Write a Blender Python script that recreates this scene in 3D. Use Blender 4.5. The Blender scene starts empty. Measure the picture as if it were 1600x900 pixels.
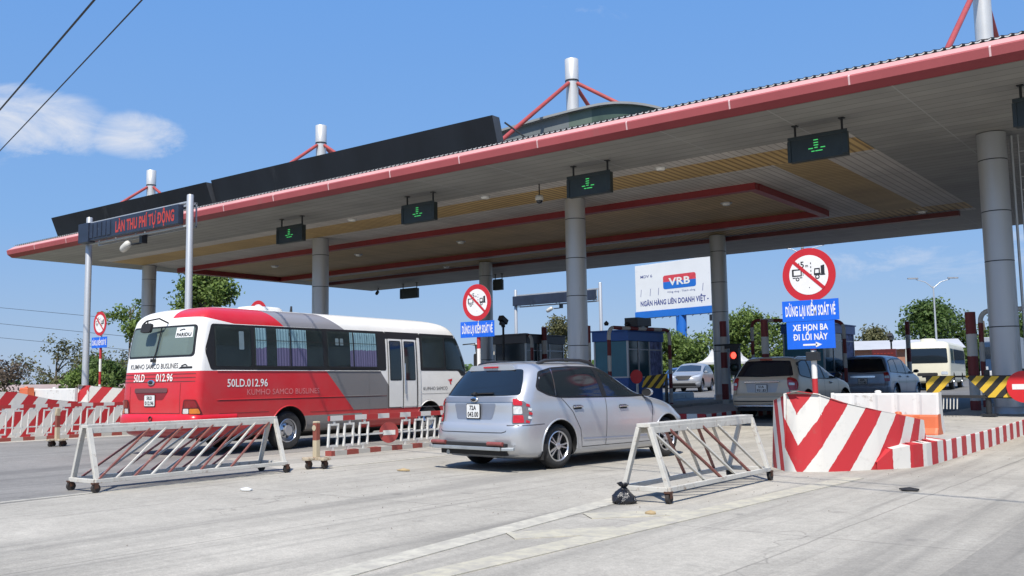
import bpy, bmesh, math, random
import numpy as np
from mathutils import Vector, Matrix
from mathutils.bvhtree import BVHTree
from mathutils.geometry import tessellate_polygon
from math import sin, cos, pi, radians, sqrt, atan2

random.seed(7)
SC = bpy.context.scene
COL = SC.collection

# ------------------------------------------------------------------ camera, sky, sun, exposure
CAM_H = 1.25
cam_d = bpy.data.cameras.new('camera')
cam_d.sensor_width = 36.0
cam_d.lens = 36.0 * 1486.24 / 1600.0
cam_d.clip_end = 6000
cam_d.clip_start = 0.05
cam = bpy.data.objects.new('camera', cam_d)
COL.objects.link(cam)
PSI, PIT, ROL = radians(37.551), radians(5.73), radians(-0.932)
_f = Vector((-sin(PSI) * cos(PIT), cos(PSI) * cos(PIT), sin(PIT)))
_r = Vector((cos(PSI), sin(PSI), 0))
_u = _r.cross(_f)
_cx = _r * cos(ROL) + _u * sin(ROL)
_cy = -_r * sin(ROL) + _u * cos(ROL)
_m = Matrix((_cx, _cy, -_f)).transposed().to_4x4()
_m.translation = (0, 0, CAM_H)
cam.matrix_world = _m
SC.camera = cam

SUN = Vector((0.30, -0.65, 1.0)).normalized()
SKY_STRENGTH, SUN_STRENGTH, EXPOSURE = 0.10, 3.9, 0.72
world = bpy.data.worlds.new('World')
SC.world = world
world.use_nodes = True
wn = world.node_tree
wn.nodes.clear()
w_out = wn.nodes.new('ShaderNodeOutputWorld')
w_bg = wn.nodes.new('ShaderNodeBackground')
sky = wn.nodes.new('ShaderNodeTexSky')
sky.sky_type = 'NISHITA'
sky.sun_disc = False
sky.sun_elevation = math.asin(SUN.z)
sky.sun_rotation = atan2(SUN.x, SUN.y)
sky.air_density = 1.0
sky.dust_density = 0.4
sky.ozone_density = 2.2
w_bg.inputs['Strength'].default_value = SKY_STRENGTH


def _math(nt, op, a, b=None, clamp=False):
    n = nt.nodes.new('ShaderNodeMath')
    n.operation = op
    n.use_clamp = clamp
    for i, v in enumerate((a, b)):
        if v is None:
            continue
        if isinstance(v, (int, float)):
            n.inputs[i].default_value = v
        else:
            nt.links.new(v, n.inputs[i])
    return n.outputs[0]


# thin clouds of the sky: noise over the sky's direction, kept to a few patches of the sky
tc = wn.nodes.new('ShaderNodeTexCoord')
_mp = wn.nodes.new('ShaderNodeMapping')
_mp.inputs['Scale'].default_value = (1, 1, 2.6)
wn.links.new(tc.outputs['Generated'], _mp.inputs['Vector'])
_nz = wn.nodes.new('ShaderNodeTexNoise')
_nz.inputs['Scale'].default_value = 11.0
_nz.inputs['Detail'].default_value = 9.0
_nz.inputs['Roughness'].default_value = 0.66
_nz.inputs['Distortion'].default_value = 0.5
wn.links.new(_mp.outputs[0], _nz.inputs['Vector'])


def sky_patch(d, sx, sz):
    """soft patch of sky around a direction, sx wide along the horizon and sz high"""
    d = Vector(d).normalized()
    t = Vector((d.y, -d.x, 0)).normalized()
    up = t.cross(d)
    outs = []
    for ax, s in ((t, sx), (up, sz)):
        vm = wn.nodes.new('ShaderNodeVectorMath')
        vm.operation = 'DOT_PRODUCT'
        vm.inputs[1].default_value = ax
        wn.links.new(tc.outputs['Generated'], vm.inputs[0])
        q = _math(wn, 'DIVIDE', vm.outputs['Value'], s)
        outs.append(_math(wn, 'MULTIPLY', q, q))
    vm = wn.nodes.new('ShaderNodeVectorMath')
    vm.operation = 'DOT_PRODUCT'
    vm.inputs[1].default_value = d
    wn.links.new(tc.outputs['Generated'], vm.inputs[0])
    front = _math(wn, 'GREATER_THAN', vm.outputs['Value'], 0.0)
    s = _math(wn, 'ADD', outs[0], outs[1])
    return _math(wn, 'MULTIPLY', _math(wn, 'SUBTRACT', 1.0, s, True), front)


def _dir(px, py):
    v = _cx * ((px - 800) / 1486.24) + _cy * ((450 - py) / 1486.24) + _f
    return v.normalized()


_mask = None
for (dx, dy, sx, sz, k) in ((40, 190, .088, .040, 1.0), (212, 214, .056, .028, .95), (-150, 180, .12, .05, 1.0),
                            (1430, 400, .14, .035, .42), (1640, 380, .10, .04, .5), (860, 20, .12, .02, .22),
                            (560, 470, .3, .03, .12), (2100, 200, .3, .08, .8), (-900, 150, .35, .07, .8)):
    p = _math(wn, 'MULTIPLY', sky_patch(_dir(dx, dy), sx, sz), k)
    _mask = p if _mask is None else _math(wn, 'MAXIMUM', _mask, p)
_cl = _math(wn, 'ADD', _math(wn, 'MULTIPLY', _math(wn, 'SUBTRACT', _nz.outputs['Fac'], 0.5), 1.7), _math(wn, 'MULTIPLY', _mask, 0.75))
_cl = _math(wn, 'MULTIPLY', _math(wn, 'SUBTRACT', _cl, 0.22, True), 1.7, True)
_cl = _math(wn, 'MULTIPLY', _math(wn, 'MULTIPLY', _cl, _math(wn, 'MULTIPLY', _mask, 2.5, True)), 0.88)
# the clear tropical blue: the physical sky blended with a blue that pales towards the horizon
_sz = wn.nodes.new('ShaderNodeSeparateXYZ')
wn.links.new(tc.outputs['Generated'], _sz.inputs[0])
_rp = wn.nodes.new('ShaderNodeValToRGB')
_rp.color_ramp.elements[0].position = 0.0
_rp.color_ramp.elements[0].color = (.33, .45, .68, 1)
_rp.color_ramp.elements[1].position = 1.0
_rp.color_ramp.elements[1].color = (.085, .25, .66, 1)
for _p, _c in ((.07, (.27, .425, .71, 1)), (.16, (.205, .41, .78, 1)), (.40, (.15, .37, .83, 1))):
    _e = _rp.color_ramp.elements.new(_p)
    _e.color = _c
wn.links.new(_sz.outputs[2], _rp.inputs['Fac'])
_sc = wn.nodes.new('ShaderNodeVectorMath')
_sc.operation = 'SCALE'
_sc.inputs['Scale'].default_value = 6.0
wn.links.new(_rp.outputs['Color'], _sc.inputs[0])
hs = wn.nodes.new('ShaderNodeMix')
hs.data_type = 'RGBA'
hs.inputs['Factor'].default_value = 0.85
wn.links.new(sky.outputs[0], hs.inputs['A'])
wn.links.new(_sc.outputs[0], hs.inputs['B'])
_mx = wn.nodes.new('ShaderNodeMix')
_mx.data_type = 'RGBA'
wn.links.new(_cl, _mx.inputs['Factor'])
wn.links.new(hs.outputs['Result'], _mx.inputs['A'])
_mx.inputs['B'].default_value = (4.5, 4.75, 5.3, 1)
wn.links.new(_mx.outputs['Result'], w_bg.inputs['Color'])
wn.links.new(w_bg.outputs[0], w_out.inputs['Surface'])

sun_d = bpy.data.lights.new('sun', 'SUN')
sun_d.energy = SUN_STRENGTH
sun_d.angle = radians(0.53)
sun_d.color = (1.0, 0.945, 0.86)
sun = bpy.data.objects.new('sun', sun_d)
COL.objects.link(sun)
sun.rotation_euler = (-SUN).to_track_quat('-Z', 'Y').to_euler()
sun.location = SUN * 60
SC.view_settings.view_transform = 'Standard'
SC.view_settings.look = 'None'
SC.view_settings.gamma = 1.0
SC.view_settings.use_curve_mapping = False
SC.view_settings.exposure = EXPOSURE
SC.cycles.max_bounces = 8
SC.cycles.diffuse_bounces = 4
SC.cycles.glossy_bounces = 4
SC.cycles.transparent_max_bounces = 12
SC.cycles.transmission_bounces = 4
SC.cycles.caustics_reflective = False
SC.cycles.caustics_refractive = False
SC.cycles.sample_clamp_indirect = 6.0


# ------------------------------------------------------------------ materials
def lin(r, g, b):
    o = []
    for c in (r, g, b):
        c /= 255.0
        o.append(c / 12.92 if c <= 0.04045 else ((c + 0.055) / 1.055) ** 2.4)
    return tuple(o)


_MC = {}


def mat(name, rgb, rough=0.55, metal=0.0, var=0.18, scale=3.0, bump=0.0, coat=0.0, spec=0.5, dirt=None, dirt_amt=0.0,
        emit=None, emit_s=0.0, streak=False, fine=None):
    """base colour broken up by two layers of noise, optional dirt and bump"""
    if name in _MC:
        return _MC[name]
    m = bpy.data.materials.new(name)
    m.use_nodes = True
    nt = m.node_tree
    b = nt.nodes['Principled BSDF']
    b.inputs['Roughness'].default_value = rough
    b.inputs['Metallic'].default_value = metal
    b.inputs['Specular IOR Level'].default_value = spec
    if coat:
        b.inputs['Coat Weight'].default_value = coat
        b.inputs['Coat Roughness'].default_value = 0.06
    t = nt.nodes.new('ShaderNodeTexCoord')
    n1 = nt.nodes.new('ShaderNodeTexNoise')
    n1.inputs['Scale'].default_value = scale
    n1.inputs['Detail'].default_value = 8
    n1.inputs['Roughness'].default_value = 0.62
    vec = t.outputs['Object']
    if streak:
        mp = nt.nodes.new('ShaderNodeMapping')
        mp.inputs['Scale'].default_value = (1, 1, 0.12)
        nt.links.new(vec, mp.inputs['Vector'])
        vec = mp.outputs[0]
    nt.links.new(vec, n1.inputs['Vector'])
    mr = nt.nodes.new('ShaderNodeMapRange')
    mr.inputs['From Min'].default_value = 0.28
    mr.inputs['From Max'].default_value = 0.72
    mr.inputs['To Min'].default_value = 1 - var
    mr.inputs['To Max'].default_value = 1 + var
    nt.links.new(n1.outputs['Fac'], mr.inputs['Value'])
    vm = nt.nodes.new('ShaderNodeVectorMath')
    vm.operation = 'SCALE'
    vm.inputs[0].default_value = rgb[:3]
    nt.links.new(mr.outputs[0], vm.inputs['Scale'])
    col = vm.outputs[0]
    if dirt:
        n2 = nt.nodes.new('ShaderNodeTexNoise')
        n2.inputs['Scale'].default_value = scale * 2.3
        n2.inputs['Detail'].default_value = 10
        n2.inputs['Roughness'].default_value = 0.7
        nt.links.new(vec, n2.inputs['Vector'])
        r2 = nt.nodes.new('ShaderNodeMapRange')
        r2.inputs['From Min'].default_value = 0.72 - dirt_amt * 0.4
        r2.inputs['From Max'].default_value = 0.80 - dirt_amt * 0.2
        nt.links.new(n2.outputs['Fac'], r2.inputs['Value'])
        mx = nt.nodes.new('ShaderNodeMix')
        mx.data_type = 'RGBA'
        nt.links.new(r2.outputs[0], mx.inputs['Factor'])
        nt.links.new(col, mx.inputs['A'])
        mx.inputs['B'].default_value = (*dirt, 1)
        col = mx.outputs['Result']
    nt.links.new(col, b.inputs['Base Color'])
    if bump:
        bp = nt.nodes.new('ShaderNodeBump')
        bp.inputs['Strength'].default_value = bump
        bp.inputs['Distance'].default_value = 0.01
        n3 = nt.nodes.new('ShaderNodeTexNoise')
        n3.inputs['Scale'].default_value = fine or scale * 12
        n3.inputs['Detail'].default_value = 6
        nt.links.new(t.outputs['Object'], n3.inputs['Vector'])
        nt.links.new(n3.outputs['Fac'], bp.inputs['Height'])
        nt.links.new(bp.outputs[0], b.inputs['Normal'])
    if emit:
        b.inputs['Emission Color'].default_value = (*emit, 1)
        b.inputs['Emission Strength'].default_value = emit_s
    _MC[name] = m
    return m


def stripe_mat(name, ca, cb, period, k=0.0, phase=0.0, rough=0.6, wear=0.25, duty=0.5, dirt=(.16, .13, .1)):
    """two paint colours in bands over the surface's own UV (u = metres along, v = metres up): band = u - k v"""
    if name in _MC:
        return _MC[name]
    m = bpy.data.materials.new(name)
    m.use_nodes = True
    nt = m.node_tree
    b = nt.nodes['Principled BSDF']
    b.inputs['Roughness'].default_value = rough
    t = nt.nodes.new('ShaderNodeTexCoord')
    sp = nt.nodes.new('ShaderNodeSeparateXYZ')
    nt.links.new(t.outputs['UV'], sp.inputs[0])
    nz = nt.nodes.new('ShaderNodeTexNoise')
    nz.inputs['Scale'].default_value = 14
    nz.inputs['Detail'].default_value = 6
    nt.links.new(t.outputs['Object'], nz.inputs['Vector'])
    v = _math(nt, 'SUBTRACT', sp.outputs[0], _math(nt, 'MULTIPLY', sp.outputs[1], k))
    v = _math(nt, 'ADD', v, _math(nt, 'MULTIPLY', _math(nt, 'SUBTRACT', nz.outputs['Fac'], 0.5), 0.035))
    v = _math(nt, 'FRACT', _math(nt, 'ADD', _math(nt, 'DIVIDE', v, period), phase + 100.0))
    s = _math(nt, 'LESS_THAN', v, duty)
    mx = nt.nodes.new('ShaderNodeMix')
    mx.data_type = 'RGBA'
    nt.links.new(s, mx.inputs['Factor'])
    mx.inputs['A'].default_value = (*cb, 1)
    mx.inputs['B'].default_value = (*ca, 1)
    n2 = nt.nodes.new('ShaderNodeTexNoise')
    n2.inputs['Scale'].default_value = 5
    n2.inputs['Detail'].default_value = 12
    n2.inputs['Roughness'].default_value = 0.72
    nt.links.new(t.outputs['Object'], n2.inputs['Vector'])
    r2 = nt.nodes.new('ShaderNodeMapRange')
    r2.inputs['From Min'].default_value = 0.56
    r2.inputs['From Max'].default_value = 0.86
    r2.inputs['To Max'].default_value = wear * 1.6
    nt.links.new(n2.outputs['Fac'], r2.inputs['Value'])
    m2 = nt.nodes.new('ShaderNodeMix')
    m2.data_type = 'RGBA'
    nt.links.new(r2.outputs[0], m2.inputs['Factor'])
    nt.links.new(mx.outputs['Result'], m2.inputs['A'])
    m2.inputs['B'].default_value = (*dirt, 1)
    nt.links.new(m2.outputs['Result'], b.inputs['Base Color'])
    bp = nt.nodes.new('ShaderNodeBump')
    bp.inputs['Strength'].default_value = 0.25
    bp.inputs['Distance'].default_value = 0.01
    nt.links.new(n2.outputs['Fac'], bp.inputs['Height'])
    nt.links.new(bp.outputs[0], b.inputs['Normal'])
    _MC[name] = m
    return m


def glass_mat(name, rgb=(.012, .016, .02), rough=0.04, alpha=1.0):
    if name in _MC:
        return _MC[name]
    m = bpy.data.materials.new(name)
    m.use_nodes = True
    nt = m.node_tree
    b = nt.nodes['Principled BSDF']
    t = nt.nodes.new('ShaderNodeTexCoord')
    n = nt.nodes.new('ShaderNodeTexNoise')
    n.inputs['Scale'].default_value = 1.5
    n.inputs['Detail'].default_value = 5
    nt.links.new(t.outputs['Object'], n.inputs['Vector'])
    mr = nt.nodes.new('ShaderNodeMapRange')
    mr.inputs['To Min'].default_value = rough
    mr.inputs['To Max'].default_value = rough + 0.10
    nt.links.new(n.outputs['Fac'], mr.inputs['Value'])
    nt.links.new(mr.outputs[0], b.inputs['Roughness'])
    b.inputs['Base Color'].default_value = (*rgb, 1)
    b.inputs['Specular IOR Level'].default_value = 0.6
    if alpha < 1:
        b.inputs['Alpha'].default_value = alpha
    _MC[name] = m
    return m


RED_P = (.40, .022, .026)
WHITE_P = (.72, .71, .67)


# ------------------------------------------------------------------ mesh builder
class MB:
    def __init__(s):
        s.v, s.f, s.m, s.uv, s.sm = [], [], [], [], []

    def face(s, pts, m=0, uv=None, sm=False):
        i = len(s.v)
        s.v += [tuple(p) for p in pts]
        s.f.append(tuple(range(i, i + len(pts))))
        s.m.append(m)
        s.uv.append(uv)
        s.sm.append(sm)

    def grid(s, P, m=0, closed_u=False, closed_v=False, uv=None, sm=True, flip=False):
        """P[i][j] points; shared verts"""
        nu, nv = len(P), len(P[0])
        base = len(s.v)
        for row in P:
            s.v += [tuple(p) for p in row]
        for i in range(nu if closed_u else nu - 1):
            for j in range(nv if closed_v else nv - 1):
                i2, j2 = (i + 1) % nu, (j + 1) % nv
                q = [base + i * nv + j, base + i2 * nv + j, base + i2 * nv + j2, base + i * nv + j2]
                if uv:
                    ii, jj = i + 1, j + 1
                    u = [uv(i, j), uv(ii, j), uv(ii, jj), uv(i, jj)]
                else:
                    u = None
                if flip:
                    q.reverse()
                    if u:
                        u.reverse()
                s.f.append(tuple(q))
                s.m.append(m(i, j) if callable(m) else m)
                s.uv.append(u)
                s.sm.append(sm)

    def box(s, c, size, m=0, R=None, uvax=None):
        hx, hy, hz = size[0] / 2, size[1] / 2, size[2] / 2
        c = Vector(c)
        K = [Vector((x, y, z)) for x in (-hx, hx) for y in (-hy, hy) for z in (-hz, hz)]
        W = [c + (R @ k if R is not None else k) for k in K]
        for q in ((0, 1, 3, 2), (4, 6, 7, 5), (0, 4, 5, 1), (2, 3, 7, 6), (0, 2, 6, 4), (1, 5, 7, 3)):
            uv = None
            if uvax is not None:
                uv = [(K[i][uvax[0]] + size[uvax[0]] / 2, K[i][uvax[1]]) for i in q]
            s.face([W[i] for i in q], m, uv)

    def bx(s, x0, x1, y0, y1, z0, z1, m=0, uvax=None):
        s.box(((x0 + x1) / 2, (y0 + y1) / 2, (z0 + z1) / 2), (x1 - x0, y1 - y0, z1 - z0), m, None, uvax)

    def beam(s, p, q, w, h, m=0, up=(0, 0, 1), stripes=False):
        p, q = Vector(p), Vector(q)
        d = (q - p)
        L = d.length
        d.normalize()
        up = Vector(up)
        if abs(d.dot(up)) > .98:
            up = Vector((0, 1, 0))
        x = d.cross(up).normalized()
        z = x.cross(d)
        R = Matrix((x, d, z)).transposed()
        s.box((p + q) / 2, (w, L, h), m, R, (1, 2) if stripes else None)

    def tube(s, pts, r, n=12, m=0, caps=True, u0=0.0):
        pts = [Vector(p) for p in pts]
        rs = r if isinstance(r, (list, tuple)) else [r] * len(pts)
        rows, lens, L = [], [], u0
        prev = None
        for i, p in enumerate(pts):
            d = (pts[min(i + 1, len(pts) - 1)] - pts[max(i - 1, 0)]).normalized()
            if prev is None:
                a = Vector((0, 0, 1)) if abs(d.z) < .9 else Vector((1, 0, 0))
                x = d.cross(a).normalized()
            else:
                x = (prev - d * prev.dot(d)).normalized()
            prev = x
            y = d.cross(x)
            if i:
                L += (p - pts[i - 1]).length
            lens.append(L)
            rows.append([p + (x * cos(2 * pi * k / n) + y * sin(2 * pi * k / n)) * rs[i] for k in range(n)])
        s.grid(rows, m, closed_v=True, uv=lambda i, j: (lens[min(i, len(lens) - 1)], j / n))
        if caps:
            s.face(rows[0][::-1], m, [(lens[0] + .001, 0)] * n)
            s.face(rows[-1], m, [(lens[-1] - .001, 0)] * n)

    def lathe(s, prof, n=24, m=0, M=None, cap=False, sm=True):
        rows = []
        for r, z in prof:
            row = [Vector((r * cos(2 * pi * k / n), r * sin(2 * pi * k / n), z)) for k in range(n)]
            if M is not None:
                row = [M @ p for p in row]
            rows.append(row)
        s.grid(rows, m, closed_v=True, sm=sm)
        if cap:
            s.face(rows[0][::-1], m)
            s.face(rows[-1], m)

    def prism(s, poly, d, m=0, M=None, side_m=None):
        """poly in local XY, from z=0 to z=d"""
        a = [Vector((p[0], p[1], 0)) for p in poly]
        b = [Vector((p[0], p[1], d)) for p in poly]
        if M is not None:
            a = [M @ p for p in a]
            b = [M @ p for p in b]
        s.face(a[::-1], m)
        s.face(b, m)
        sm = m if side_m is None else side_m
        for i in range(len(a)):
            j = (i + 1) % len(a)
            s.face([a[i], a[j], b[j], b[i]], sm)

    def text(s, txt, h, m=0, M=None, width=None, bold=0.02, align='C', shear=0.0):
        vs, fs, w = text2d(txt, bold, shear)
        sx = h
        if width:
            sx = width / max(w, 1e-6)
        off = {'C': -w / 2, 'L': 0.0, 'R': -w}[align]
        base = len(s.v)
        for x, y in vs:
            p = Vector(((x + off) * sx, y * h, 0))
            s.v.append(tuple(M @ p if M is not None else p))
        for f in fs:
            s.f.append(tuple(base + i for i in f))
            s.m.append(m)
            s.uv.append(None)
            s.sm.append(False)

    def build(s, name, mats, parent=None, loc=None, rz=None, bevel=0.0, angle=None, seg=2):
        me = bpy.data.meshes.new(name)
        me.from_pydata(s.v, [], s.f)
        if not isinstance(mats, (list, tuple)):
            mats = [mats]
        for x in mats:
            me.materials.append(x)
        me.polygons.foreach_set('material_index', s.m)
        me.polygons.foreach_set('use_smooth', s.sm)
        if any(u is not None for u in s.uv):
            l = me.uv_layers.new(name='UVMap')
            k = 0
            for f, u in zip(s.f, s.uv):
                for j in range(len(f)):
                    if u is not None:
                        l.data[k].uv = u[j]
                    k += 1
        me.validate()
        me.update()
        if angle is not None:
            bmm = bmesh.new()
            bmm.from_mesh(me)
            bmesh.ops.remove_doubles(bmm, verts=bmm.verts, dist=1e-5)
            bmm.to_mesh(me)
            bmm.free()
            me.polygons.foreach_set('use_smooth', [True] * len(me.polygons))
            me.set_sharp_from_angle(angle=radians(angle))
        o = bpy.data.objects.new(name, me)
        COL.objects.link(o)
        if bevel:
            bmm = bmesh.new()
            bmm.from_mesh(me)
            bmesh.ops.remove_doubles(bmm, verts=bmm.verts, dist=1e-5)
            bmm.to_mesh(me)
            bmm.free()
            md = o.modifiers.new('edge', 'BEVEL')
            md.width = bevel
            md.segments = seg
            md.limit_method = 'ANGLE'
            md.angle_limit = radians(35)
        if parent is not None:
            o.parent = parent
        if loc is not None:
            o.location = loc
        if rz is not None:
            o.rotation_euler = (0, 0, rz)
        return o


_TXT = {}


def text2d(txt, bold=0.02, shear=0.0):
    """flat faces of a line of lettering, cap height 1; returns verts, faces, width"""
    key = (txt, bold, shear)
    if key in _TXT:
        return _TXT[key]
    cu = bpy.data.curves.new('lettering', 'FONT')
    cu.body = txt.replace('\u0110', 'D')
    cu.space_character = 1.0 + 1.6 * max(bold, 0)
    cu.size = 1.0
    cu.offset = bold
    cu.shear = shear
    cu.resolution_u = 3
    ob = bpy.data.objects.new('lettering', cu)
    COL.objects.link(ob)
    dg = bpy.context.evaluated_depsgraph_get()
    me = bpy.data.meshes.new_from_object(ob.evaluated_get(dg))
    cap = 0.73
    vs = [(v.co.x / cap, v.co.y / cap) for v in me.vertices]
    fs = [tuple(p.vertices) for p in me.polygons]
    bpy.data.objects.remove(ob)
    bpy.data.curves.remove(cu)
    bpy.data.meshes.remove(me)
    x0 = min(v[0] for v in vs)
    vs = [(x - x0, y) for x, y in vs]
    w = max(v[0] for v in vs)
    for i, ch in enumerate(txt):        # the crossbar of the barred D is laid beside its stem
        if ch == '\u0110':
            wd = text2d('D', bold, shear)[2]
            xl = text2d(txt[:i].replace('\u0110', 'D') + 'D', bold, shear)[2] - wd if i else 0.0
            for a, b in ((-.13, -.005), (.21 + bold, .40)):
                k = len(vs)
                vs += [(xl + a, .42), (xl + b, .42), (xl + b, .56), (xl + a, .56)]
                fs.append((k, k + 1, k + 2, k + 3))
    _TXT[key] = (vs, fs, w)
    return _TXT[key]


def tag(o, label, cat, group=None, kind=None):
    o['label'] = label
    o['category'] = cat
    if group:
        o['group'] = group
    if kind:
        o['kind'] = kind
    return o


def structure(o):
    o['kind'] = 'structure'
    return o


def empty(name, loc=(0, 0, 0), rz=0.0):
    o = bpy.data.objects.new(name, None)
    o.empty_display_size = 0.2
    COL.objects.link(o)
    o.location = loc
    o.rotation_euler = (0, 0, rz)
    return o


def copy_tree(o, parent=None):
    c = o.copy()
    COL.objects.link(c)
    c.parent = parent
    for ch in list(o.children):
        copy_tree(ch, c)
    return c


def front_M(x, y, z):
    """lettering plane: text right = +X, text up = +Z, facing -Y"""
    return Matrix(((1, 0, 0, x), (0, 0, -1, y), (0, 1, 0, z), (0, 0, 0, 1)))


def gz(Y):
    """height of the ground: flat in front, a gentle rise through the toll plaza"""
    if Y < 16:
        return 0.0
    if Y < 20:
        return 0.015 * (Y - 16) ** 2 / 8
    return min(0.8, 0.015 * (Y - 18))


# ------------------------------------------------------------------ ground
def pavement_mat(name, base, streak_c, crack=0.6, joints=True, fine_s=60.0, streak_amt=.5):
    m = bpy.data.materials.new(name)
    m.use_nodes = True
    nt = m.node_tree
    L = nt.links
    b = nt.nodes['Principled BSDF']
    b.inputs['Roughness'].default_value = 0.85
    b.inputs['Specular IOR Level'].default_value = 0.3
    t = nt.nodes.new('ShaderNodeTexCoord')

    def noise(scale, mp=(1, 1, 1), det=8, rough=.6, dist=0.0):
        n = nt.nodes.new('ShaderNodeTexNoise')
        n.inputs['Scale'].default_value = scale
        n.inputs['Detail'].default_value = det
        n.inputs['Roughness'].default_value = rough
        n.inputs['Distortion'].default_value = dist
        q = nt.nodes.new('ShaderNodeMapping')
        q.inputs['Scale'].default_value = mp
        L.new(t.outputs['Object'], q.inputs['Vector'])
        L.new(q.outputs[0], n.inputs['Vector'])
        return n.outputs['Fac']

    def rng(v, a, bb, c, d):
        r = nt.nodes.new('ShaderNodeMapRange')
        for k, x in zip(('From Min', 'From Max', 'To Min', 'To Max'), (a, bb, c, d)):
            r.inputs[k].default_value = x
        L.new(v, r.inputs['Value'])
        return r.outputs[0]

    def mixc(fac, a, c):
        x = nt.nodes.new('ShaderNodeMix')
        x.data_type = 'RGBA'
        L.new(fac, x.inputs['Factor'])
        if isinstance(a, tuple):
            x.inputs['A'].default_value = (*a, 1)
        else:
            L.new(a, x.inputs['A'])
        x.inputs['B'].default_value = (*c, 1)
        return x.outputs['Result']

    big = rng(noise(.35, det=10, rough=.65), .3, .7, .76, 1.16)
    fine = _math(nt, 'MULTIPLY', rng(noise(fine_s, det=4, rough=.7), .25, .75, .78, 1.22), rng(noise(fine_s * .3, det=5, rough=.75), .28, .72, .88, 1.12))
    mid = rng(noise(4.5, det=10, rough=.72), .3, .7, .90, 1.10)
    f = _math(nt, 'MULTIPLY', _math(nt, 'MULTIPLY', big, fine), mid)
    vm = nt.nodes.new('ShaderNodeVectorMath')
    vm.operation = 'SCALE'
    vm.inputs[0].default_value = base
    L.new(f, vm.inputs['Scale'])
    col = vm.outputs[0]
    # tyre wear drawn out along the traffic's direction
    st = rng(noise(1.0, (1.15, .055, 1), det=6, rough=.6, dist=.4), .50, .74, 0, streak_amt)
    col = mixc(st, col, streak_c)
    st2 = rng(noise(1.0, (5.0, .16, 1), det=5, rough=.65), .56, .72, 0, streak_amt * .55)
    col = mixc(st2, col, streak_c)
    # oil and dirt blots
    bl = rng(noise(1.7, det=7, rough=.6), .64, .73, 0, .5)
    col = mixc(bl, col, (.10, .095, .09))
    if joints:
        sp = nt.nodes.new('ShaderNodeSeparateXYZ')
        L.new(t.outputs['Object'], sp.inputs[0])
        wob = _math(nt, 'MULTIPLY', _math(nt, 'SUBTRACT', noise(1.5), .5), .06)
        for o_, per, off in ((0, 4.1, .72), (1, 6.3, 1.9)):
            v = _math(nt, 'ADD', sp.outputs[o_], wob)
            v = _math(nt, 'FRACT', _math(nt, 'ADD', _math(nt, 'DIVIDE', v, per), 50 + off / per))
            v = _math(nt, 'ABSOLUTE', _math(nt, 'SUBTRACT', v, .5))
            j = rng(v, .004 / per, .016 / per, .38, 0)
            col = mixc(j, col, (.07, .065, .06))
    vo = nt.nodes.new('ShaderNodeTexVoronoi')
    vo.feature = 'DISTANCE_TO_EDGE'
    vo.inputs['Scale'].default_value = .30
    mp = nt.nodes.new('ShaderNodeVectorMath')
    mp.operation = 'MULTIPLY_ADD'
    nn = nt.nodes.new('ShaderNodeTexNoise')
    nn.inputs['Scale'].default_value = 1.2
    nn.inputs['Detail'].default_value = 8
    L.new(t.outputs['Object'], nn.inputs['Vector'])
    L.new(nn.outputs['Color'], mp.inputs[0])
    mp.inputs[1].default_value = (1.3, 1.3, 0)
    L.new(t.outputs['Object'], mp.inputs[2])
    L.new(mp.outputs[0], vo.inputs['Vector'])
    cr = rng(vo.outputs['Distance'], .0, .005, crack, 0)
    cr = _math(nt, 'MULTIPLY', cr, rng(noise(.5), .48, .6, 0, 1))
    col = mixc(cr, col, (.07, .065, .06))
    L.new(col, b.inputs['Base Color'])
    bp = nt.nodes.new('ShaderNodeBump')
    bp.inputs['Strength'].default_value = .35
    bp.inputs['Distance'].default_value = .008
    L.new(_math(nt, 'ADD', noise(fine_s * .7, det=6), noise(6, det=6)), bp.inputs['Height'])
    L.new(bp.outputs[0], b.inputs['Normal'])
    return m


M_CONC = pavement_mat('pale concrete paving', (.375, .352, .305), (.145, .138, .125), .45, True, streak_amt=.85)
M_ASPH = pavement_mat('worn asphalt', (.235, .226, .21), (.10, .097, .093), .4, False, streak_amt=.8)
M_PLAZA = pavement_mat('plaza asphalt', (.15, .147, .142), (.08, .08, .08), .3, False, streak_amt=.6)
M_GRASS = mat('dry grass ground', (.13, .14, .065), .9, 0, .35, .4, .4)
M_ISL = mat('island concrete', (.36, .345, .315), .85, 0, .16, 2.0, .4, dirt=(.15, .14, .125), dirt_amt=.45)


def ysheet(name, m, x0, x1, ys, dz, nx=2):
    mb = MB()
    P = [[(x0 + (x1 - x0) * i / (nx - 1), y, gz(y) + dz) for y in ys] for i in range(nx)]
    mb.grid(P, 0, sm=True, flip=True)
    return mb.build(name, m)


_ys = [-60, 0, 8, 16, 17, 18, 19, 20, 24, 30, 40, 50, 60, 70, 71.3, 72, 90, 150]
structure(ysheet('ground', M_GRASS, -2500, 2500, [-600] + _ys[1:] + [400, 1000, 4000], -0.03))
structure(ysheet('road', M_CONC, -46, 40, _ys[:9] + [24.3], 0.0))
structure(ysheet('toll_road', M_PLAZA, -60, 40, [24.3, 26, 30, 40, 50, 60, 70, 71.3, 72, 90, 150], 0.0))
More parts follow.
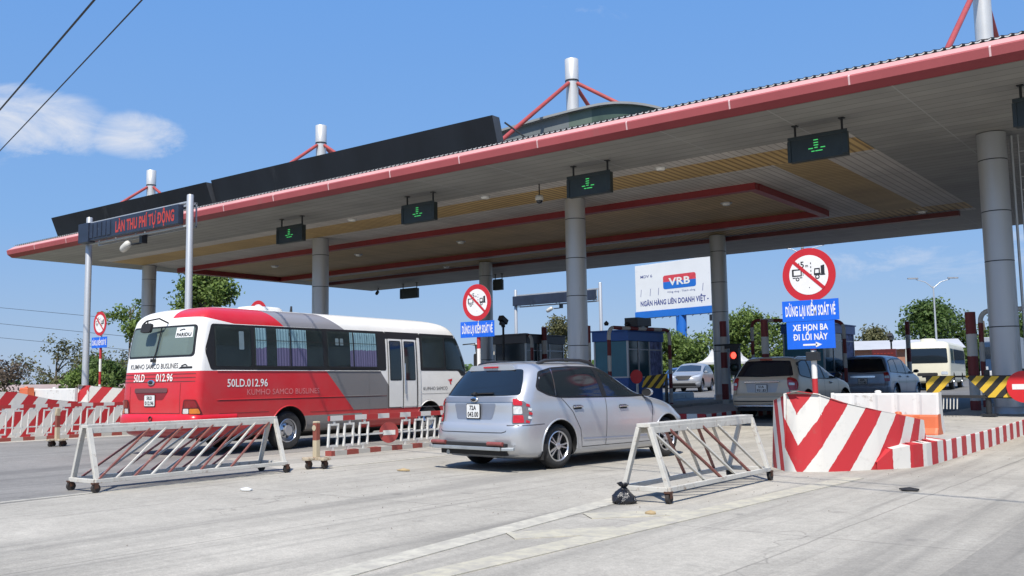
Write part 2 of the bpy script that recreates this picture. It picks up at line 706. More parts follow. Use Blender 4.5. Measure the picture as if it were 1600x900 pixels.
# darker asphalt of the bus lane, its edge slanting in front of the trestle
mb = MB()
for y0, y1, a0, a1 in ((-60, 5.0, -11.2, -11.15), (5.0, 9.4, -11.15, -11.5), (9.4, 10.4, -11.5, -14.5), (10.4, 16, -14.5, -14.6)):
    mb.face([(-24.2, y0, .004), (a0, y0, .004), (a1, y1, .004), (-24.2, y1, .004)])
    mb.face([(a0, y0, .004), (a0, y0, -.01), (a1, y1, -.01), (a1, y1, .004)])
mb.grid([[(-24.2, y, gz(y) + .004) for y in (16, 17, 18, 19, 20, 24.3)], [(-14.6 - .06 * (y - 16), y, gz(y) + .004) for y in (16, 17, 18, 19, 20, 24.3)]], flip=True)
structure(mb.build('asphalt_or_shadow_strip', M_ASPH))
mb = MB()  # strip tinted darker for the shadow of the camera's own vehicle
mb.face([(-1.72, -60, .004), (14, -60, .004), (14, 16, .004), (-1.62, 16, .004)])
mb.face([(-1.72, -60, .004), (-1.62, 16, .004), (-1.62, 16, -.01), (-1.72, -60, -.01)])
structure(mb.build('asphalt_or_shadow_strip', pavement_mat('vehicle shadow paving', (.30, .283, .248), (.14, .133, .12), .4, False, streak_amt=.85)))

# worn gore lines that open in front of the striped crash block
M_PAINT = mat('worn road paint', (.475, .45, .375), .8, 0, .14, 3, .2, dirt=(.335, .315, .275), dirt_amt=.75)
M_PAINT2 = mat('yellowed road paint', (.455, .425, .33), .8, 0, .14, 3, .2, dirt=(.335, .315, .275), dirt_amt=.78)


def ground_line(mb, p, q, w, z=.008, m=0):
    p, q = Vector((*p, z)), Vector((*q, z))
    d = (q - p).normalized()
    n = Vector((-d.y, d.x, 0)) * w / 2
    k = max(1, int((q - p).length / .5))
    for i in range(k):
        a, b = p.lerp(q, i / k), p.lerp(q, (i + 1) / k)
        mb.face([a - n, b - n, b + n, a + n], m)
        dz = Vector((0, 0, z + .01))
        mb.face([a - n, a - n - dz, b - n - dz, b - n], m)
        mb.face([b + n, b + n - dz, a + n - dz, a + n], m)


mb = MB()
ground_line(mb, (-4.62, 2.0), (-5.42, 8.9), .24)
ground_line(mb, (-4.42, 3.2), (-4.02, 12.2), .26, m=1)
for y in (6.3, 7.6):
    ground_line(mb, (-5.0 + (7.6 - y) * .07, y), (-4.30, y + .75), .36, .0075, 1)
structure(mb.build('road_marking', [M_PAINT, M_PAINT2]))
mb = MB()
ground_line(mb, (-11.38, 9.9), (-11.3, 24), .10, .0078)
ground_line(mb, (-11.25, 0), (-11.30, 9.0), .07, .0078)
structure(mb.build('road_marking', [M_PAINT]))

# ------------------------------------------------------------------ toll islands
M_KERB = stripe_mat('red and white kerb paint', RED_P, WHITE_P, .64, 0, .1, wear=.3)
M_KERB2 = stripe_mat('faded red and white kerb paint', (.30, .06, .05), (.50, .47, .42), .9, 0, .3, wear=.45)


def island(name, x0, x1, y0, y1, h, kerb, bull=True):
    """raised slab with a rounded nose and a striped kerb face following the ground's rise"""
    mb = MB()
    pts = []
    r = (x1 - x0) / 2
    if bull:
        for k in range(9):
            a = pi + pi * k / 8
            pts.append((x0 + r + r * cos(a), y0 + r * .6 + r * .6 * sin(a)))
    else:
        pts += [(x0, y0), (x1, y0)]
    ys = [y for y in (16, 18, 20, 24, 28, 34, 40) if pts[-1][1] + .3 < y < y1 - .3] + [y1]
    right = [(x1, y) for y in ys]
    left = [(x0, y) for y in ys[::-1]]
    ring = pts + right + left
    L = 0
    n = len(ring)
    for i in range(n):
        a, b = ring[i], ring[(i + 1) % n]
        d = sqrt((a[0] - b[0]) ** 2 + (a[1] - b[1]) ** 2)
        za, zb = gz(a[1]), gz(b[1])
        # kerb face, then a rounded kerb top 12 cm wide
        mb.face([(*a, za - .05), (*b, zb - .05), (*b, zb + h), (*a, za + h)], 0, [(L, -.05), (L + d, -.05), (L + d, h), (L, h)])
        L += d
    rows = list(zip([(x0, y) for y in [p[1] for p in right]], right))
    prev = None
    c = (x0 + r, y0 + r * .6)
    for i in range(len(pts) - 1):
        mb.face([(*pts[i], gz(pts[i][1]) + h), (*pts[i + 1], gz(pts[i + 1][1]) + h), (*c, gz(c[1]) + h)], 1)
    ly = c[1] if bull else y0
    mb_y = [pts[-1][1]] + ys
    for a, b in zip(mb_y[:-1], mb_y[1:]):
        mb.face([(x0, a, gz(a) + h), (x1, a, gz(a) + h), (x1, b, gz(b) + h), (x0, b, gz(b) + h)], 1)
    o = mb.build(name, [kerb, M_ISL], bevel=.025)
    return structure(o)


island('toll_island_pavement', -5.75, -3.66, 15.28, 46, .31, M_KERB, bull=False)
island('toll_island_pavement', -14.65, -11.9, 24.1, 46, .24, M_KERB, bull=False)
island('toll_island_pavement', -17.0, -15.25, 19.2, 44, .28, M_ISL)
island('toll_island_pavement', -24.6, -22.3, 21.0, 44, .28, M_ISL)
island('toll_island_pavement', -28.6, -26.9, 13.0, 44, .28, M_KERB2)
island('toll_island_pavement', -40.2, -38.3, 18.0, 44, .28, M_KERB2)
island('toll_island_pavement', 6.3, 8.2, 14.0, 44, .30, M_KERB)

# ------------------------------------------------------------------ canopy
H = 6.854
CX0, CX1, CY0, CY1 = -40.9, 9.0, 18.684, 39.53
M_SOFF = None


def soffit_mat(name, base, line_c, along, pitch, lw, seam=None, rough=.62):
    m = bpy.data.materials.new(name)
    m.use_nodes = True
    nt = m.node_tree
    L = nt.links
    b = nt.nodes['Principled BSDF']
    b.inputs['Roughness'].default_value = rough
    t = nt.nodes.new('ShaderNodeTexCoord')
    sp = nt.nodes.new('ShaderNodeSeparateXYZ')
    L.new(t.outputs['Object'], sp.inputs[0])
    n = nt.nodes.new('ShaderNodeTexNoise')
    n.inputs['Scale'].default_value = .8
    n.inputs['Detail'].default_value = 8
    L.new(t.outputs['Object'], n.inputs['Vector'])
    vm = nt.nodes.new('ShaderNodeVectorMath')
    vm.operation = 'SCALE'
    vm.inputs[0].default_value = base
    r = nt.nodes.new('ShaderNodeMapRange')
    r.inputs['From Min'].default_value = .3
    r.inputs['From Max'].default_value = .7
    r.inputs['To Min'].default_value = .84
    r.inputs['To Max'].default_value = 1.1
    L.new(n.outputs['Fac'], r.inputs['Value'])
    # each board its own slight shade
    v = sp.outputs[1] if along == 'x' else sp.outputs[0]
    q = _math(nt, 'DIVIDE', v, pitch)
    wn_ = nt.nodes.new('ShaderNodeTexWhiteNoise')
    wn_.noise_dimensions = '1D'
    L.new(_math(nt, 'FLOOR', q), wn_.inputs['W'])
    sh = _math(nt, 'ADD', _math(nt, 'MULTIPLY', wn_.outputs['Value'], .14), .93)
    L.new(_math(nt, 'MULTIPLY', r.outputs[0], sh), vm.inputs['Scale'])
    col = vm.outputs[0]

    def line(vv, per, w, c, col):
        fr = _math(nt, 'FRACT', _math(nt, 'ADD', _math(nt, 'DIVIDE', vv, per), 100))
        k = _math(nt, 'LESS_THAN', fr, w / per)
        x = nt.nodes.new('ShaderNodeMix')
        x.data_type = 'RGBA'
        L.new(k, x.inputs['Factor'])
        L.new(col, x.inputs['A'])
        x.inputs['B'].default_value = (*c, 1)
        return x.outputs['Result'], k
    col, k = line(v, pitch, lw, line_c, col)
    if seam:
        col, _ = line(sp.outputs[0] if along == 'x' else sp.outputs[1], seam[0], seam[1], seam[2], col)
    L.new(col, b.inputs['Base Color'])
    bp = nt.nodes.new('ShaderNodeBump')
    bp.inputs['Distance'].default_value = .02
    bp.inputs['Strength'].default_value = .6
    bp.invert = True
    L.new(k, bp.inputs['Height'])
    L.new(bp.outputs[0], b.inputs['Normal'])
    return m


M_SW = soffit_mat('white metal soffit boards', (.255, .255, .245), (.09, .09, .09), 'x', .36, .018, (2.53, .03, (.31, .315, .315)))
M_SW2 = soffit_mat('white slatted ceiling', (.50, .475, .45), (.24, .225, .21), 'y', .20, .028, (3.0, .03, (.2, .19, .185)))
M_SG = soffit_mat('gold slatted ceiling', (.52, .36, .15), (.25, .16, .065), 'y', .20, .075, None, .62)
M_SG2 = soffit_mat('gold ceiling boards', (.50, .355, .185), (.25, .17, .085), 'y', .20, .03, (2.4, .03, (.15, .11, .06)), .6)
M_SB = soffit_mat('gold cross boards', (.46, .33, .155), (.20, .13, .055), 'x', .20, .05, None, .62)
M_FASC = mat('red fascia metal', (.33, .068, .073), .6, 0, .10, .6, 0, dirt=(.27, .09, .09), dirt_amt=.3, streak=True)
M_FASC_L = mat('sunlit fascia top', (.50, .27, .265), .65, 0, .10, .8)  # paler copy of the fascia red: sun on the upturned face painted in
M_SEAM = mat('fascia joint cover', (.62, .42, .42), .5)
M_BEAM = mat('dark red beam paint', (.21, .018, .022), .45, 0, .14, 1.2)
M_BEAM_D = mat('maroon beam paint', (.13, .025, .028), .5, 0, .14, 1.2)
M_ROOF = mat('corrugated roof steel', (.34, .36, .36), .45, .3, .2, 1.0)
M_ROOFW = mat('galvanised roof edge', (.55, .55, .53), .45, .3, .2, 1.0)
M_POLEGREY = mat('brushed column cladding', (.43, .44, .455), .40, .45, .09, 1.2, dirt=(.27, .265, .25), dirt_amt=.35, streak=True)
M_MAST = mat('mast steel', (.56, .565, .56), .4, .3, .07, 1.2)
M_DARK = mat('black metal', (.016, .017, .019), .45, 0, .2, 4)
M_LAMP = mat('lamp glass', (.8, .8, .78), .2, 0, .05, 2)

canopy = empty('toll_canopy', ((CX0 + CX1) / 2, (CY0 + CY1) / 2, 0))
tag(canopy, 'long flat red edged toll plaza canopy on grey round columns', 'canopy')
OX, OY = canopy.location.x, canopy.location.y


def cbuild(mb, name, mats, parent=canopy, **k):
    """built in world coordinates, then shifted under the canopy's empty"""
    o = mb.build(name, mats, None, **k)
    o.parent = parent
    if parent is canopy:
        o.location = (-OX, -OY, 0)
    return o


mb = MB()


def ceil(x0, x1, y0, y1, m, z=H):
    mb.face([(x0, y0, z), (x0, y1, z), (x1, y1, z), (x1, y0, z)], m)


BX1 = -6.86     # the slatted field ends here; beyond it plain boards up to the mirrored field
for (x0, x1, mir) in ((CX0, BX1, False),):
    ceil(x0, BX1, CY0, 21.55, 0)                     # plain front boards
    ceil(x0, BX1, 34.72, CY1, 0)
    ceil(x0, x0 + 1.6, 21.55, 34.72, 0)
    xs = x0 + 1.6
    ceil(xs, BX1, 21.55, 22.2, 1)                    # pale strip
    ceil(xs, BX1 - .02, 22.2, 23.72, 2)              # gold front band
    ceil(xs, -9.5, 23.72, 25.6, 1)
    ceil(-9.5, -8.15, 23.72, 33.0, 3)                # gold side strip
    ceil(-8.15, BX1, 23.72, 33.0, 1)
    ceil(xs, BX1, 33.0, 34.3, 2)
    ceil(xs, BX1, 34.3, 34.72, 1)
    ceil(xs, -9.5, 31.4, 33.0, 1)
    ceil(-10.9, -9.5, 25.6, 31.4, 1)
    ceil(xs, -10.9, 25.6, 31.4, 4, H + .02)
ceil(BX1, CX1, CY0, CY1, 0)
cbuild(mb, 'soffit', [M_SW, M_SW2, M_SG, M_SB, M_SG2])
# red frame hanging round the ceiling recess, and the maroon beam behind it
mb = MB()
zt, zb = H + .02, H - .20
mb.bx(-39.3, -10.76, 25.46, 25.72, zb, zt)
mb.bx(-39.3, -10.76, 31.28, 31.54, zb, zt)
mb.bx(-11.0, -10.74, 25.72, 31.28, zb + .003, zt)
mb.bx(-39.3, -39.05, 25.72, 31.28, zb + .003, zt)
cbuild(mb, 'recess_frame', M_BEAM, bevel=.01)
mb = MB()
mb.bx(-39.3, -7.4, 34.6, 34.86, H - .16, H + .01)
cbuild(mb, 'ceiling_beam', M_BEAM_D)
# fascia profile swept round the canopy (out, z)
prof = [(-.03, 7.325), (.15, 7.185), (.175, 7.15), (.145, 6.985), (.02, 6.855), (-.012, 6.851)]


def ring_pt(o, z, corner):
    x = CX0 - o if corner in (0, 3) else CX1 + o
    y = CY0 - o if corner in (0, 1) else CY1 + o
    return (x, y, z)


mb = MB()
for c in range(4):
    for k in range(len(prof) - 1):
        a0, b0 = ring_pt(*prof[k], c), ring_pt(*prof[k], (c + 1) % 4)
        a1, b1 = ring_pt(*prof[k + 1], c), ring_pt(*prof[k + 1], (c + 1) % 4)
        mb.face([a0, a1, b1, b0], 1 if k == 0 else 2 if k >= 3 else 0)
cbuild(mb, 'fascia', [M_FASC, M_FASC_L, mat('shaded fascia underside', (.22, .022, .030), .5, 0, .1, .8)])  # downturned faces take a darker red with their shade painted in
x = -3.266
k = 0
while x > CX0 + 1:
    mb = MB()
    for q in range(1, 3):
        p0, p1 = prof[q], prof[q + 1]
        mb.face([(x - .018, CY0 - p0[0] - .004, p0[1]), (x - .018, CY0 - p1[0] - .004, p1[1]), (x + .018, CY0 - p1[0] - .004, p1[1]), (x + .018, CY0 - p0[0] - .004, p0[1])])
    cbuild(mb, 'fascia_joint', M_SEAM)
    x -= 2.53
    k += 1
# corrugated roof sheet: low pitch, wavy front edge
mb = MB()
nx = int((CX1 - CX0) / .055)
P = []
for i in range(nx + 1):
    xx = CX0 + (CX1 - CX0) * i / nx
    wz = .014 * sin(2 * pi * (xx) / .165)
    P.append([(xx, y, z + wz) for y, z in ((CY0 + .035, 7.385), (29.1, 8.35), (CY1 - .035, 7.385))])
mb.grid(P, 0, sm=False, flip=True)
for i in range(nx):
    a, b = P[i][0], P[i + 1][0]
    xx0 = (a[0] + b[0]) / 2
    mb.face([(a[0], a[1] + .002, a[2] - .038), (b[0], b[1] + .002, b[2] - .038), (b[0], b[1] + .002, b[2] - .012), (a[0], a[1] + .002, a[2] - .012)], 1 if int((xx0 - CX0) / .0825) % 2 else 2)
cbuild(mb, 'roof_sheet', [M_ROOF, M_ROOFW, M_DARK])
# arched monitor on the roof: grey sheet top, green translucent cheek towards the road
M_GREEN = mat('green translucent cheek', (.05, .075, .055), .35, 0, .35, .9)
M_GREEN2 = mat('pale green cheek', (.10, .13, .10), .35, 0, .2, .9)
mb = MB()
my0, my1 = 22.6, 27.5
xa, xb = -25.0, -11.2


def mon_z(xx):
    t_ = (xx - xa) / (xb - xa)
    return 8.62 + .62 * (1 - abs(2 * t_ - 1.12) ** 2.4) if t_ < 1 else 8.3


N = 52
xx_c = lambda i: xa + (xb - xa) * (i + .5) / N
P, Q = [], []
for i in range(N + 1):
    xx = xa + (xb - xa) * i / N
    z = 9.12 - (.10 * (xx + 14.3) ** 2 if xx > -14.3 else .012 * (xx + 14.3) ** 2)
    P.append([(xx, my0 - .15, z), (xx, (my0 + my1) / 2, z + .25), (xx, my1, z)])
    Q.append((xx, z))
mb.grid(P, 0, sm=True, flip=True)
for i in range(N):
    (x0, z0), (x1, z1) = Q[i], Q[i + 1]
    m_ = 1 if (i // 4) % 3 else 2
    if xx_c(i) > -15.2:
        mb.face([(x0, my0, 7.9), (x1, my0, 7.9), (x1, my0, z1 - .05), (x0, my0, z0 - .05)], m_)
    else:
        mb.face([(x0, my0, z0 - .48), (x1, my0, z1 - .48), (x1, my0, z1 - .05), (x0, my0, z0 - .05)], 3)
        mb.face([(x0, my0 + .5, 7.8), (x1, my0 + .5, 7.8), (x1, my0 + .5, z1 - .4), (x0, my0 + .5, z0 - .4)], 4 if xx_c(i) > -17.3 else 5)
    mb.face([(x0, my0 - .16, z0 - .05), (x1, my0 - .16, z1 - .05), (x1, my0 - .16, z1 + .015), (x0, my0 - .16, z0 + .015)], 6)
cbuild(mb, 'roof_monitor', [M_ROOF, M_GREEN, M_GREEN2, mat('grey monitor cheek', (.14, .155, .155), .5, 0, .15, 1), M_BEAM_D, M_DARK, mat('dull grey monitor edge', (.24, .25, .25), .6, 0, .15, 1)])
# downlights in the ceiling
for lx, ly in ((-24.27, 28.3), (-12.79, 27.93), (-29.85, 28.06), (-18.5, 28.1), (-35.5, 28.1), (-11.9, 22.0), (-17.8, 21.9), (-23.6, 21.9), (-30.0, 33.9), (-16.0, 33.9), (-8.4, 33.9)):
    mb = MB()
    M = Matrix.Translation((lx, ly, H - .035))
    mb.lathe([(0, -.03), (.11, -.03), (.13, 0), (.13, .05)], 16, 0, M)
    mb.lathe([(.13, .05), (.17, .02), (.19, .052)], 16, 1, M)
    cbuild(mb, 'downlight', [M_LAMP, M_MAST])
# columns: clad shaft, joints, thin mast through the roof with two red stays
COLX = [-4.333 - 11.635 * k for k in range(-1, 4)]
for row, cy in ((0, 24.0), (1, 33.93)):
    for cx in COLX:
        zb_ = gz(cy) + .1
        mb = MB()
        mb.lathe([(.31, zb_ - cy * 0), (.31, H - .02)], 40, 0, Matrix.Translation((cx, cy, 0)))
        mb.lathe([(.345, zb_), (.345, zb_ + .34), (.312, zb_ + .36)], 40, 0, Matrix.Translation((cx, cy, 0)))
        col = cbuild(mb, 'column', [M_POLEGREY])
        for zj in (2.35, 3.85, 5.0, 6.2):
            mb = MB()
            mb.lathe([(.3102, zj - .012), (.3125, zj), (.3102, zj + .012)], 40, 0, Matrix.Translation((cx, cy, 0)))
            j = mb.build('column_joint', M_DARK)
            j.parent = col
        if row == 0:
            mb = MB()
            mb.lathe([(.195, 7.3), (.195, 10.55)], 28, 0, Matrix.Translation((cx, cy, 0)), True)
            mb.lathe([(.212, 10.55), (.212, 11.24), (.20, 11.25), (0, 11.25)], 28, 0, Matrix.Translation((cx, cy, 0)))
            mb.lathe([(.197, 9.02), (.2, 9.04), (.197, 9.06)], 28, 1, Matrix.Translation((cx, cy, 0)))
            mb.lathe([(.213, 10.54), (.2165, 10.56), (.213, 10.58)], 28, 1, Matrix.Translation((cx, cy, 0)))
            mast = cbuild(mb, 'mast', [M_MAST, M_DARK])
            for d, e in (((0, -4.6), 7.25), ((3.9, 0), 8.1), ((0, 4.9), 7.4)):
                mb = MB()
                mb.tube([(cx + (.2 if d[0] > 0 else 0), cy + (.2 if d[1] > 0 else -.2 if d[1] < 0 else 0), 10.45), (cx + d[0], cy + d[1], e)], .062, 10)
                s_ = mb.build('tie_rod', mat('red stay paint', (.33, .055, .05), .5, 0, .2, 3))
                s_.parent = mast

# black hoarding panels standing on the roof's front edge, two lengths leaning forward
M_BLACKP = mat('faded black hoarding sheet', (.010, .013, .018), .75, 0, .35, .7, spec=.25, dirt=(.03, .034, .04), dirt_amt=.3, streak=True)
M_BLACKE = mat('hoarding edge', (.06, .065, .075), .5, 0, .2, 2)
hoard = empty('roof_hoarding', (-27, 19.3, 7.4))
tag(hoard, 'long black blank hoarding leaning along the canopy roof edge', 'hoarding')


def hoarding_panel(x0, x1, zt0, zt1, yb, lean, th):
    mb = MB()
    fb0, fb1 = (x0 + .04, yb, 7.36), (x1, yb, 7.36)
    ft0, ft1 = (x0, yb - lean, zt0), (x1, yb - lean, zt1)
    bk = lambda p: (p[0], p[1] + th, p[2])
    mb.face([fb0, fb1, ft1, ft0], 0)
    mb.face([ft0, ft1, bk(ft1), bk(ft0)], 1)
    mb.face([fb1, bk(fb1), bk(ft1), ft1], 1)
    mb.face([bk(fb0), fb0, ft0, bk(ft0)], 1)
    mb.face([bk(fb1), bk(fb0), bk(ft0), bk(ft1)], 0)
    o = mb.build('panel', [M_BLACKP, M_BLACKE])
    o.parent = hoard
    o.location = -hoard.location
    return o


hoarding_panel(-38.1, -27.55, 8.25, 8.22, 19.22, .34, .22)
hoarding_panel(-27.5, -15.2, 8.30, 8.26, 19.30, .26, .30)
mb = MB()
mb.tube([(-15.15, 19.5, 8.15), (-14.5, 20.1, 7.5)], .025, 8)
for xx in (-18, -22, -26, -30, -34, -37.5):
    mb.tube([(xx, 19.45, 8.1), (xx, 21.0, 7.6)], .03, 8)
o = mb.build('brace', M_DARK)
o.parent = hoard
o.location = -hoard.location

# ------------------------------------------------------------------ vehicles
M_TYRE = mat('tyre rubber', (.022, .022, .022), .8, 0, .25, 8, .3, dirt=(.12, .11, .10), dirt_amt=.35)
M_CHROME = mat('chrome trim', (.75, .76, .78), .16, 1.0, .04, 4)
M_ALLOY = mat('alloy rim', (.60, .61, .63), .28, .8, .08, 6)
M_UNDER = mat('black underside plastic', (.014, .014, .015), .7, 0, .2, 4)
M_SEAL = mat('black rubber seal', (.012, .012, .013), .5, 0, .1, 4)
M_GAP = mat('panel gap', (.03, .03, .033), .7, 0, .1, 4)
M_GLASS = glass_mat('tinted car glass', (.010, .016, .026), .03)
M_GLASS2 = glass_mat('dark side glass', (.012, .018, .024), .03)
M_TAILR = mat('red lamp lens', (.42, .012, .016), .12, 0, .2, 20, coat=.5)
M_TAILC = mat('clear lamp lens', (.62, .62, .60), .12, .2, .25, 30, coat=.5)
M_TAILA = mat('amber lamp lens', (.55, .17, .02), .15, 0, .15, 20, coat=.5)
M_HEADL = mat('headlamp lens', (.62, .65, .68), .08, .4, .3, 25, coat=.6)
M_PLATE = mat('white number plate', (.66, .67, .66), .45, 0, .06, 10)
M_INK = mat('black lettering', (.015, .015, .018), .5, 0, .1, 8)


def mono_interp(xs, ys, xq):
    xs, ys = np.array(xs, float), np.array(ys, float)
    h = np.diff(xs)
    d = np.diff(ys) / h
    m = np.zeros_like(xs)
    m[0], m[-1] = d[0], d[-1]
    for i in range(1, len(xs) - 1):
        if d[i - 1] * d[i] <= 0:
            m[i] = 0
        else:
            w1, w2 = 2 * h[i] + h[i - 1], h[i] + 2 * h[i - 1]
            m[i] = (w1 + w2) / (w1 / d[i - 1] + w2 / d[i])
    k = np.clip(np.searchsorted(xs, xq) - 1, 0, len(h) - 1)
    t = (xq - xs[k]) / h[k]
    return ((1 + 2 * t) * (1 - t) ** 2 * ys[k] + t * (1 - t) ** 2 * h[k] * m[k] + t * t * (3 - 2 * t) * ys[k + 1] + t * t * (t - 1) * h[k] * m[k + 1])


def shell(levels, n_r=3.2, d_r=.55, n_f=2.8, d_f=.8, nz=44, ns=34, ne=15, warp=None, zs=None):
    """closed body: stacked plan outlines; levels rows are (z, rear y, front y, half width)"""
    A = np.array(levels, float)
    if zs is None:
        zs = np.unique(np.concatenate([A[:, 0], np.linspace(A[0, 0], A[-1, 0], nz)]))
    yr = mono_interp(A[:, 0], A[:, 1], zs)
    yf = mono_interp(A[:, 0], A[:, 2], zs)
    w = mono_interp(A[:, 0], A[:, 3], zs)
    rows = []
    for z, r, f, ww in zip(zs, yr, yf, w):
        L = f - r
        dr, df = min(d_r, L * .3), min(d_f, L * .4)
        half = []
        for k in range(ne):
            th = (pi / 2) * k / (ne - 1)
            half.append((ww * sin(th) ** (2 / n_r), r + dr * (1 - cos(th) ** (2 / n_r))))
        for k in range(1, ns):
            half.append((ww, r + dr + (L - dr - df) * k / ns))
        for k in range(ne):
            th = (pi / 2) * (1 - k / (ne - 1))
            half.append((ww * sin(th) ** (2 / n_f), f - df * (1 - cos(th) ** (2 / n_f))))
        ring = half + [(-x, y) for x, y in half[-2:0:-1]]
        row = []
        for x, y in ring:
            p = (x, y, z)
            row.append(warp(*p) if warp else p)
        rows.append(row)
    me = bpy.data.meshes.new('body')
    n = len(rows[0])
    vs = [p for r_ in rows for p in r_]
    fs = []
    for i in range(len(rows) - 1):
        for j in range(n):
            j2 = (j + 1) % n
            fs.append((i * n + j, i * n + j2, (i + 1) * n + j2, (i + 1) * n + j))
    # caps closed with strips across the width so that the roof stays smooth
    for base, rev in ((0, True), ((len(rows) - 1) * n, False)):
        hcount = len(half)
        for k in range(hcount - 1):
            a, b = base + k, base + k + 1
            c = base + (n - k - 1 if k + 1 < hcount - 1 else hcount - 1)
            c = base + ((n - (k + 1)) % n)
            d = base + ((n - k) % n)
            q = [a, b, c, d]
            u = []
            for x in q:
                if x not in u:
                    u.append(x)
            if len(u) >= 3:
                fs.append(tuple(u[::-1] if rev else u))
    me.from_pydata(vs, [], fs)
    me.update()
    bmm = bmesh.new()
    bmm.from_mesh(me)
    bmesh.ops.recalc_face_normals(bmm, faces=bmm.faces)
    bmm.to_mesh(me)
    bmm.free()
    return me


def cut_arches(me, arches, mats, halfw, ang=32):
    """boolean wheel arches out of the shell; the cut faces take the last material"""
    o = bpy.data.objects.new('cut', me)
    COL.objects.link(o)
    cs = []
    for (y, z, r) in arches:
        for sgn in (-1, 1):
            mb = MB()
            mb.tube([(sgn * (halfw - .28), y, z), (sgn * (halfw + .3), y, z)], r, 40)
            c = mb.build('cutter', M_UNDER)
            bmm = bmesh.new()
            bmm.from_mesh(c.data)
            bmesh.ops.remove_doubles(bmm, verts=bmm.verts, dist=1e-5)
            bmesh.ops.recalc_face_normals(bmm, faces=bmm.faces)
            bmm.to_mesh(c.data)
            bmm.free()
            md = o.modifiers.new('b', 'BOOLEAN')
            md.operation = 'DIFFERENCE'
            md.solver = 'EXACT'
            md.object = c
            cs.append(c)
    dg = bpy.context.evaluated_depsgraph_get()
    dg.update()
    m2 = bpy.data.meshes.new_from_object(o.evaluated_get(dg))
    bpy.data.objects.remove(o)
    for c in cs:
        d = c.data
        bpy.data.objects.remove(c)
        bpy.data.meshes.remove(d)
    m2.materials.clear()
    for x in mats:
        m2.materials.append(x)
    last = len(mats) - 1
    idx = []
    for p in m2.polygons:
        k = 0
        for (y, z, r) in arches:
            d = sqrt((p.center.y - y) ** 2 + (p.center.z - z) ** 2)
            if d < r + .004 and abs(p.center.x) < halfw + .02 and (abs(p.center.x) < halfw - .27 or d > r - .02):
                k = last
        idx.append(k)
    m2.polygons.foreach_set('material_index', idx)
    m2.polygons.foreach_set('use_smooth', [True] * len(m2.polygons))
    m2.set_sharp_from_angle(angle=radians(ang))
    return m2


_s2 = sqrt(.5)
VIEWS = {'BR': (lambda u, v: Vector((u * _s2 + 3, u * _s2 - 3, v)), Vector((-_s2, _s2, 0))),
         'BL': (lambda u, v: Vector((-u * _s2 - 3, u * _s2 - 3, v)), Vector((_s2, _s2, 0))),
         'R': (lambda u, v: Vector((4, u, v)), Vector((-1, 0, 0))),
         'L': (lambda u, v: Vector((-4, u, v)), Vector((1, 0, 0))),
         'B': (lambda u, v: Vector((u, -3, v)), Vector((0, 1, 0))),
         'F': (lambda u, v: Vector((u, 14, v)), Vector((0, -1, 0))),
         'T': (lambda u, v: Vector((u, v, 6)), Vector((0, 0, -1)))}


def round_poly(poly, r, n=5):
    out = []
    N = len(poly)
    for i in range(N):
        p, a, b = Vector(poly[i]), Vector(poly[i - 1]), Vector(poly[(i + 1) % N])
        ra = min(r, (a - p).length * .45, (b - p).length * .45)
        s, e = p + (a - p).normalized() * ra, p + (b - p).normalized() * ra
        for k in range(n + 1):
            t = k / n
            out.append(tuple(s * (1 - t) ** 2 + p * 2 * t * (1 - t) + e * t * t))
    return out


def project(bvh, verts, faces, view, off):
    O, d = VIEWS[view]
    P, last = [], None
    for u, v in verts:
        o = O(u, v)
        hit = bvh.ray_cast(o, d)
        if hit[0] is None:
            q = o + d * (last if last else 3.2)
            hit = bvh.find_nearest(q)
            n = hit[1]
            p = hit[0]
        else:
            last = hit[3]
            n = hit[1]
            p = hit[0]
        if n.dot(d) > 0:
            n = -n
        P.append(p + n * off)
    F = []
    for f in faces:
        nn = (P[f[1]] - P[f[0]]).cross(P[f[2]] - P[f[0]])
        F.append(f if nn.dot(d) <= 0 else tuple(reversed(f)))
    return P, F


def decal_mb(mb, bvh, poly, view, off=.004, cell=.07, m=0, r=0.0, sm=True):
    """a panel cut to a 2D outline and laid on the body's surface"""
    if r:
        poly = round_poly(poly, r)
    bmm = bmesh.new()
    tv = [bmm.verts.new((p[0], p[1], 0)) for p in poly]
    for tri in tessellate_polygon([[Vector((p[0], p[1], 0)) for p in poly]]):
        try:
            bmm.faces.new([tv[i] for i in tri])
        except ValueError:
            pass
    us, vs_ = [p[0] for p in poly], [p[1] for p in poly]
    for ax, arr in ((0, us), (1, vs_)):
        lo, hi = min(arr), max(arr)
        k = int((hi - lo) / cell)
        for i in range(1, k + 1):
            c = lo + (hi - lo) * i / (k + 1)
            co = (c, 0, 0) if ax == 0 else (0, c, 0)
            no = (1, 0, 0) if ax == 0 else (0, 1, 0)
            bmesh.ops.bisect_plane(bmm, geom=bmm.verts[:] + bmm.edges[:] + bmm.faces[:], plane_co=co, plane_no=no, dist=1e-5)
    bmm.verts.index_update()
    V2 = [(v.co.x, v.co.y) for v in bmm.verts]
    F2 = [tuple(v.index for v in f.verts) for f in bmm.faces]
    bmm.free()
    P, F = project(bvh, V2, F2, view, off)
    base = len(mb.v)
    mb.v += [tuple(p) for p in P]
    for f in F:
        mb.f.append(tuple(base + i for i in f))
        mb.m.append(m)
        mb.uv.append(None)
        mb.sm.append(sm)


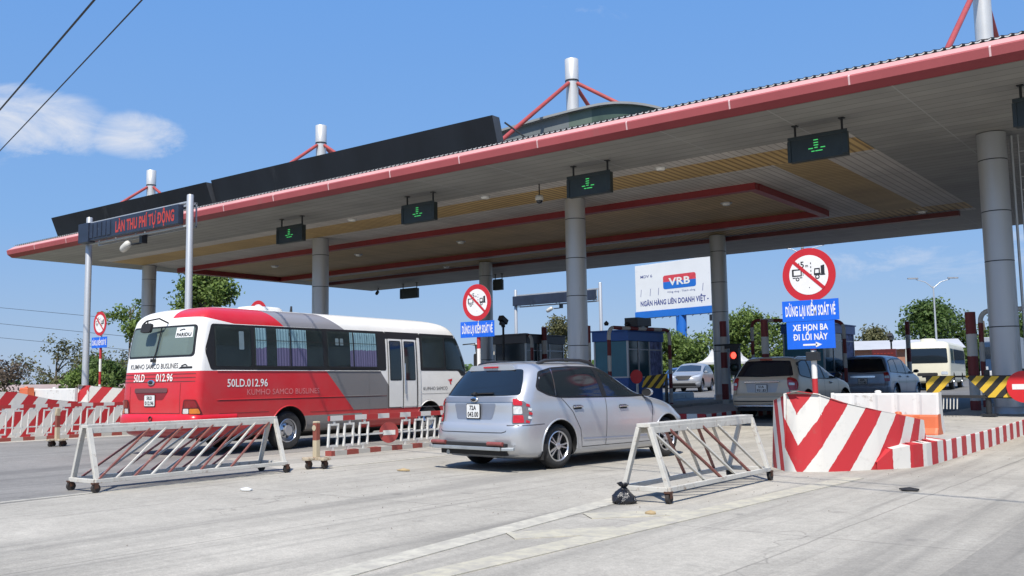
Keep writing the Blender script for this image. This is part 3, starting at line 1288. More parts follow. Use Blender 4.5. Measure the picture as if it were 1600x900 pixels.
def strip_mb(mb, bvh, pts, w, view, off=.003, m=0, cell=.06):
    pts = [Vector(p) for p in pts]
    for a, b in zip(pts[:-1], pts[1:]):
        d = (b - a)
        k = max(1, int(d.length / cell))
        d.normalize()
        n = Vector((-d.y, d.x)) * w / 2
        V, F = [], []
        for i in range(k + 1):
            c = a.lerp(b, i / k)
            V += [tuple(c - n), tuple(c + n)]
            if i:
                j = 2 * i
                F.append((j - 2, j, j + 1, j - 1))
        P, F = project(bvh, V, F, view, off)
        base = len(mb.v)
        mb.v += [tuple(p) for p in P]
        for f in F:
            mb.f.append(tuple(base + i for i in f))
            mb.m.append(m)
            mb.uv.append(None)
            mb.sm.append(True)


def text_decal(mb, bvh, txt, u, v, h, view, width=None, off=.006, m=0, bold=.02, shear=0.0):
    vs, fs, w = text2d(txt, bold, shear)
    sx = h if width is None else width / w
    V = [((u + (x - w / 2) * sx), v + y * h) for x, y in vs]
    P, F = project(bvh, V, fs, view, off)
    base = len(mb.v)
    mb.v += [tuple(p) for p in P]
    for f in F:
        mb.f.append(tuple(base + i for i in f))
        mb.m.append(m)
        mb.uv.append(None)
        mb.sm.append(False)


def mirror_poly(p):
    return [(-a, b) for a, b in p]


def wheel(parent, x, y, r, w, sgn, rim_r, style='five', dark=M_UNDER, n=36):
    """tyre as the wheel's own mesh, rim (and hub) below it; sgn = outward side"""
    M = Matrix.Translation((x, y, r)) @ Matrix.Rotation(sgn * pi / 2, 4, 'Y')
    mb = MB()
    hw = w / 2
    mb.lathe([(rim_r, -hw), (r - .04, -hw), (r - .008, -hw + .03), (r, -hw + .05), (r, hw - .05), (r - .008, hw - .03), (r - .035, hw - .004), (rim_r + .02, hw), (rim_r, hw - .012), (rim_r - .015, hw - .06)], n, 0, M)
    ty = mb.build('wheel', [M_TYRE], parent, angle=40)
    mb = MB()
    mb.lathe([(rim_r - .006, hw - .014), (rim_r - .014, hw - .03), (rim_r - .03, hw - .10), (0, hw - .10)], n, 1, M)
    mb.lathe([(rim_r + .003, hw - .011), (rim_r - .010, hw - .003), (rim_r - .022, hw - .02)], n, 0, M)
    if style == 'five':
        for k in range(5):
            a = 2 * pi * k / 5 + .3
            for s_ in (-1, 1):
                R = M @ Matrix.Rotation(a, 4, 'Z')
                p = [(.03, s_ * .004), (.10, s_ * .006), (rim_r - .010, s_ * .030), (rim_r - .010, s_ * .046), (.09, s_ * .022), (.03, s_ * .016)]
                if s_ < 0:
                    p = p[::-1]
                mb.prism(p, .03, 0, R @ Matrix.Translation((0, 0, hw - .05)))
    elif style == 'many':
        for k in range(9):
            R = M @ Matrix.Rotation(2 * pi * k / 9, 4, 'Z')
            mb.prism([(.03, -.02), (rim_r - .012, -.028), (rim_r - .012, .028), (.03, .02)], .03, 0, R @ Matrix.Translation((0, 0, hw - .06)))
    else:   # pressed steel bus wheel
        mb.lathe([(rim_r - .02, hw - .05), (rim_r - .05, hw - .09), (rim_r * .62, hw - .05), (rim_r * .45, hw - .03), (rim_r * .42, hw + .02), (0, hw + .025)], n, 0, M)
        for k in range(8):
            a = 2 * pi * k / 8
            mb.lathe([(.016, hw - .05), (.016, hw - .015), (0, hw - .015)], 8, 1, M @ Matrix.Translation((rim_r * .55 * cos(a), rim_r * .55 * sin(a), 0)))
    mb.lathe([(.052, hw - .05), (.05, hw - .012), (.03, hw - .008), (0, hw - .006)], 18, 0, M)
    mb.build('rim', [M_ALLOY, dark], ty, angle=35)
    return ty


def plate(parent, M, l1, l2, w=.28, h=.20):
    mb = MB()
    mb.prism(round_poly([(-w / 2, -h / 2), (w / 2, -h / 2), (w / 2, h / 2), (-w / 2, h / 2)], .02), .012, 0, M)
    mb.prism(round_poly([(-w / 2 - .012, -h / 2 - .012), (w / 2 + .012, -h / 2 - .012), (w / 2 + .012, h / 2 + .012), (-w / 2 - .012, h / 2 + .012)], .02), .007, 1, M)
    p = mb.build('number_plate', [M_PLATE, M_UNDER], parent)
    mb = MB()
    T = M @ Matrix.Translation((0, .02, .0145))
    mb.text(l1, h * .32, 0, T, w * .52, .03)
    mb.text(l2, h * .36, 0, M @ Matrix.Translation((0, -h * .40, .0145)), w * .84, .03)
    mb.build('lettering', M_INK, p)
    return p


def tube_on(bvh, pts, view, r, mb, off=.02, m=0, n=8):
    P, _ = project(bvh, pts, [], view, off)
    mb.tube(P, r, n, m)


def make_car(name, label, cat, loc, heading, S):
    """a car in its own frame: x right, y forward from the rear bumper, z up"""
    root = empty(name, loc, -radians(heading))
    tag(root, label, cat)
    paint = S['paint']
    me = shell(S['levels'], warp=S.get('warp'), **S.get('shape', {}))
    hw = max(l[3] for l in S['levels'])
    wr, wy0, wy1 = S['wr'], S['wy'][0], S['wy'][1]
    me = cut_arches(me, [(wy0, wr + .01, wr + .055), (wy1, wr + .01, wr + .055)], [paint, M_UNDER], hw)
    body = bpy.data.objects.new('body', me)
    COL.objects.link(body)
    body.parent = root
    bm0 = bmesh.new()
    me2 = shell(S['levels'], warp=S.get('warp'), **S.get('shape', {}))
    bm0.from_mesh(me2)
    bvh = BVHTree.FromBMesh(bm0)
    bm0.free()
    bpy.data.meshes.remove(me2)
    S['bvh'] = bvh
    tw = S.get('tw', .21)
    for y in (wy0, wy1):
        for sgn in (-1, 1):
            wheel(root, sgn * (hw - .035 - tw / 2), y, wr, tw, sgn, S.get('rim_r', .21), S.get('style', 'five'))
    # dark sills and arch lips
    for sgn in (-1, 1):
        for y in (wy0, wy1):
            mb = MB()
            pts = []
            for k in range(19):
                a = -.15 + (pi + .3) * k / 18
                pts.append((y + (wr + .062) * cos(a), wr + .01 + (wr + .062) * sin(a)))
            V = [p for p in pts if p[1] > S['levels'][0][0] + .02]
            P, _ = project(bvh, V, [], 'R' if sgn > 0 else 'L', .002)
            mb.tube(P, .013, 6)
            mb.build('arch_lip', S.get('lip', paint), body)
    for (nm, polys, m, off, view, r, par) in S['panels']:
        mb = MB()
        for v in ((view, 'L') if view == 'R' else (view,)):
            for poly in polys:
                decal_mb(mb, bvh, poly, v, off, .08, 0, r)
        mb.build(nm, m, root if par is None else par)
    mb = MB()
    for (pts, view, w) in S['seams']:
        for v in ((view, 'L') if view == 'R' else (view,)):
            strip_mb(mb, bvh, pts, w, v, .0035)
    mb.build('panel_gap', M_GAP, body)
    return root, body, bvh


def door_mirror(root, x, y, z, sgn, paint):
    mb = MB()
    M = Matrix.Translation((sgn * (x + .095), y, z)) @ Matrix.Scale(1.25, 4, (1, 0, 0)) @ Matrix.Scale(.85, 4, (0, 0, 1)) @ Matrix.Rotation(pi / 2, 4, 'X')
    mb.lathe([(0, -.06), (.04, -.056), (.066, -.03), (.078, .015), (.075, .045)], 16, 0, M)
    mb.lathe([(.075, .045), (.070, .047), (.066, .040), (0, .040)], 16, 1, M)
    mb.beam((sgn * (x - .04), y + .02, z - .045), (sgn * (x + .05), y + .01, z - .035), .06, .035, 1)
    mb.build('door_mirror', [paint, M_UNDER], root, angle=40)


def handles(root, bvh, spots, m):
    for b, z in spots:
        for v, sgn in (('R', 1), ('L', -1)):
            mb = MB()
            decal_mb(mb, bvh, [(b - .10, z - .035), (b + .10, z - .035), (b + .10, z + .03), (b - .10, z + .03)], v, .003, .05, 1, .03)
            P, _ = project(bvh, [(b - .10, z), (b - .05, z + .006), (b + .05, z + .006), (b + .10, z)], [], v, .022)
            mb.tube(P, .014, 8, 0)
            mb.build('door_handle', [m, M_GAP], root)


# ---- silver people carrier, nearest vehicle
M_SILVER = mat('silver blue car paint', (.50, .515, .54), .28, .55, .035, .8, coat=.55)
KIA = dict(
    paint=M_SILVER, wr=.325, wy=(.965, 3.665), tw=.215, rim_r=.222, style='five',
    levels=[(.17, .30, 4.22, .78), (.20, .14, 4.36, .85), (.26, .06, 4.46, .885), (.36, .015, 4.515, .902), (.50, .0, 4.54, .912),
            (.60, .01, 4.545, .915), (.655, .03, 4.52, .915), (.69, .075, 4.46, .914), (.75, .09, 4.38, .913), (.85, .10, 4.22, .910), (.93, .10, 3.98, .902),
            (.985, .105, 3.72, .892), (1.03, .125, 3.50, .880), (1.07, .155, 3.32, .868), (1.15, .215, 3.13, .850), (1.25, .295, 2.94, .822), (1.35, .38, 2.75, .788),
            (1.42, .44, 2.60, .757), (1.48, .50, 2.44, .715), (1.525, .57, 2.27, .655), (1.557, .68, 2.07, .545), (1.577, .88, 1.85, .37), (1.587, 1.15, 1.6, .14)],
    shape=dict(n_r=3.6, d_r=.42, n_f=2.6, d_f=.95, nz=60),
)
side_glass = [(.60, 1.155), (.585, 1.20), (.70, 1.395), (.98, 1.452), (1.40, 1.472), (1.80, 1.470), (2.12, 1.445), (2.45, 1.355), (2.78, 1.215), (3.06, 1.070), (3.05, 1.03), (2.6, 1.025), (1.9, 1.032), (1.2, 1.042), (.98, 1.05), (.78, 1.09)]
seal = [(.545, 1.15), (.53, 1.20), (.665, 1.42), (.97, 1.478), (1.40, 1.498), (1.82, 1.496), (2.15, 1.470), (2.49, 1.380), (2.83, 1.238), (3.14, 1.078), (3.14, 1.015), (2.6, 1.008), (1.9, 1.014), (1.2, 1.022), (.96, 1.030), (.74, 1.07)]
tail_R = [(.735, 1.045), (.80, 1.052), (.90, 1.00), (.955, .90), (.955, .74), (.93, .68), (.72, .672), (.705, .78), (.715, .95)]
KIA['panels'] = [
    ('window_surround', [seal], M_SEAL, .0028, 'R', .05, None),
    ('side_window', [side_glass], M_GLASS2, .0055, 'R', .05, None),
    ('rear_window', [[(-.60, 1.452), (0, 1.468), (.60, 1.452), (.70, 1.28), (.775, 1.085), (.55, 1.075), (0, 1.068), (-.55, 1.075), (-.775, 1.085), (-.70, 1.28)]], M_GLASS, .005, 'B', .05, None),
    ('tailgate_trim', [[(-.80, .985), (.80, .985), (.795, 1.052), (0, 1.058), (-.795, 1.052)]], mat('satin tailgate strip', (.36, .36, .37), .34, .7, .05, 3), .010, 'B', .02, None),
    ('plate_recess', [[(-.44, .965), (.44, .965), (.37, .735), (-.37, .735)]], mat('recess paint', (.25, .275, .33), .38, .5, .05, 1), .003, 'B', .04, None),
    ('windscreen', [[(-.64, 1.10), (.64, 1.10), (.52, 1.45), (-.52, 1.45)]], M_GLASS2, .005, 'F', .05, None),
    ('side_moulding', [[(1.48, .425), (3.22, .395), (3.22, .375), (1.48, .40)]], mat('pale blue moulding', (.33, .37, .48), .3, .5, .05, 2), .010, 'R', .0, None),
]
KIA['seams'] = [
    ([(1.46, .30), (1.42, .55), (1.25, .82), (1.02, 1.03)], 'R', .009),
    ([(2.04, 1.01), (2.05, .80), (2.02, .30)], 'R', .009),
    ([(3.20, 1.00), (3.24, .80), (3.16, .32)], 'R', .009),
    ([(1.46, .29), (3.16, .29)], 'R', .010),
    ([(.72, .66), (.68, .572), (.62, .555), (-.62, .555), (-.68, .572), (-.72, .66)], 'B', .011),
    ([(.915, .655), (.70, .655), (.68, .66)], 'B', .009), ([(-.915, .655), (-.70, .655), (-.68, .66)], 'B', .009),
    ([(.20, .655), (.40, .66), (.62, .665)], 'R', .008),
]
kia, kia_body, kb = make_car('people_carrier', 'silver people carrier driving towards the booths, roof rails and red tail lamps', 'car', (-9.06, 10.72, 0), 6.9, KIA)
mb = MB()
for sgn in (-1, 1):
    mb = MB()
    v = 'BR' if sgn > 0 else 'BL'
    decal_mb(mb, kb, [(.618, 1.045), (.70, 1.035), (.80, .985), (.885, .90), (.90, .80), (.87, .685), (.612, .675), (.625, .85)], v, .008, .035, 2, .03)
    decal_mb(mb, kb, [(.632, 1.03), (.70, 1.02), (.765, .985), (.765, .935), (.638, .94)], v, .012, .03, 0, .02)
    decal_mb(mb, kb, [(.640, .925), (.755, .922), (.765, .815), (.640, .815)], v, .012, .03, 1, .02)
    decal_mb(mb, kb, [(.638, .800), (.775, .800), (.785, .692), (.628, .690)], v, .012, .03, 0, .02)
    for k in range(5):
        a0 = .965 - k * .058
        uo = .80 + .055 * sin(pi * (k + .6) / 5)
        decal_mb(mb, kb, [(uo, a0), (uo + .05, a0 - .02), (uo + .045, a0 - .052), (uo - .005, a0 - .04)], v, .012, .03, k % 2, .01)
    mb.build('tail_lamp', [M_TAILR, M_TAILC, mat('smoky lamp housing', (.22, .20, .20), .2, .5, .15, 12)], kia)
    door_mirror(kia, .865, 3.06, 1.075, sgn, M_SILVER)
    # roof rail
    mb = MB()
    P, _ = project(kb, [(sgn * .62, .80), (sgn * .635, .95), (sgn * .635, 1.3), (sgn * .63, 1.75), (sgn * .61, 2.0), (sgn * .59, 2.12)], [], 'T', .0)
    P = [p + Vector((0, 0, dz)) for p, dz in zip(P, (.0, .05, .062, .06, .045, .0))]
    mb.tube(P, [.03, .026, .024, .024, .026, .03], 10)
    mb.build('roof_rail', mat('black roof rail', (.03, .032, .036), .4, 0, .1, 4), kia)
# window pillars
mb = MB()
for v in ('R', 'L'):
    decal_mb(mb, kb, [(1.90, 1.46), (1.99, 1.455), (2.09, 1.03), (1.98, 1.03)], v, .008, .05, 0)
    decal_mb(mb, kb, [(.935, 1.455), (.955, 1.455), (.925, 1.06), (.905, 1.06)], v, .009, .05, 1)
mb.build('window_pillar', [M_SEAL, M_CHROME], kia)
handles(kia, kb, [(1.36, .885), (2.46, .865)], M_CHROME)
mb = MB()
mb.prism(round_poly([(-.50, -.03), (.50, -.03), (.44, .05), (-.44, .05)], .03), .10, 0, Matrix(((1, 0, 0, 0), (0, 0, 1, .46), (0, 1, 0, 1.475), (0, 0, 0, 1))))
sp_ = mb.build('spoiler', [M_SILVER], kia, bevel=.015)
mb = MB()
mb.box((0, .447, 1.492), (.30, .03, .026))
mb.build('brake_lamp', M_TAILR, sp_, bevel=.006)
plate(kia, Matrix(((1, 0, 0, 0), (0, 0, -1, .078), (0, 1, 0, .855), (0, 0, 0, 1))), '72A', '043.00', .27, .20)
mb = MB()
mb.lathe([(0, .012), (.058, .010), (.066, .0)], 24, 0, Matrix(((1.15, 0, 0, 0), (0, 0, -1, .092), (0, .62, 0, 1.02), (0, 0, 0, 1))))
mb.lathe([(0, .015), (.040, .013), (.046, .006)], 24, 1, Matrix(((1.15, 0, 0, 0), (0, 0, -1, .090), (0, .55, 0, 1.02), (0, 0, 0, 1))))
mb.build('emblem', [M_CHROME, M_UNDER], kia)
mb = MB()
mb.beam((-.12, .16, 1.105), (.34, .155, 1.115), .03, .018, 0)
mb.beam((-.02, .13, 1.085), (-.02, .15, 1.12), .05, .05, 0)
mb.build('rear_wiper', M_UNDER, kia)
# chromed rear bumper bar with red reflectors
mb = MB()
mb.box((0, -.055, .335), (1.42, .09, .05), 0)
mb.box((-.80, -.02, .335), (.18, .08, .045), 0, Matrix.Rotation(-.5, 3, 'Z'))
mb.box((.80, -.02, .335), (.18, .08, .045), 0, Matrix.Rotation(.5, 3, 'Z'))
mb.box((0, -.03, .385), (1.55, .07, .05), 1)
mb.box((0, .08, .27), (1.34, .10, .08), 1)
mb.tube([(-.5, .02, .25), (-.5, .4, .25)], .03, 10, 0)
bar = mb.build('bumper_bar', [mat('step bar steel', (.42, .45, .46), .35, .6, .15, 4), M_UNDER], kia, bevel=.008)
for cx_ in (-.60, .60):
    mb = MB()
    mb.tube([(cx_ - .15, -.075, .405), (cx_ + .15, -.075, .405)], .030, 14)
    mb.build('reflector', mat('faded red reflector', (.20, .055, .048), .4, 0, .25, 8), bar)
mb = MB()
for v in ('R', 'L'):
    decal_mb(mb, kb, [(.58, .20), (.68, .20), (.66, .38), (.60, .38)], v, .006, .05, 0)
    sg = 1 if v == 'R' else -1
    mb.box((sg * .80, .60, .26), (.2, .012, .22), 0)
mb.build('mud_flap', M_UNDER, kia)

# ---- gold sport utility car in the shade at the booth
M_GOLD = mat('champagne car paint', (.62, .505, .365), .35, .15, .04, .8, coat=.5)
GOLD = dict(
    paint=M_GOLD, wr=.36, wy=(.93, 3.64), tw=.23, rim_r=.235, style='many', lip=M_UNDER,
    levels=[(.22, .30, 4.30, .80), (.27, .10, 4.45, .87), (.36, .03, 4.55, .905), (.50, .0, 4.60, .922), (.62, .01, 4.62, .925), (.70, .06, 4.58, .925), (.85, .09, 4.50, .922),
            (.98, .10, 4.22, .912), (1.05, .115, 3.85, .902), (1.11, .145, 3.52, .890), (1.20, .21, 3.20, .865), (1.35, .32, 2.86, .818), (1.50, .43, 2.52, .752), (1.58, .50, 2.32, .70),
            (1.635, .58, 2.1, .62), (1.67, .75, 1.9, .48), (1.69, 1.05, 1.6, .25)],
    shape=dict(n_r=3.6, d_r=.42, n_f=2.7, d_f=.8, nz=46))
GOLD['panels'] = [
    ('window_surround', [[(.50, 1.19), (.62, 1.50), (1.0, 1.575), (1.6, 1.585), (2.2, 1.52), (2.7, 1.34), (3.25, 1.12), (3.2, 1.06), (2.4, 1.05), (1.2, 1.07), (.6, 1.13)]], M_SEAL, .003, 'R', .05, None),
    ('side_window', [[(.56, 1.20), (.66, 1.47), (1.0, 1.55), (1.28, 1.555), (1.20, 1.09), (.62, 1.16)], [(1.36, 1.558), (1.6, 1.558), (2.02, 1.53), (2.10, 1.08), (1.28, 1.09)], [(2.1, 1.515), (2.2, 1.495), (2.66, 1.32), (3.1, 1.13), (3.08, 1.085), (2.2, 1.08)]], M_GLASS2, .006, 'R', .04, None),
    ('rear_window', [[(-.62, 1.56), (0, 1.575), (.62, 1.56), (.72, 1.36), (.80, 1.15), (0, 1.13), (-.80, 1.15), (-.72, 1.36)]], M_GLASS, .005, 'B', .05, None),
    ('windscreen', [[(-.66, 1.17), (.66, 1.17), (.54, 1.56), (-.54, 1.56)]], M_GLASS2, .005, 'F', .05, None),
    ('plate_recess', [[(-.46, .965), (.46, .965), (.40, .72), (-.40, .72)]], mat('gold recess paint', (.42, .40, .38), .4, .4, .05, 1), .003, 'B', .04, None),
    ('bumper_strip', [[(-.80, .50), (.80, .50), (.80, .47), (-.80, .47)]], M_GAP, .005, 'B', 0, None),
]
GOLD['seams'] = [
    ([(1.33, .40), (1.34, .60), (1.22, 1.06)], 'R', .010), ([(2.12, 1.06), (2.10, .32)], 'R', .010), ([(3.15, 1.05), (3.12, .34)], 'R', .010),
    ([(1.36, .33), (3.12, .33)], 'R', .012),
    ([(.74, 1.14), (.74, .70), (.68, .60), (-.68, .60), (-.74, .70), (-.74, 1.14)], 'B', .011)]
gold, gold_body, gb = make_car('sport_utility_car', 'champagne sport utility car seen from behind at the red light', 'car', (-10.92, 25.60, gz(26.5)), 1.5, GOLD)
gold.scale = (1.07, 1.07, 1.05)
for sgn in (-1, 1):
    mb = MB()
    v = 'BR' if sgn > 0 else 'BL'
    decal_mb(mb, gb, [(.60, 1.10), (.70, 1.115), (.84, 1.05), (.88, .92), (.83, .78), (.62, .77), (.585, .93)], v, .012, .04, 0, .05)
    decal_mb(mb, gb, [(.625, .975), (.76, .965), (.76, .905), (.62, .905)], v, .016, .04, 1, .02)
    mb.build('tail_lamp', [M_TAILR, M_TAILC], gold)
    door_mirror(gold, .885, 3.02, 1.16, sgn, M_GOLD)
    mb = MB()
    P, _ = project(gb, [(sgn * .63, .75), (sgn * .645, .95), (sgn * .645, 1.7), (sgn * .62, 2.15)], [], 'T', .0)
    mb.tube([p + Vector((0, 0, dz)) for p, dz in zip(P, (.0, .05, .05, .0))], .022, 8)
    mb.build('roof_rail', M_CHROME, gold)
handles(gold, gb, [(1.5, .98), (2.55, .96)], M_CHROME)
plate(gold, Matrix(((1, 0, 0, 0), (0, 0, -1, .072), (0, 1, 0, .82), (0, 0, 0, 1))), '51A', '951.83', .30, .20)
mb = MB()
mb.box((0, .082, 1.0), (.98, .03, .05))
mb.build('tailgate_trim', M_CHROME, gold, bevel=.01)
mb = MB()
mb.box((0, .44, 1.60), (.34, .03, .03))
mb.build('brake_lamp', M_TAILR, gold, bevel=.006)
mb = MB()
mb.beam((-.30, .18, 1.185), (.36, .17, 1.165), .03, .02)
mb.build('rear_wiper', M_UNDER, gold)
mb = MB()
mb.tube([(-.72, .03, .36), (-.66, -.05, .36), (.66, -.05, .36), (.72, .03, .36)], .035, 12)
mb.box((0, .02, .28), (1.3, .12, .10), 1)
mb.build('bumper_bar', [M_CHROME, M_UNDER], gold)

# ---- blue grey people carrier ahead of it
M_BLUEG = mat('blue grey car paint', (.27, .32, .40), .33, .5, .04, .8, coat=.5)
INN = dict(
    paint=M_BLUEG, wr=.34, wy=(.95, 3.70), tw=.21, rim_r=.22, style='many',
    levels=[(.20, .25, 4.25, .76), (.26, .08, 4.42, .84), (.40, .01, 4.53, .875), (.60, .0, 4.56, .885), (.72, .03, 4.50, .885), (.88, .05, 4.38, .880), (.97, .055, 4.15, .872),
            (1.04, .06, 3.85, .862), (1.10, .075, 3.60, .848), (1.20, .10, 3.38, .826), (1.40, .18, 3.02, .775), (1.55, .25, 2.76, .72), (1.64, .31, 2.55, .655), (1.69, .40, 2.35, .56), (1.725, .6, 2.1, .38), (1.735, .9, 1.9, .2)],
    shape=dict(n_r=4.4, d_r=.34, n_f=2.6, d_f=.8, nz=44))
INN['panels'] = [
    ('window_surround', [[(.33, 1.11), (.44, 1.52), (1.0, 1.60), (1.9, 1.61), (2.4, 1.55), (2.9, 1.36), (3.4, 1.14), (3.35, 1.06), (2, 1.05)]], M_SEAL, .003, 'R', .05, None),
    ('side_window', [[(.40, 1.12), (.50, 1.50), (1.14, 1.575), (1.14, 1.10)], [(1.22, 1.578), (2.05, 1.575), (2.12, 1.09), (1.22, 1.10)], [(2.14, 1.565), (2.4, 1.52), (2.86, 1.34), (3.28, 1.14), (3.26, 1.09), (2.2, 1.09)]], glass_mat('blue reflecting side glass', (.05, .07, .11), .06), .006, 'R', .04, None),
    ('rear_window', [[(-.60, 1.58), (0, 1.595), (.60, 1.58), (.70, 1.34), (.77, 1.14), (0, 1.11), (-.77, 1.14), (-.70, 1.34)]], M_GLASS2, .005, 'B', .06, None),
    ('windscreen', [[(-.66, 1.16), (.66, 1.16), (.54, 1.58), (-.54, 1.58)]], M_GLASS2, .005, 'F', .05, None),
    ('tailgate_trim', [[(-.42, .99), (.42, .99), (.42, .93), (-.42, .93)]], M_CHROME, .012, 'B', .02, None),
]
INN['seams'] = [([(1.30, .40), (1.28, .66), (1.18, 1.07)], 'R', .010), ([(2.14, 1.07), (2.10, .30)], 'R', .010), ([(3.3, 1.05), (3.2, .32)], 'R', .010),
                ([(.74, 1.1), (.74, .62), (-.74, .62), (-.74, 1.1)], 'B', .011)]
inn, inn_body, ib = make_car('people_carrier', 'blue grey people carrier waiting ahead, beyond the white plastic barrier', 'car', (-11.30, 35.8, gz(37)), 0.0, INN)
inn.scale = (1.07, 1.07, 1.04)
for sgn in (-1, 1):
    mb = MB()
    v = 'BR' if sgn > 0 else 'BL'
    decal_mb(mb, ib, [(.56, 1.10), (.72, 1.11), (.76, .96), (.74, .79), (.57, .79)], v, .012, .04, 0, .03)
    decal_mb(mb, ib, [(.58, .985), (.72, .985), (.72, .90), (.58, .90)], v, .016, .04, 1, .02)
    mb.build('tail_lamp', [M_TAILR, M_TAILC], inn)
    door_mirror(inn, .85, 3.22, 1.15, sgn, M_BLUEG)
handles(inn, ib, [(1.42, .96), (2.36, .95)], M_CHROME)
plate(inn, Matrix(((1, 0, 0, 0), (0, 0, -1, .03), (0, 1, 0, .80), (0, 0, 0, 1))), '60A', '112.40', .30, .20)

# ---- white crossover coming the other way, its paint greyed to stand for shade
M_WHITE = mat('shade greyed car paint', (.33, .34, .355), .32, .3, .03, .8, coat=.5)
MAZ = dict(
    paint=M_WHITE, wr=.36, wy=(.95, 3.65), tw=.22, rim_r=.235, style='five', lip=M_UNDER,
    levels=[(.22, .25, 4.20, .78), (.28, .08, 4.40, .87), (.40, .02, 4.50, .905), (.60, .0, 4.53, .915), (.75, .03, 4.50, .915), (.90, .06, 4.36, .908), (1.0, .08, 4.05, .898), (1.06, .10, 3.70, .886), (1.12, .14, 3.42, .870),
            (1.25, .25, 3.08, .83), (1.45, .42, 2.62, .755), (1.56, .55, 2.35, .68), (1.63, .75, 2.1, .55), (1.665, 1.1, 1.7, .25)],
    shape=dict(n_r=3.2, d_r=.45, n_f=2.7, d_f=.7, nz=40))
MAZ['panels'] = [
    ('side_window', [[(.60, 1.17), (.85, 1.48), (1.5, 1.53), (2.1, 1.46), (2.7, 1.27), (3.1, 1.10), (2.0, 1.07)]], M_GLASS2, .006, 'R', .04, None),
    ('windscreen', [[(-.70, 1.17), (.70, 1.17), (.60, 1.50), (0, 1.55), (-.60, 1.50)]], glass_mat('sky lit windscreen', (.02, .03, .045), .04), .005, 'F', .05, None),
    ('grille', [[(-.40, .90), (.40, .90), (.46, .80), (.30, .66), (-.30, .66), (-.46, .80)]], M_UNDER, .006, 'F', .04, None),
    ('air_intake', [[(-.62, .50), (.62, .50), (.70, .34), (-.70, .34)]], M_UNDER, .006, 'F', .03, None),
    ('grille_trim', [[(-.46, .80), (-.30, .655), (.30, .655), (.46, .80), (.43, .80), (.28, .68), (-.28, .68), (-.43, .80)]], M_CHROME, .012, 'F', 0, None),
]
MAZ['seams'] = [([(2.0, 1.05), (2.0, .32)], 'R', .01), ([(3.1, 1.05), (3.05, .34)], 'R', .01), ([(-.75, 1.02), (-.5, .92), (.5, .92), (.75, 1.02)], 'F', .012)]
maz, maz_body, zb_ = make_car('crossover_car', 'shade greyed crossover car facing the camera between the middle and rear columns', 'car', (-28.75, 57.6, gz(55)), 165, MAZ)
maz.scale = (1.12, 1.12, 1.08)
for sgn in (-1, 1):
    mb = MB()
    flip = (lambda p: p) if sgn > 0 else mirror_poly
    decal_mb(mb, zb_, flip([(.48, .89), (.78, .97), (.88, .95), (.80, .84), (.52, .80)]), 'F', .010, .05, 0, .03)
    mb.build('headlight', M_HEADL, maz)
    mb = MB()
    decal_mb(mb, zb_, flip([(.68, .55), (.84, .58), (.84, .48), (.68, .44)]), 'F', .010, .05, 0, .03)
    mb.build('fog_lamp', M_HEADL, maz)
    door_mirror(maz, .875, 3.0, 1.14, sgn, M_WHITE)

# ---- blue hatchback half hidden behind the booth
M_BLUEC = mat('bright blue car paint', (.04, .10, .28), .3, .3, .05, .8, coat=.5)
HAT = dict(paint=M_BLUEC, wr=.32, wy=(.85, 3.35), tw=.2, rim_r=.2, style='many',
           levels=[(.18, .2, 4.0, .74), (.25, .06, 4.15, .82), (.45, .0, 4.22, .86), (.70, .02, 4.20, .86), (.85, .05, 4.0, .85), (.95, .08, 3.5, .84), (1.02, .12, 3.2, .82), (1.2, .3, 2.8, .76), (1.38, .5, 2.4, .68), (1.48, .75, 2.05, .5), (1.52, 1.1, 1.7, .2)],
           shape=dict(nz=32),
           panels=[('side_window', [[(.5, 1.05), (.75, 1.32), (1.4, 1.4), (2.0, 1.33), (2.9, 1.03), (2, .98)]], M_GLASS2, .006, 'R', .04, None),
                   ('windscreen', [[(-.66, 1.05), (.66, 1.05), (.54, 1.38), (-.54, 1.38)]], M_GLASS2, .005, 'F', .05, None),
                   ('grille', [[(-.4, .72), (.4, .72), (.34, .6), (-.34, .6)]], M_UNDER, .006, 'F', .03, None),
                   ('headlight', [[(.5, .78), (.76, .84), (.76, .74), (.5, .68)], [(-.5, .78), (-.76, .84), (-.76, .74), (-.5, .68)]], M_HEADL, .008, 'F', .03, None)],
           seams=[([(1.9, .98), (1.9, .3)], 'R', .01)])
make_car('hatchback_car', 'bright blue hatchback facing the camera behind the greyed crossover', 'car', (-34.6, 66.5, gz(66)), 165, HAT)

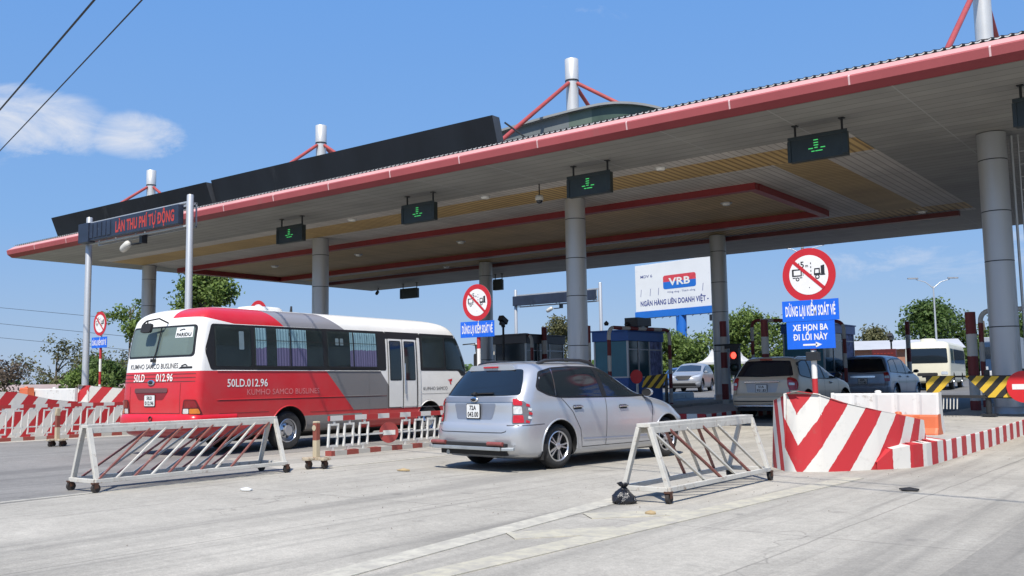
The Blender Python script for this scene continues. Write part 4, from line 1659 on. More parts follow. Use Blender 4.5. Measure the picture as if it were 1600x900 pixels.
# ------------------------------------------------------------------ the red, grey and white bus
def bus_paint():
    m = bpy.data.materials.new('red grey and white bus paint')
    m.use_nodes = True
    nt = m.node_tree
    L = nt.links
    b = nt.nodes['Principled BSDF']
    b.inputs['Roughness'].default_value = .28
    b.inputs['Coat Weight'].default_value = .35
    b.inputs['Coat Roughness'].default_value = .08
    t = nt.nodes.new('ShaderNodeTexCoord')
    sp = nt.nodes.new('ShaderNodeSeparateXYZ')
    L.new(t.outputs['Object'], sp.inputs[0])
    x, y, z = sp.outputs

    def lt(a, bb):
        return _math(nt, 'LESS_THAN', a, bb)

    def gt(a, bb):
        return _math(nt, 'GREATER_THAN', a, bb)

    def both(*k):
        r = k[0]
        for q in k[1:]:
            r = _math(nt, 'MULTIPLY', r, q)
        return r

    def line(y0, z0, k):   # y - (y0 + (z0 - z) * k)
        return _math(nt, 'SUBTRACT', y, _math(nt, 'ADD', y0, _math(nt, 'MULTIPLY', _math(nt, 'SUBTRACT', z0, z), k)))

    def over(col, mask, c):
        n = nt.nodes.new('ShaderNodeMix')
        n.data_type = 'RGBA'
        L.new(mask, n.inputs['Factor'])
        if isinstance(col, tuple):
            n.inputs['A'].default_value = (*col, 1)
        else:
            L.new(col, n.inputs['A'])
        n.inputs['B'].default_value = (*c, 1)
        return n.outputs['Result']
    white, red, grey = (.80, .79, .755), (.56, .012, .020), (.165, .160, .162)
    low = lt(z, 1.575)
    col = over(white, both(low, lt(line(5.015, 1.554, .858), 0)), grey)
    col = over(col, both(low, lt(line(3.33, 1.553, .99), 0)), red)
    col = over(col, lt(z, .735), red)
    col = over(col, both(lt(z, .665), gt(y, 2.66), lt(y, 4.4)), (.21, .20, .19))
    side = both(gt(x, .2), gt(z, 2.47), lt(z, 2.80))
    cove = both(side, lt(x, 2))
    col = over(col, both(cove, lt(line(3.88, 2.49, 1.75), 0), gt(line(2.15, 2.50, 1.2), 0)), (.23, .23, .25))
    col = over(col, both(cove, lt(line(2.15, 2.50, 1.2), 0), gt(_math(nt, 'SUBTRACT', z, _math(nt, 'ADD', 2.50, _math(nt, 'MULTIPLY', _math(nt, 'SUBTRACT', .75, y), .16))), 0), gt(y, .16)), red)
    n = nt.nodes.new('ShaderNodeTexNoise')
    n.inputs['Scale'].default_value = 1.6
    n.inputs['Detail'].default_value = 10
    n.inputs['Roughness'].default_value = .7
    L.new(t.outputs['Object'], n.inputs['Vector'])
    r = nt.nodes.new('ShaderNodeMapRange')
    r.inputs['From Min'].default_value = .35
    r.inputs['From Max'].default_value = .8
    r.inputs['To Max'].default_value = .16
    L.new(n.outputs['Fac'], r.inputs['Value'])
    dz = nt.nodes.new('ShaderNodeMapRange')     # road dust that has settled on the skirts
    dz.inputs['From Min'].default_value = 1.15
    dz.inputs['From Max'].default_value = .35
    dz.inputs['To Max'].default_value = .30
    L.new(z, dz.inputs['Value'])
    f = _math(nt, 'MULTIPLY', _math(nt, 'ADD', r.outputs[0], _math(nt, 'MULTIPLY', dz.outputs[0], n.outputs['Fac'])), 1.0, True)
    col = over(col, f, (.25, .19, .16))
    L.new(col, b.inputs['Base Color'])
    rr = nt.nodes.new('ShaderNodeMapRange')
    rr.inputs['To Min'].default_value = .22
    rr.inputs['To Max'].default_value = .5
    L.new(n.outputs['Fac'], rr.inputs['Value'])
    L.new(rr.outputs[0], b.inputs['Roughness'])
    return m


M_BUS = bus_paint()
M_BUSRED = mat('bus red paint', (.56, .012, .020), .3, 0, .08, 1.5, coat=.3, dirt=(.30, .12, .10), dirt_amt=.25)
M_BUSWHITE = mat('bus white paint', (.68, .675, .645), .35, 0, .06, 1.5, coat=.3, dirt=(.4, .36, .3), dirt_amt=.2)
M_BUSGLASS = glass_mat('bus side glass', (.010, .022, .024), .03, .36)
M_BUSGLASS2 = glass_mat('bus door glass', (.010, .016, .018), .03)
M_REARGL = glass_mat('dusty green rear glass', (.15, .195, .175), .10, .8)


def curtain_mat():
    m = bpy.data.materials.new('blue and violet curtain cloth')
    m.use_nodes = True
    nt = m.node_tree
    b = nt.nodes['Principled BSDF']
    b.inputs['Roughness'].default_value = .9
    t = nt.nodes.new('ShaderNodeTexCoord')
    sp = nt.nodes.new('ShaderNodeSeparateXYZ')
    nt.links.new(t.outputs['Object'], sp.inputs[0])
    n = nt.nodes.new('ShaderNodeTexNoise')
    n.inputs['Scale'].default_value = 14
    nt.links.new(t.outputs['Object'], n.inputs['Vector'])
    z = _math(nt, 'ADD', sp.outputs[2], _math(nt, 'MULTIPLY', _math(nt, 'SUBTRACT', n.outputs['Fac'], .5), .10))
    k = _math(nt, 'LESS_THAN', z, 2.03)
    x = nt.nodes.new('ShaderNodeMix')
    x.data_type = 'RGBA'
    nt.links.new(k, x.inputs['Factor'])
    x.inputs['A'].default_value = (.36, .60, .70, 1)
    x.inputs['B'].default_value = (.21, .185, .36, 1)
    nt.links.new(x.outputs['Result'], b.inputs['Base Color'])
    return m


M_CURT = curtain_mat()
BUS_L, BUS_W = 8.62, 1.145
blev = [(.34, .20, 8.35, 1.02), (.40, .06, 8.55, 1.10), (.50, .02, 8.60, 1.135), (.75, .0, 8.62, 1.148), (1.05, .0, 8.62, 1.150), (1.3, .01, 8.60, 1.148), (1.58, .03, 8.50, 1.140), (1.85, .06, 8.40, 1.128),
        (2.20, .11, 8.24, 1.105), (2.45, .16, 8.08, 1.075), (2.56, .19, 7.98, 1.045), (2.66, .27, 7.86, .985), (2.73, .38, 7.70, .905), (2.785, .56, 7.45, .77), (2.825, .85, 7.1, .56), (2.845, 1.3, 6.6, .26)]
bus = empty('bus', (-16.301, 10.152, 0), radians(3.5))
tag(bus, 'red grey and white coach with blue curtains, its rear towards the camera', 'bus')
bus_arch = [(2.29, .39, .49), (6.75, .39, .49)]
bshape = dict(n_r=5.5, d_r=.36, n_f=3.6, d_f=.55, nz=64, ns=60)
bme = cut_arches(shell(blev, **bshape), bus_arch, [M_BUS, M_UNDER], 1.15)
bbody = bpy.data.objects.new('body', bme)
COL.objects.link(bbody)
bbody.parent = bus
_b = bmesh.new()
_b.from_mesh(shell(blev, **bshape))
bbvh = BVHTree.FromBMesh(_b)
_b.free()


def bpart(name, m, specs, parent=bus, cell=.10):
    """specs: (poly, view, offset, mat index, corner radius)"""
    mb = MB()
    for poly, view, off, mi, r in specs:
        decal_mb(mb, bbvh, poly, view, off, cell, mi, r)
    return mb.build(name, m, parent)


def rect(a, b, c, d):
    return [(a, c), (b, c), (b, d), (a, d)]


for sgn in (-1, 1):
    for yw in (2.29, 6.75):
        wheel(bus, sgn * .99, yw, .385, .24, sgn, .235, 'bus', n=40)
        mb = MB()
        P, _ = project(bbvh, [(yw + .49 * cos(a), .39 + .49 * sin(a)) for a in [pi * k / 18 for k in range(19)]], [], 'R' if sgn > 0 else 'L', .0)
        mb.tube(P, .012, 8)
        mb.build('arch_lip', M_BUS, bbody)
# window bands
band = [(.36, 1.590), (.245, 1.90), (.245, 2.0), (.40, 2.455), (5.20, 2.475), (5.20, 1.585)]
band2 = [(6.41, 1.585), (6.41, 2.475), (7.9, 2.47), (8.08, 2.40), (8.36, 1.75), (8.22, 1.50), (8.0, 1.45), (7.88, 1.585)]
for v in ('R', 'L'):
    bpart('window_band', M_SEAL, [(band, v, .003, 0, .06), (band2, v, .003, 0, .06), (rect(5.2, 6.41, 2.31, 2.475), v, .003, 0, 0)])
wins = [(.46, 1.30), (1.40, 3.22), (3.36, 4.90), (6.48, 7.30)]
dark_in = mat('dim bus interior', (.022, .03, .03), .8, 0, .5, 1.6)
for v in ('R', 'L'):
    for i, (a, b_) in enumerate(wins):
        f = bpart('side_window', [dark_in, M_BUSGLASS], [(rect(a, b_, 1.66, 2.42), v, .0045, 0, .05), (rect(a, b_, 1.66, 2.42), v, .024, 1, .05)])
        if i in (1, 2):
            mb = MB()
            strip_mb(mb, bbvh, [((a + b_) / 2, 1.66), ((a + b_) / 2, 2.42)], .035, v, .028)
            strip_mb(mb, bbvh, [(a, 1.655), (b_, 1.655)], .03, v, .028)
            strip_mb(mb, bbvh, [(a + .02, 2.17), (b_ - .02, 2.17)], .012, v, .027)
            mb.build('window_frame', M_SEAL, f)
    f = bpart('side_window', [M_BUSGLASS2], [([(7.38, 1.62), (7.38, 2.40), (7.9, 2.38), (8.22, 1.72), (8.10, 1.55), (7.95, 1.62)], v, .008, 0, .05)])
for a, b_, lo in ((1.43, 1.70, 1.68), (1.96, 2.76, 1.67), (4.04, 4.88, 1.66)):
    mb = MB()
    rows = []
    nn = int((b_ - a) / .012)
    V = [(a + (b_ - a) * i / nn, z) for i in range(nn + 1) for z in (lo, 1.9, 2.15, 2.41)]
    P, _ = project(bbvh, V, [], 'R', .0125)
    for i in range(nn + 1):
        w_ = .005 * sin(i * 1.05) + .002 * sin(i * .37)
        rows.append([P[i * 4 + j] + Vector((w_, 0, 0)) for j in range(4)])
    mb.grid(rows)
    mb.build('curtain', M_CURT, bus)
# small pale reflections are left to the sky; white pieces seen through the glass are seat covers
bpart('seat_cover', mat('pale seat cover', (.34, .46, .52), .8), [(rect(1.02, 1.14, 1.98, 2.33), 'R', .010, 0, .02), (rect(3.60, 3.70, 2.12, 2.27), 'R', .010, 0, .02), (rect(3.74, 3.84, 2.12, 2.27), 'R', .010, 0, .02)])
# folding door: two white leaves with tall glass
for a, b_ in ((5.27, 5.74), (5.78, 6.24)):
    d = bpart('door', [M_BUSWHITE], [(rect(a, b_, .76, 2.31), 'R', .016, 0, .03)])
    g = bpart('door_glass', [M_SEAL, M_BUSGLASS2], [(rect(a + .035, b_ - .035, 1.36, 2.27), 'R', .019, 0, .04), (rect(a + .055, b_ - .055, 1.38, 2.25), 'R', .022, 1, .04)], d)
mb = MB()
for pts, w in (([(5.76, .70), (5.76, 2.33)], .018), ([(5.25, .72), (5.25, 2.33)], .018), ([(6.262, .70), (6.262, 2.33)], .022)):
    strip_mb(mb, bbvh, pts, w, 'R', .018)
mb.build('panel_gap', M_GAP, bbody)
bpart('door_post', M_BUSWHITE, [(rect(6.29, 6.385, .74, 2.36), 'R', .022, 0, .02)])
mb = MB()
P, _ = project(bbvh, [(5.80, 1.05), (5.80, 1.75)], [], 'R', .05)
mb.tube(P, .014, 8)
mb.build('door_handle', M_CHROME, bus)
# swage lines and panel joints
mb = MB()
for v in ('R', 'L'):
    strip_mb(mb, bbvh, [(.55, 1.02), (5.2, 1.02)], .012, v, .004)
    strip_mb(mb, bbvh, [(.55, .78), (1.75, .78)], .010, v, .004)
    strip_mb(mb, bbvh, [(2.85, .735), (5.2, .735)], .010, v, .004)
for v in ('R', 'L'):
    m2_ = MB()
    strip_mb(m2_, bbvh, [(4.62, .44), (4.62, 1.57)], .008, v, .004)
    strip_mb(m2_, bbvh, [(6.45, .74), (7.95, .735)], .010, v, .004)
    strip_mb(m2_, bbvh, [(6.45, 1.04), (7.95, 1.04)], .009, v, .004)
    m2_.build('panel_gap', mat('grey joint', (.16, .16, .16), .6), bbody)
for z in (1.385, 1.455, 1.525):
    strip_mb(mb, bbvh, [(-1.06, z), (1.06, z)], .014, 'B', .004)
strip_mb(mb, bbvh, [(-.80, 1.30), (-.80, .80), (.72, .80), (.72, 1.36)], .010, 'B', .004)
mb.build('panel_gap', mat('shadowed joint paint', (.13, .03, .03), .6, 0, .2, 4), bbody)
# mouldings that stand proud and catch light
for v in ('R', 'L'):
    for zz, oo in ((1.575, .004), (1.035, 0)):
        mb = MB()
        P, _ = project(bbvh, [(.5 + .25 * k, zz) for k in range(19)], [], v, oo)
        mb.tube(P, .010, 6)
        mb.build('side_moulding', M_BUS, bbody)
# rear end
bpart('rear_window', [M_SEAL, M_REARGL], [([(-1.00, 1.84), (1.00, 1.84), (.97, 2.44), (-.97, 2.44)], 'B', .004, 0, .09), ([(-.95, 1.875), (.95, 1.875), (.925, 2.405), (-.925, 2.405)], 'B', .008, 1, .08)])
st = bpart('window_sticker', [M_PLATE], [([(.42, 2.20), (.90, 2.20), (.885, 2.395), (.43, 2.395)], 'B', .012, 0, .01)])
mb = MB()
text_decal(mb, bbvh, 'PARIDU', .66, 2.225, .065, 'B', .40, .016, 0, .03)
strip_mb(mb, bbvh, [(.53, 2.335), (.62, 2.355), (.68, 2.35)], .02, 'B', .016)
mb.build('lettering', M_INK, st)
mb = MB()
M = Matrix(((1, 0, 0, .66), (0, 0, -1, .12), (0, 1, 0, 2.335), (0, 0, 0, 1)))
bl = bpart('curtain', mat('green rear curtain', (.30, .42, .37), .9, 0, .3, 5), [(rect(-.80, -.32, 1.90, 2.30), 'B', .0055, 0, .05), (rect(.05, .8, 1.90, 2.25), 'B', .0055, 0, .05)])
M_DKLET = mat('dark grey lettering', (.07, .07, .075), .5)
M_WLET = mat('white lettering', (.74, .73, .70), .5)
M_RLET = mat('pale red lettering', (.62, .20, .20), .5)
mb = MB()
text_decal(mb, bbvh, 'KUMHO SAMCO BUSLINES', -.12, 1.635, .098, 'B', 1.46, .006, 0, .008)
text_decal(mb, bbvh, 'KUMHO SAMCO', 6.96, 1.125, .085, 'R', .92, .006, 0, .0)
mb.build('lettering', M_DKLET, bbody)
mb = MB()
text_decal(mb, bbvh, '50LD', -.53, 1.395, .145, 'B', .34, .010, 0, .015)
text_decal(mb, bbvh, '012.96', .24, 1.395, .145, 'B', .50, .010, 0, .015)
text_decal(mb, bbvh, '50LD.012.96', 1.22, 1.275, .150, 'R', .98, .006, 0, .015)
mb.build('lettering', M_WLET, bbody)
mb = MB()
text_decal(mb, bbvh, 'KUMHO SAMCO BUSLINES', 2.15, 1.115, .115, 'R', 1.90, .006, 0, 0.0)
mb.build('lettering', M_RLET, bbody)
mb = MB()
for pts in ([(7.42, 1.36), (7.62, 1.395), (7.60, 1.33)], [(7.50, 1.345), (7.54, 1.35), (7.585, 1.27), (7.54, 1.25)]):
    decal_mb(mb, bbvh, pts, 'R', .007, .05, 0)
mb.build('emblem', M_BUSRED, bbody)
mb = MB()
for pts in ([(.62, 1.625), (.98, 1.625), (.98, 1.66), (.70, 1.66)],):
    decal_mb(mb, bbvh, pts, 'B', .008, .05, 0)
strip_mb(mb, bbvh, [(.70, 1.672), (.80, 1.70), (.86, 1.672)], .02, 'B', .008)
mb.build('emblem', M_UNDER, bbody)
mb = MB()
T_ = Matrix(((1.25, 0, 0, -.14), (0, 0, -1, -.004), (0, .62, 0, 1.375), (0, 0, 0, 1)))
mb.lathe([(0, .012), (.075, .010), (.085, 0)], 24, 0, T_)
mb.lathe([(0, .016), (.052, .013), (.06, .009)], 24, 1, T_)
mb.build('emblem', [M_CHROME, M_UNDER], bbody)
mb = MB()
decal_mb(mb, bbvh, [(-.62, 1.265), (.34, 1.265), (.34, 1.17), (.22, 1.045), (-.52, 1.045), (-.62, 1.17)], 'B', .003, .1, 0, .05)
decal_mb(mb, bbvh, [(-.64, 1.268), (.36, 1.268), (.36, 1.185), (-.64, 1.185)], 'B', .012, .1, 1, .03)
mb.build('plate_recess', [mat('deep red recess', (.20, .012, .015), .4, 0, .1, 2), mat('grey red handle strip', (.13, .05, .05), .4, 0, .1, 2)], bus)
plate(bus, Matrix(((1, 0, 0, -.16), (0, 0, -1, -.005), (0, 1, 0, 1.035), (0, 0, 0, 1))), '50LD', '012.96', .31, .20)
for sgn in (-1, 1):
    mb = MB()
    v = 'BR' if sgn > 0 else 'BL'
    decal_mb(mb, bbvh, [(.60, 1.055), (.83, 1.05), (.94, .78), (.56, .775)], v, .014, .05, 3, .04)
    decal_mb(mb, bbvh, [(.62, 1.04), (.81, 1.035), (.86, .905), (.61, .90)], v, .019, .05, 0, .03)
    decal_mb(mb, bbvh, [(.60, .885), (.70, .885), (.70, .795), (.59, .795)], v, .019, .05, 1, .02)
    decal_mb(mb, bbvh, [(.715, .885), (.87, .885), (.90, .795), (.715, .795)], v, .019, .05, 2, .02)
    mb.build('tail_lamp', [mat('deep red lamp lens', (.20, .006, .010), .10, 0, .2, 20, coat=.6), M_TAILC, M_TAILA, mat('dark lamp surround', (.10, .008, .010), .3, 0, .1, 5)], bus)
# rear bumper wraps round the corners
mb = MB()
rows = []
bp_pts = []
for k in range(25):
    a = -pi / 2 + pi * k / 24
    bp_pts.append((1.175 * (abs(sin(a)) ** (2 / 6)) * (1 if a > 0 else -1), .42 - .50 * (abs(cos(a)) ** (2 / 6))))
bp_pts = [(-1.175, .95)] + bp_pts + [(1.175, .95)]
for (zz, ins) in ((.46, .10), (.50, .03), (.58, .0), (.70, .0), (.765, .02), (.79, .07)):
    rows.append([(x * (1 - ins * .8), y + ins, zz) for x, y in bp_pts])
mb.grid(rows, 0, sm=True)
bmp = mb.build('rear_bumper', M_BUSRED, bus, angle=50)
mb = MB()
mb.lathe([(0, -.02), (.035, -.02), (.035, .01), (.05, .012), (.05, .0)], 14, 0, Matrix(((1, 0, 0, -.02), (0, 0, -1, -.085), (0, 1, 0, .70), (0, 0, 0, 1))))
mb.build('tow_eye', M_UNDER, bmp)
# mirror and wiper on the rear
mb = MB()
mb.tube([(.12, .16, 2.50), (.10, -.02, 2.575), (-.25, -.04, 2.545), (-.36, -.03, 2.50)], .016, 8)
mb.prism(round_poly([(-.15, -.085), (.15, -.085), (.15, .085), (-.15, .085)], .05), .05, 0, Matrix(((1, 0, 0, -.24), (0, .25, -1, -.02), (0, 1, .25, 2.40), (0, 0, 0, 1))))
mb.tube([(-.22, -.04, 2.54), (-.23, -.04, 2.46)], .013, 8)
mb.build('rear_mirror', M_UNDER, bus, angle=40)
mb = MB()
mb.tube([(-.12, .02, 1.80), (-.06, .04, 1.95), (.02, .10, 2.42)], .012, 8)
mb.box((-.12, .02, 1.79), (.10, .06, .06))
mb.build('rear_wiper', M_UNDER, bus)
# roof fittings
mb = MB()
for (cx_, cy_, sx, sy) in ((.15, 2.35, .62, .95),):
    rows = []
    for (k, zz) in ((1.0, 2.80), (.98, 2.87), (.86, 2.915), (.5, 2.93), (.05, 2.932)):
        rows.append([(cx_ + sx / 2 * k * (abs(cos(a)) ** .5) * (1 if cos(a) > 0 else -1), cy_ + sy / 2 * k * (abs(sin(a)) ** .5) * (1 if sin(a) > 0 else -1), zz) for a in [2 * pi * j / 32 for j in range(32)]])
    mb.grid(rows, closed_v=True)
mb.build('roof_vent', M_BUSWHITE, bus, angle=50)
mb = MB()
mb.tube([(.45, 2.95, 2.78), (.45, 2.96, 2.96)], [.035, .02], 8)
mb.build('antenna', M_UNDER, bus)
mb = MB()
mb.bx(-.9, .9, .6, 8.0, .30, .40, 0)
mb.bx(-.35, .35, 1.2, 7.6, .20, .31, 0)
mb.tube([(-1.0, 2.29, .385), (1.0, 2.29, .385)], .09, 10)
mb.build('chassis', M_UNDER, bus)
bpart('windscreen', [M_BUSGLASS2], [([(-1.0, 1.45), (1.0, 1.45), (.92, 2.40), (-.92, 2.40)], 'F', .006, 0, .08)])
for sgn in (-1, 1):
    mb = MB()
    mb.tube([(sgn * 1.05, 8.2, 2.25), (sgn * 1.25, 8.45, 2.28), (sgn * 1.27, 8.5, 1.95)], .016, 8)
    mb.prism(round_poly([(-.09, -.17), (.09, -.17), (.09, .17), (-.09, .17)], .05), .05, 0, Matrix(((1, 0, 0, sgn * 1.27), (0, 0, -1, 8.53), (0, 1, 0, 1.85), (0, 0, 0, 1))))
    mb.build('door_mirror', M_UNDER, bus, angle=40)

# ---- cream bus far behind the booths, and a dark blue lorry beside it
M_CREAM = mat('cream bus paint', (.62, .59, .46), .4, 0, .07, 1.0, coat=.2)
cb = empty('bus', (-14.3, 60.9, gz(56)), pi + radians(7))
tag(cb, 'cream coach facing the camera far beyond the barriers', 'bus')
clev = [(.35, .1, 7.85, 1.0), (.45, .02, 8.0, 1.09), (.8, .0, 8.04, 1.11), (1.4, .02, 8.0, 1.11), (2.1, .05, 7.88, 1.09), (2.35, .1, 7.75, 1.04), (2.48, .25, 7.5, .93), (2.56, .6, 7.1, .7), (2.60, 1.2, 6.5, .3)]
cme = cut_arches(shell(clev, n_r=5, d_r=.35, n_f=4.5, d_f=.5, nz=30, ns=24), [(2.2, .40, .47), (6.4, .40, .47)], [M_CREAM, M_UNDER], 1.11)
o = bpy.data.objects.new('body', cme)
COL.objects.link(o)
o.parent = cb
_b = bmesh.new()
_b.from_mesh(shell(clev, n_r=5, d_r=.35, n_f=4.5, d_f=.5, nz=30, ns=24))
cbv = BVHTree.FromBMesh(_b)
_b.free()
for nm, m_, poly, v, off in (('windscreen', M_GLASS2, [(-1.0, 1.38), (1.0, 1.38), (.96, 2.16), (-.96, 2.16)], 'F', .008), ('grille', M_UNDER, rect(-.5, .5, .72, .88), 'F', .01), ('headlight', M_HEADL, rect(.66, .98, .78, .94), 'F', .012), ('headlight', M_HEADL, rect(-.98, -.66, .78, .94), 'F', .012),
                             ('side_window', glass_mat('greenish coach glass', (.05, .09, .07), .06), rect(6.2, 7.5, 1.38, 2.14), 'R', .008), ('side_window', M_GLASS2, rect(.5, 6.0, 1.38, 2.14), 'R', .008), ('side_window', glass_mat('greenish coach glass', (.05, .09, .07), .06), rect(6.2, 7.5, 1.38, 2.14), 'L', .008), ('side_window', M_GLASS2, rect(.5, 6.0, 1.38, 2.14), 'L', .008)):
    mb = MB()
    decal_mb(mb, cbv, poly, v, off, .15, 0, .08)
    mb.build(nm, m_, cb)
for sgn in (-1, 1):
    for yw in (2.2, 6.4):
        wheel(cb, sgn * .96, yw, .39, .24, sgn, .23, 'bus', n=24)
mb = MB()
mb.lathe([(.42, 2.56), (.40, 2.68), (.30, 2.73), (0, 2.74)], 20, 0, Matrix.Translation((.1, 6.2, 0)))
mb.build('roof_vent', M_CREAM, cb)

lor = empty('lorry', (-13.3, 74.0, gz(70)), pi + radians(6))
tag(lor, 'dark blue lorry cab partly hidden between the striped posts', 'lorry')
M_LOR = mat('dark blue lorry paint', (.02, .05, .11), .4, .1, .1, 1)
mb = MB()
mb.prism(round_poly([(-1.05, .5), (1.05, .5), (1.05, 2.3), (.85, 2.65), (-.85, 2.65), (-1.05, 2.3)], .12), 1.9, 0, Matrix(((1, 0, 0, 0), (0, 0, 1, 5.2), (0, 1, 0, 0), (0, 0, 0, 1))))
mb.build('cab', M_LOR, lor, bevel=.05)
mb = MB()
mb.bx(-1.15, 1.15, 0, 5.0, .9, 3.0)
mb.build('cargo_box', mat('grey cargo box', (.30, .33, .36), .5, 0, .12, 1), lor, bevel=.03)
mb = MB()
mb.prism(round_poly([(-.92, 1.55), (.92, 1.55), (.82, 2.3), (-.82, 2.3)], .1), .02, 0, Matrix(((-1, 0, 0, 0), (0, 0, 1, 7.10), (0, 1, 0, 0), (0, 0, 0, 1))))
mb.build('windscreen', M_GLASS, lor)
mb = MB()
mb.bx(-1.06, 1.06, 7.09, 7.24, .42, .78)
mb.build('front_bumper', mat('pale bumper', (.5, .5, .5), .5), lor, bevel=.04)
for sgn in (-1, 1):
    for yw in (1.2, 6.2):
        wheel(lor, sgn * .92, yw, .45, .26, sgn, .26, 'bus', n=24)
    mb = MB()
    mb.bx(sgn * .72 - .14, sgn * .72 + .14, 7.12, 7.15, .85, 1.05)
    mb.build('headlight', M_HEADL, lor, bevel=.01)

# ------------------------------------------------------------------ lane signs and cameras hanging from the canopy
M_LEDBOX = mat('dark green grey sign case', (.018, .026, .026), .45, 0, .25, 3)
M_LEDG = mat('green led', (.02, .25, .06), .4, emit=(.12, 1.0, .25), emit_s=.30)
M_LEDR = mat('red led', (.30, .03, .02), .4, emit=(1.0, .10, .05), emit_s=.07)


def lane_sign(x, y, label, back=False, w=1.28, lit=True, group='lane signs hung from the canopy edge'):
    r = empty('lane_sign', (x, y, 6.28))
    tag(r, label, 'lane sign', group)
    h = .53
    mb = MB()
    mb.box((0, 0, 0), (w, .16, h), 0)
    mb.bx(-w / 2 - .02, w / 2 + .02, -.10, -.083, h / 2 - .05, h / 2 + .03, 0)
    mb.bx(w / 2 - .10, w / 2 + .03, -.115, -.081, -h / 2 + .03, h / 2 - .052, 0)
    mb.bx(-w / 2 - .03, -w / 2 + .05, -.10, -.081, -h / 2, h / 2 - .052, 0)
    mb.build('case', [M_LEDBOX], r, bevel=.012)
    for sx in (-.52, .52):
        mb = MB()
        mb.tube([(sx * w / 1.28, .02, h / 2 - .02), (sx * w / 1.28, .02, H - 6.28 + .005)], .026, 8)
        mb.box((sx * w / 1.28, .02, H - 6.28 - .012), (.12, .12, .02))
        mb.build('hanger', M_DARK, r)
    if lit:
        mb = MB()
        yb = -.0835
        for (dx, dz, ww) in ((0, .16, .10), (0, .10, .10), (0, .045, .10), (0, -.01, .07), (-.12, -.02, .10), (.15, -.02, .10), (-.07, -.085, .07), (.01, -.085, .05), (.09, -.085, .10)):
            mb.box((dx - .03, yb, dz), (ww, .008, .020))
        mb.build('arrow', M_LEDG, r)
    return r


lane_sign(-24.80, 20.3, 'dark lane sign with green down arrow, leftmost under the canopy front edge')
lane_sign(-18.99, 20.3, 'dark lane sign with green down arrow, second from the left under the canopy front')
lane_sign(-13.02, 20.3, 'dark lane sign with green down arrow in front of the middle column')
lane_sign(-7.08, 20.3, 'dark lane sign with green down arrow, largest one in view, over the right hand lane')
lane_sign(-2.58, 20.3, 'dark unlit lane sign cut off at the edge of the photo by the right column', lit=False)
lane_sign(-36.34, 38.0, 'small black lane sign hung at the rear edge of the canopy between the columns', lit=False, group='lane signs at the rear of the canopy')
lane_sign(-30.08, 38.0, 'small black lane sign at the rear canopy edge next to the rear column', lit=False, w=.55, group='lane signs at the rear of the canopy')
M_CAMW = mat('off white camera housing', (.55, .54, .50), .4, 0, .08, 6)
for (x, y, zt_, lab) in ((-15.50, 21.5, 6.42, 'off white dome camera on a rod under the canopy, left of the middle column'), (-14.35, 21.4, 6.74, 'off white dome camera fixed high beside the middle column lane sign')):
    r = empty('dome_camera', (x, y, zt_))
    tag(r, lab, 'camera', 'dome cameras under the canopy')
    mb = MB()
    mb.lathe([(0, .10), (.10, .10), (.115, .06), (.115, -.02), (.10, -.04)], 18, 0)
    mb.build('housing', M_CAMW, r)
    mb = MB()
    mb.lathe([(.095, -.035), (.08, -.09), (.045, -.12), (0, -.13)], 18, 0)
    mb.build('dome', M_GLASS, r)
    mb = MB()
    mb.tube([(0, 0, .09), (0, 0, H - zt_ + .004)], .018, 8)
    mb.build('hanger', M_DARK, r)
r = empty('bullet_camera', (-41.0 + 1.6, 38.6, 6.62))
tag(r, 'small dark camera on a bracket at the rear left canopy edge', 'camera')
mb = MB()
mb.tube([(0, 0, .24), (0, -.05, .05), (.12, -.2, -.02)], .03, 8)
mb.build('bracket', M_DARK, r)
mb = MB()
mb.tube([(.05, -.1, .0), (.32, -.45, -.14)], .09, 12)
mb.build('housing', M_LEDBOX, r)

# ------------------------------------------------------------------ automatic lane gantry on two steel poles
M_GALV = mat('galvanised pole', (.47, .485, .50), .4, .4, .10, 1.5, streak=True)
M_NAVY = mat('navy display case', (.018, .026, .048), .45, 0, .3, 2, dirt=(.07, .08, .10), dirt_amt=.3)


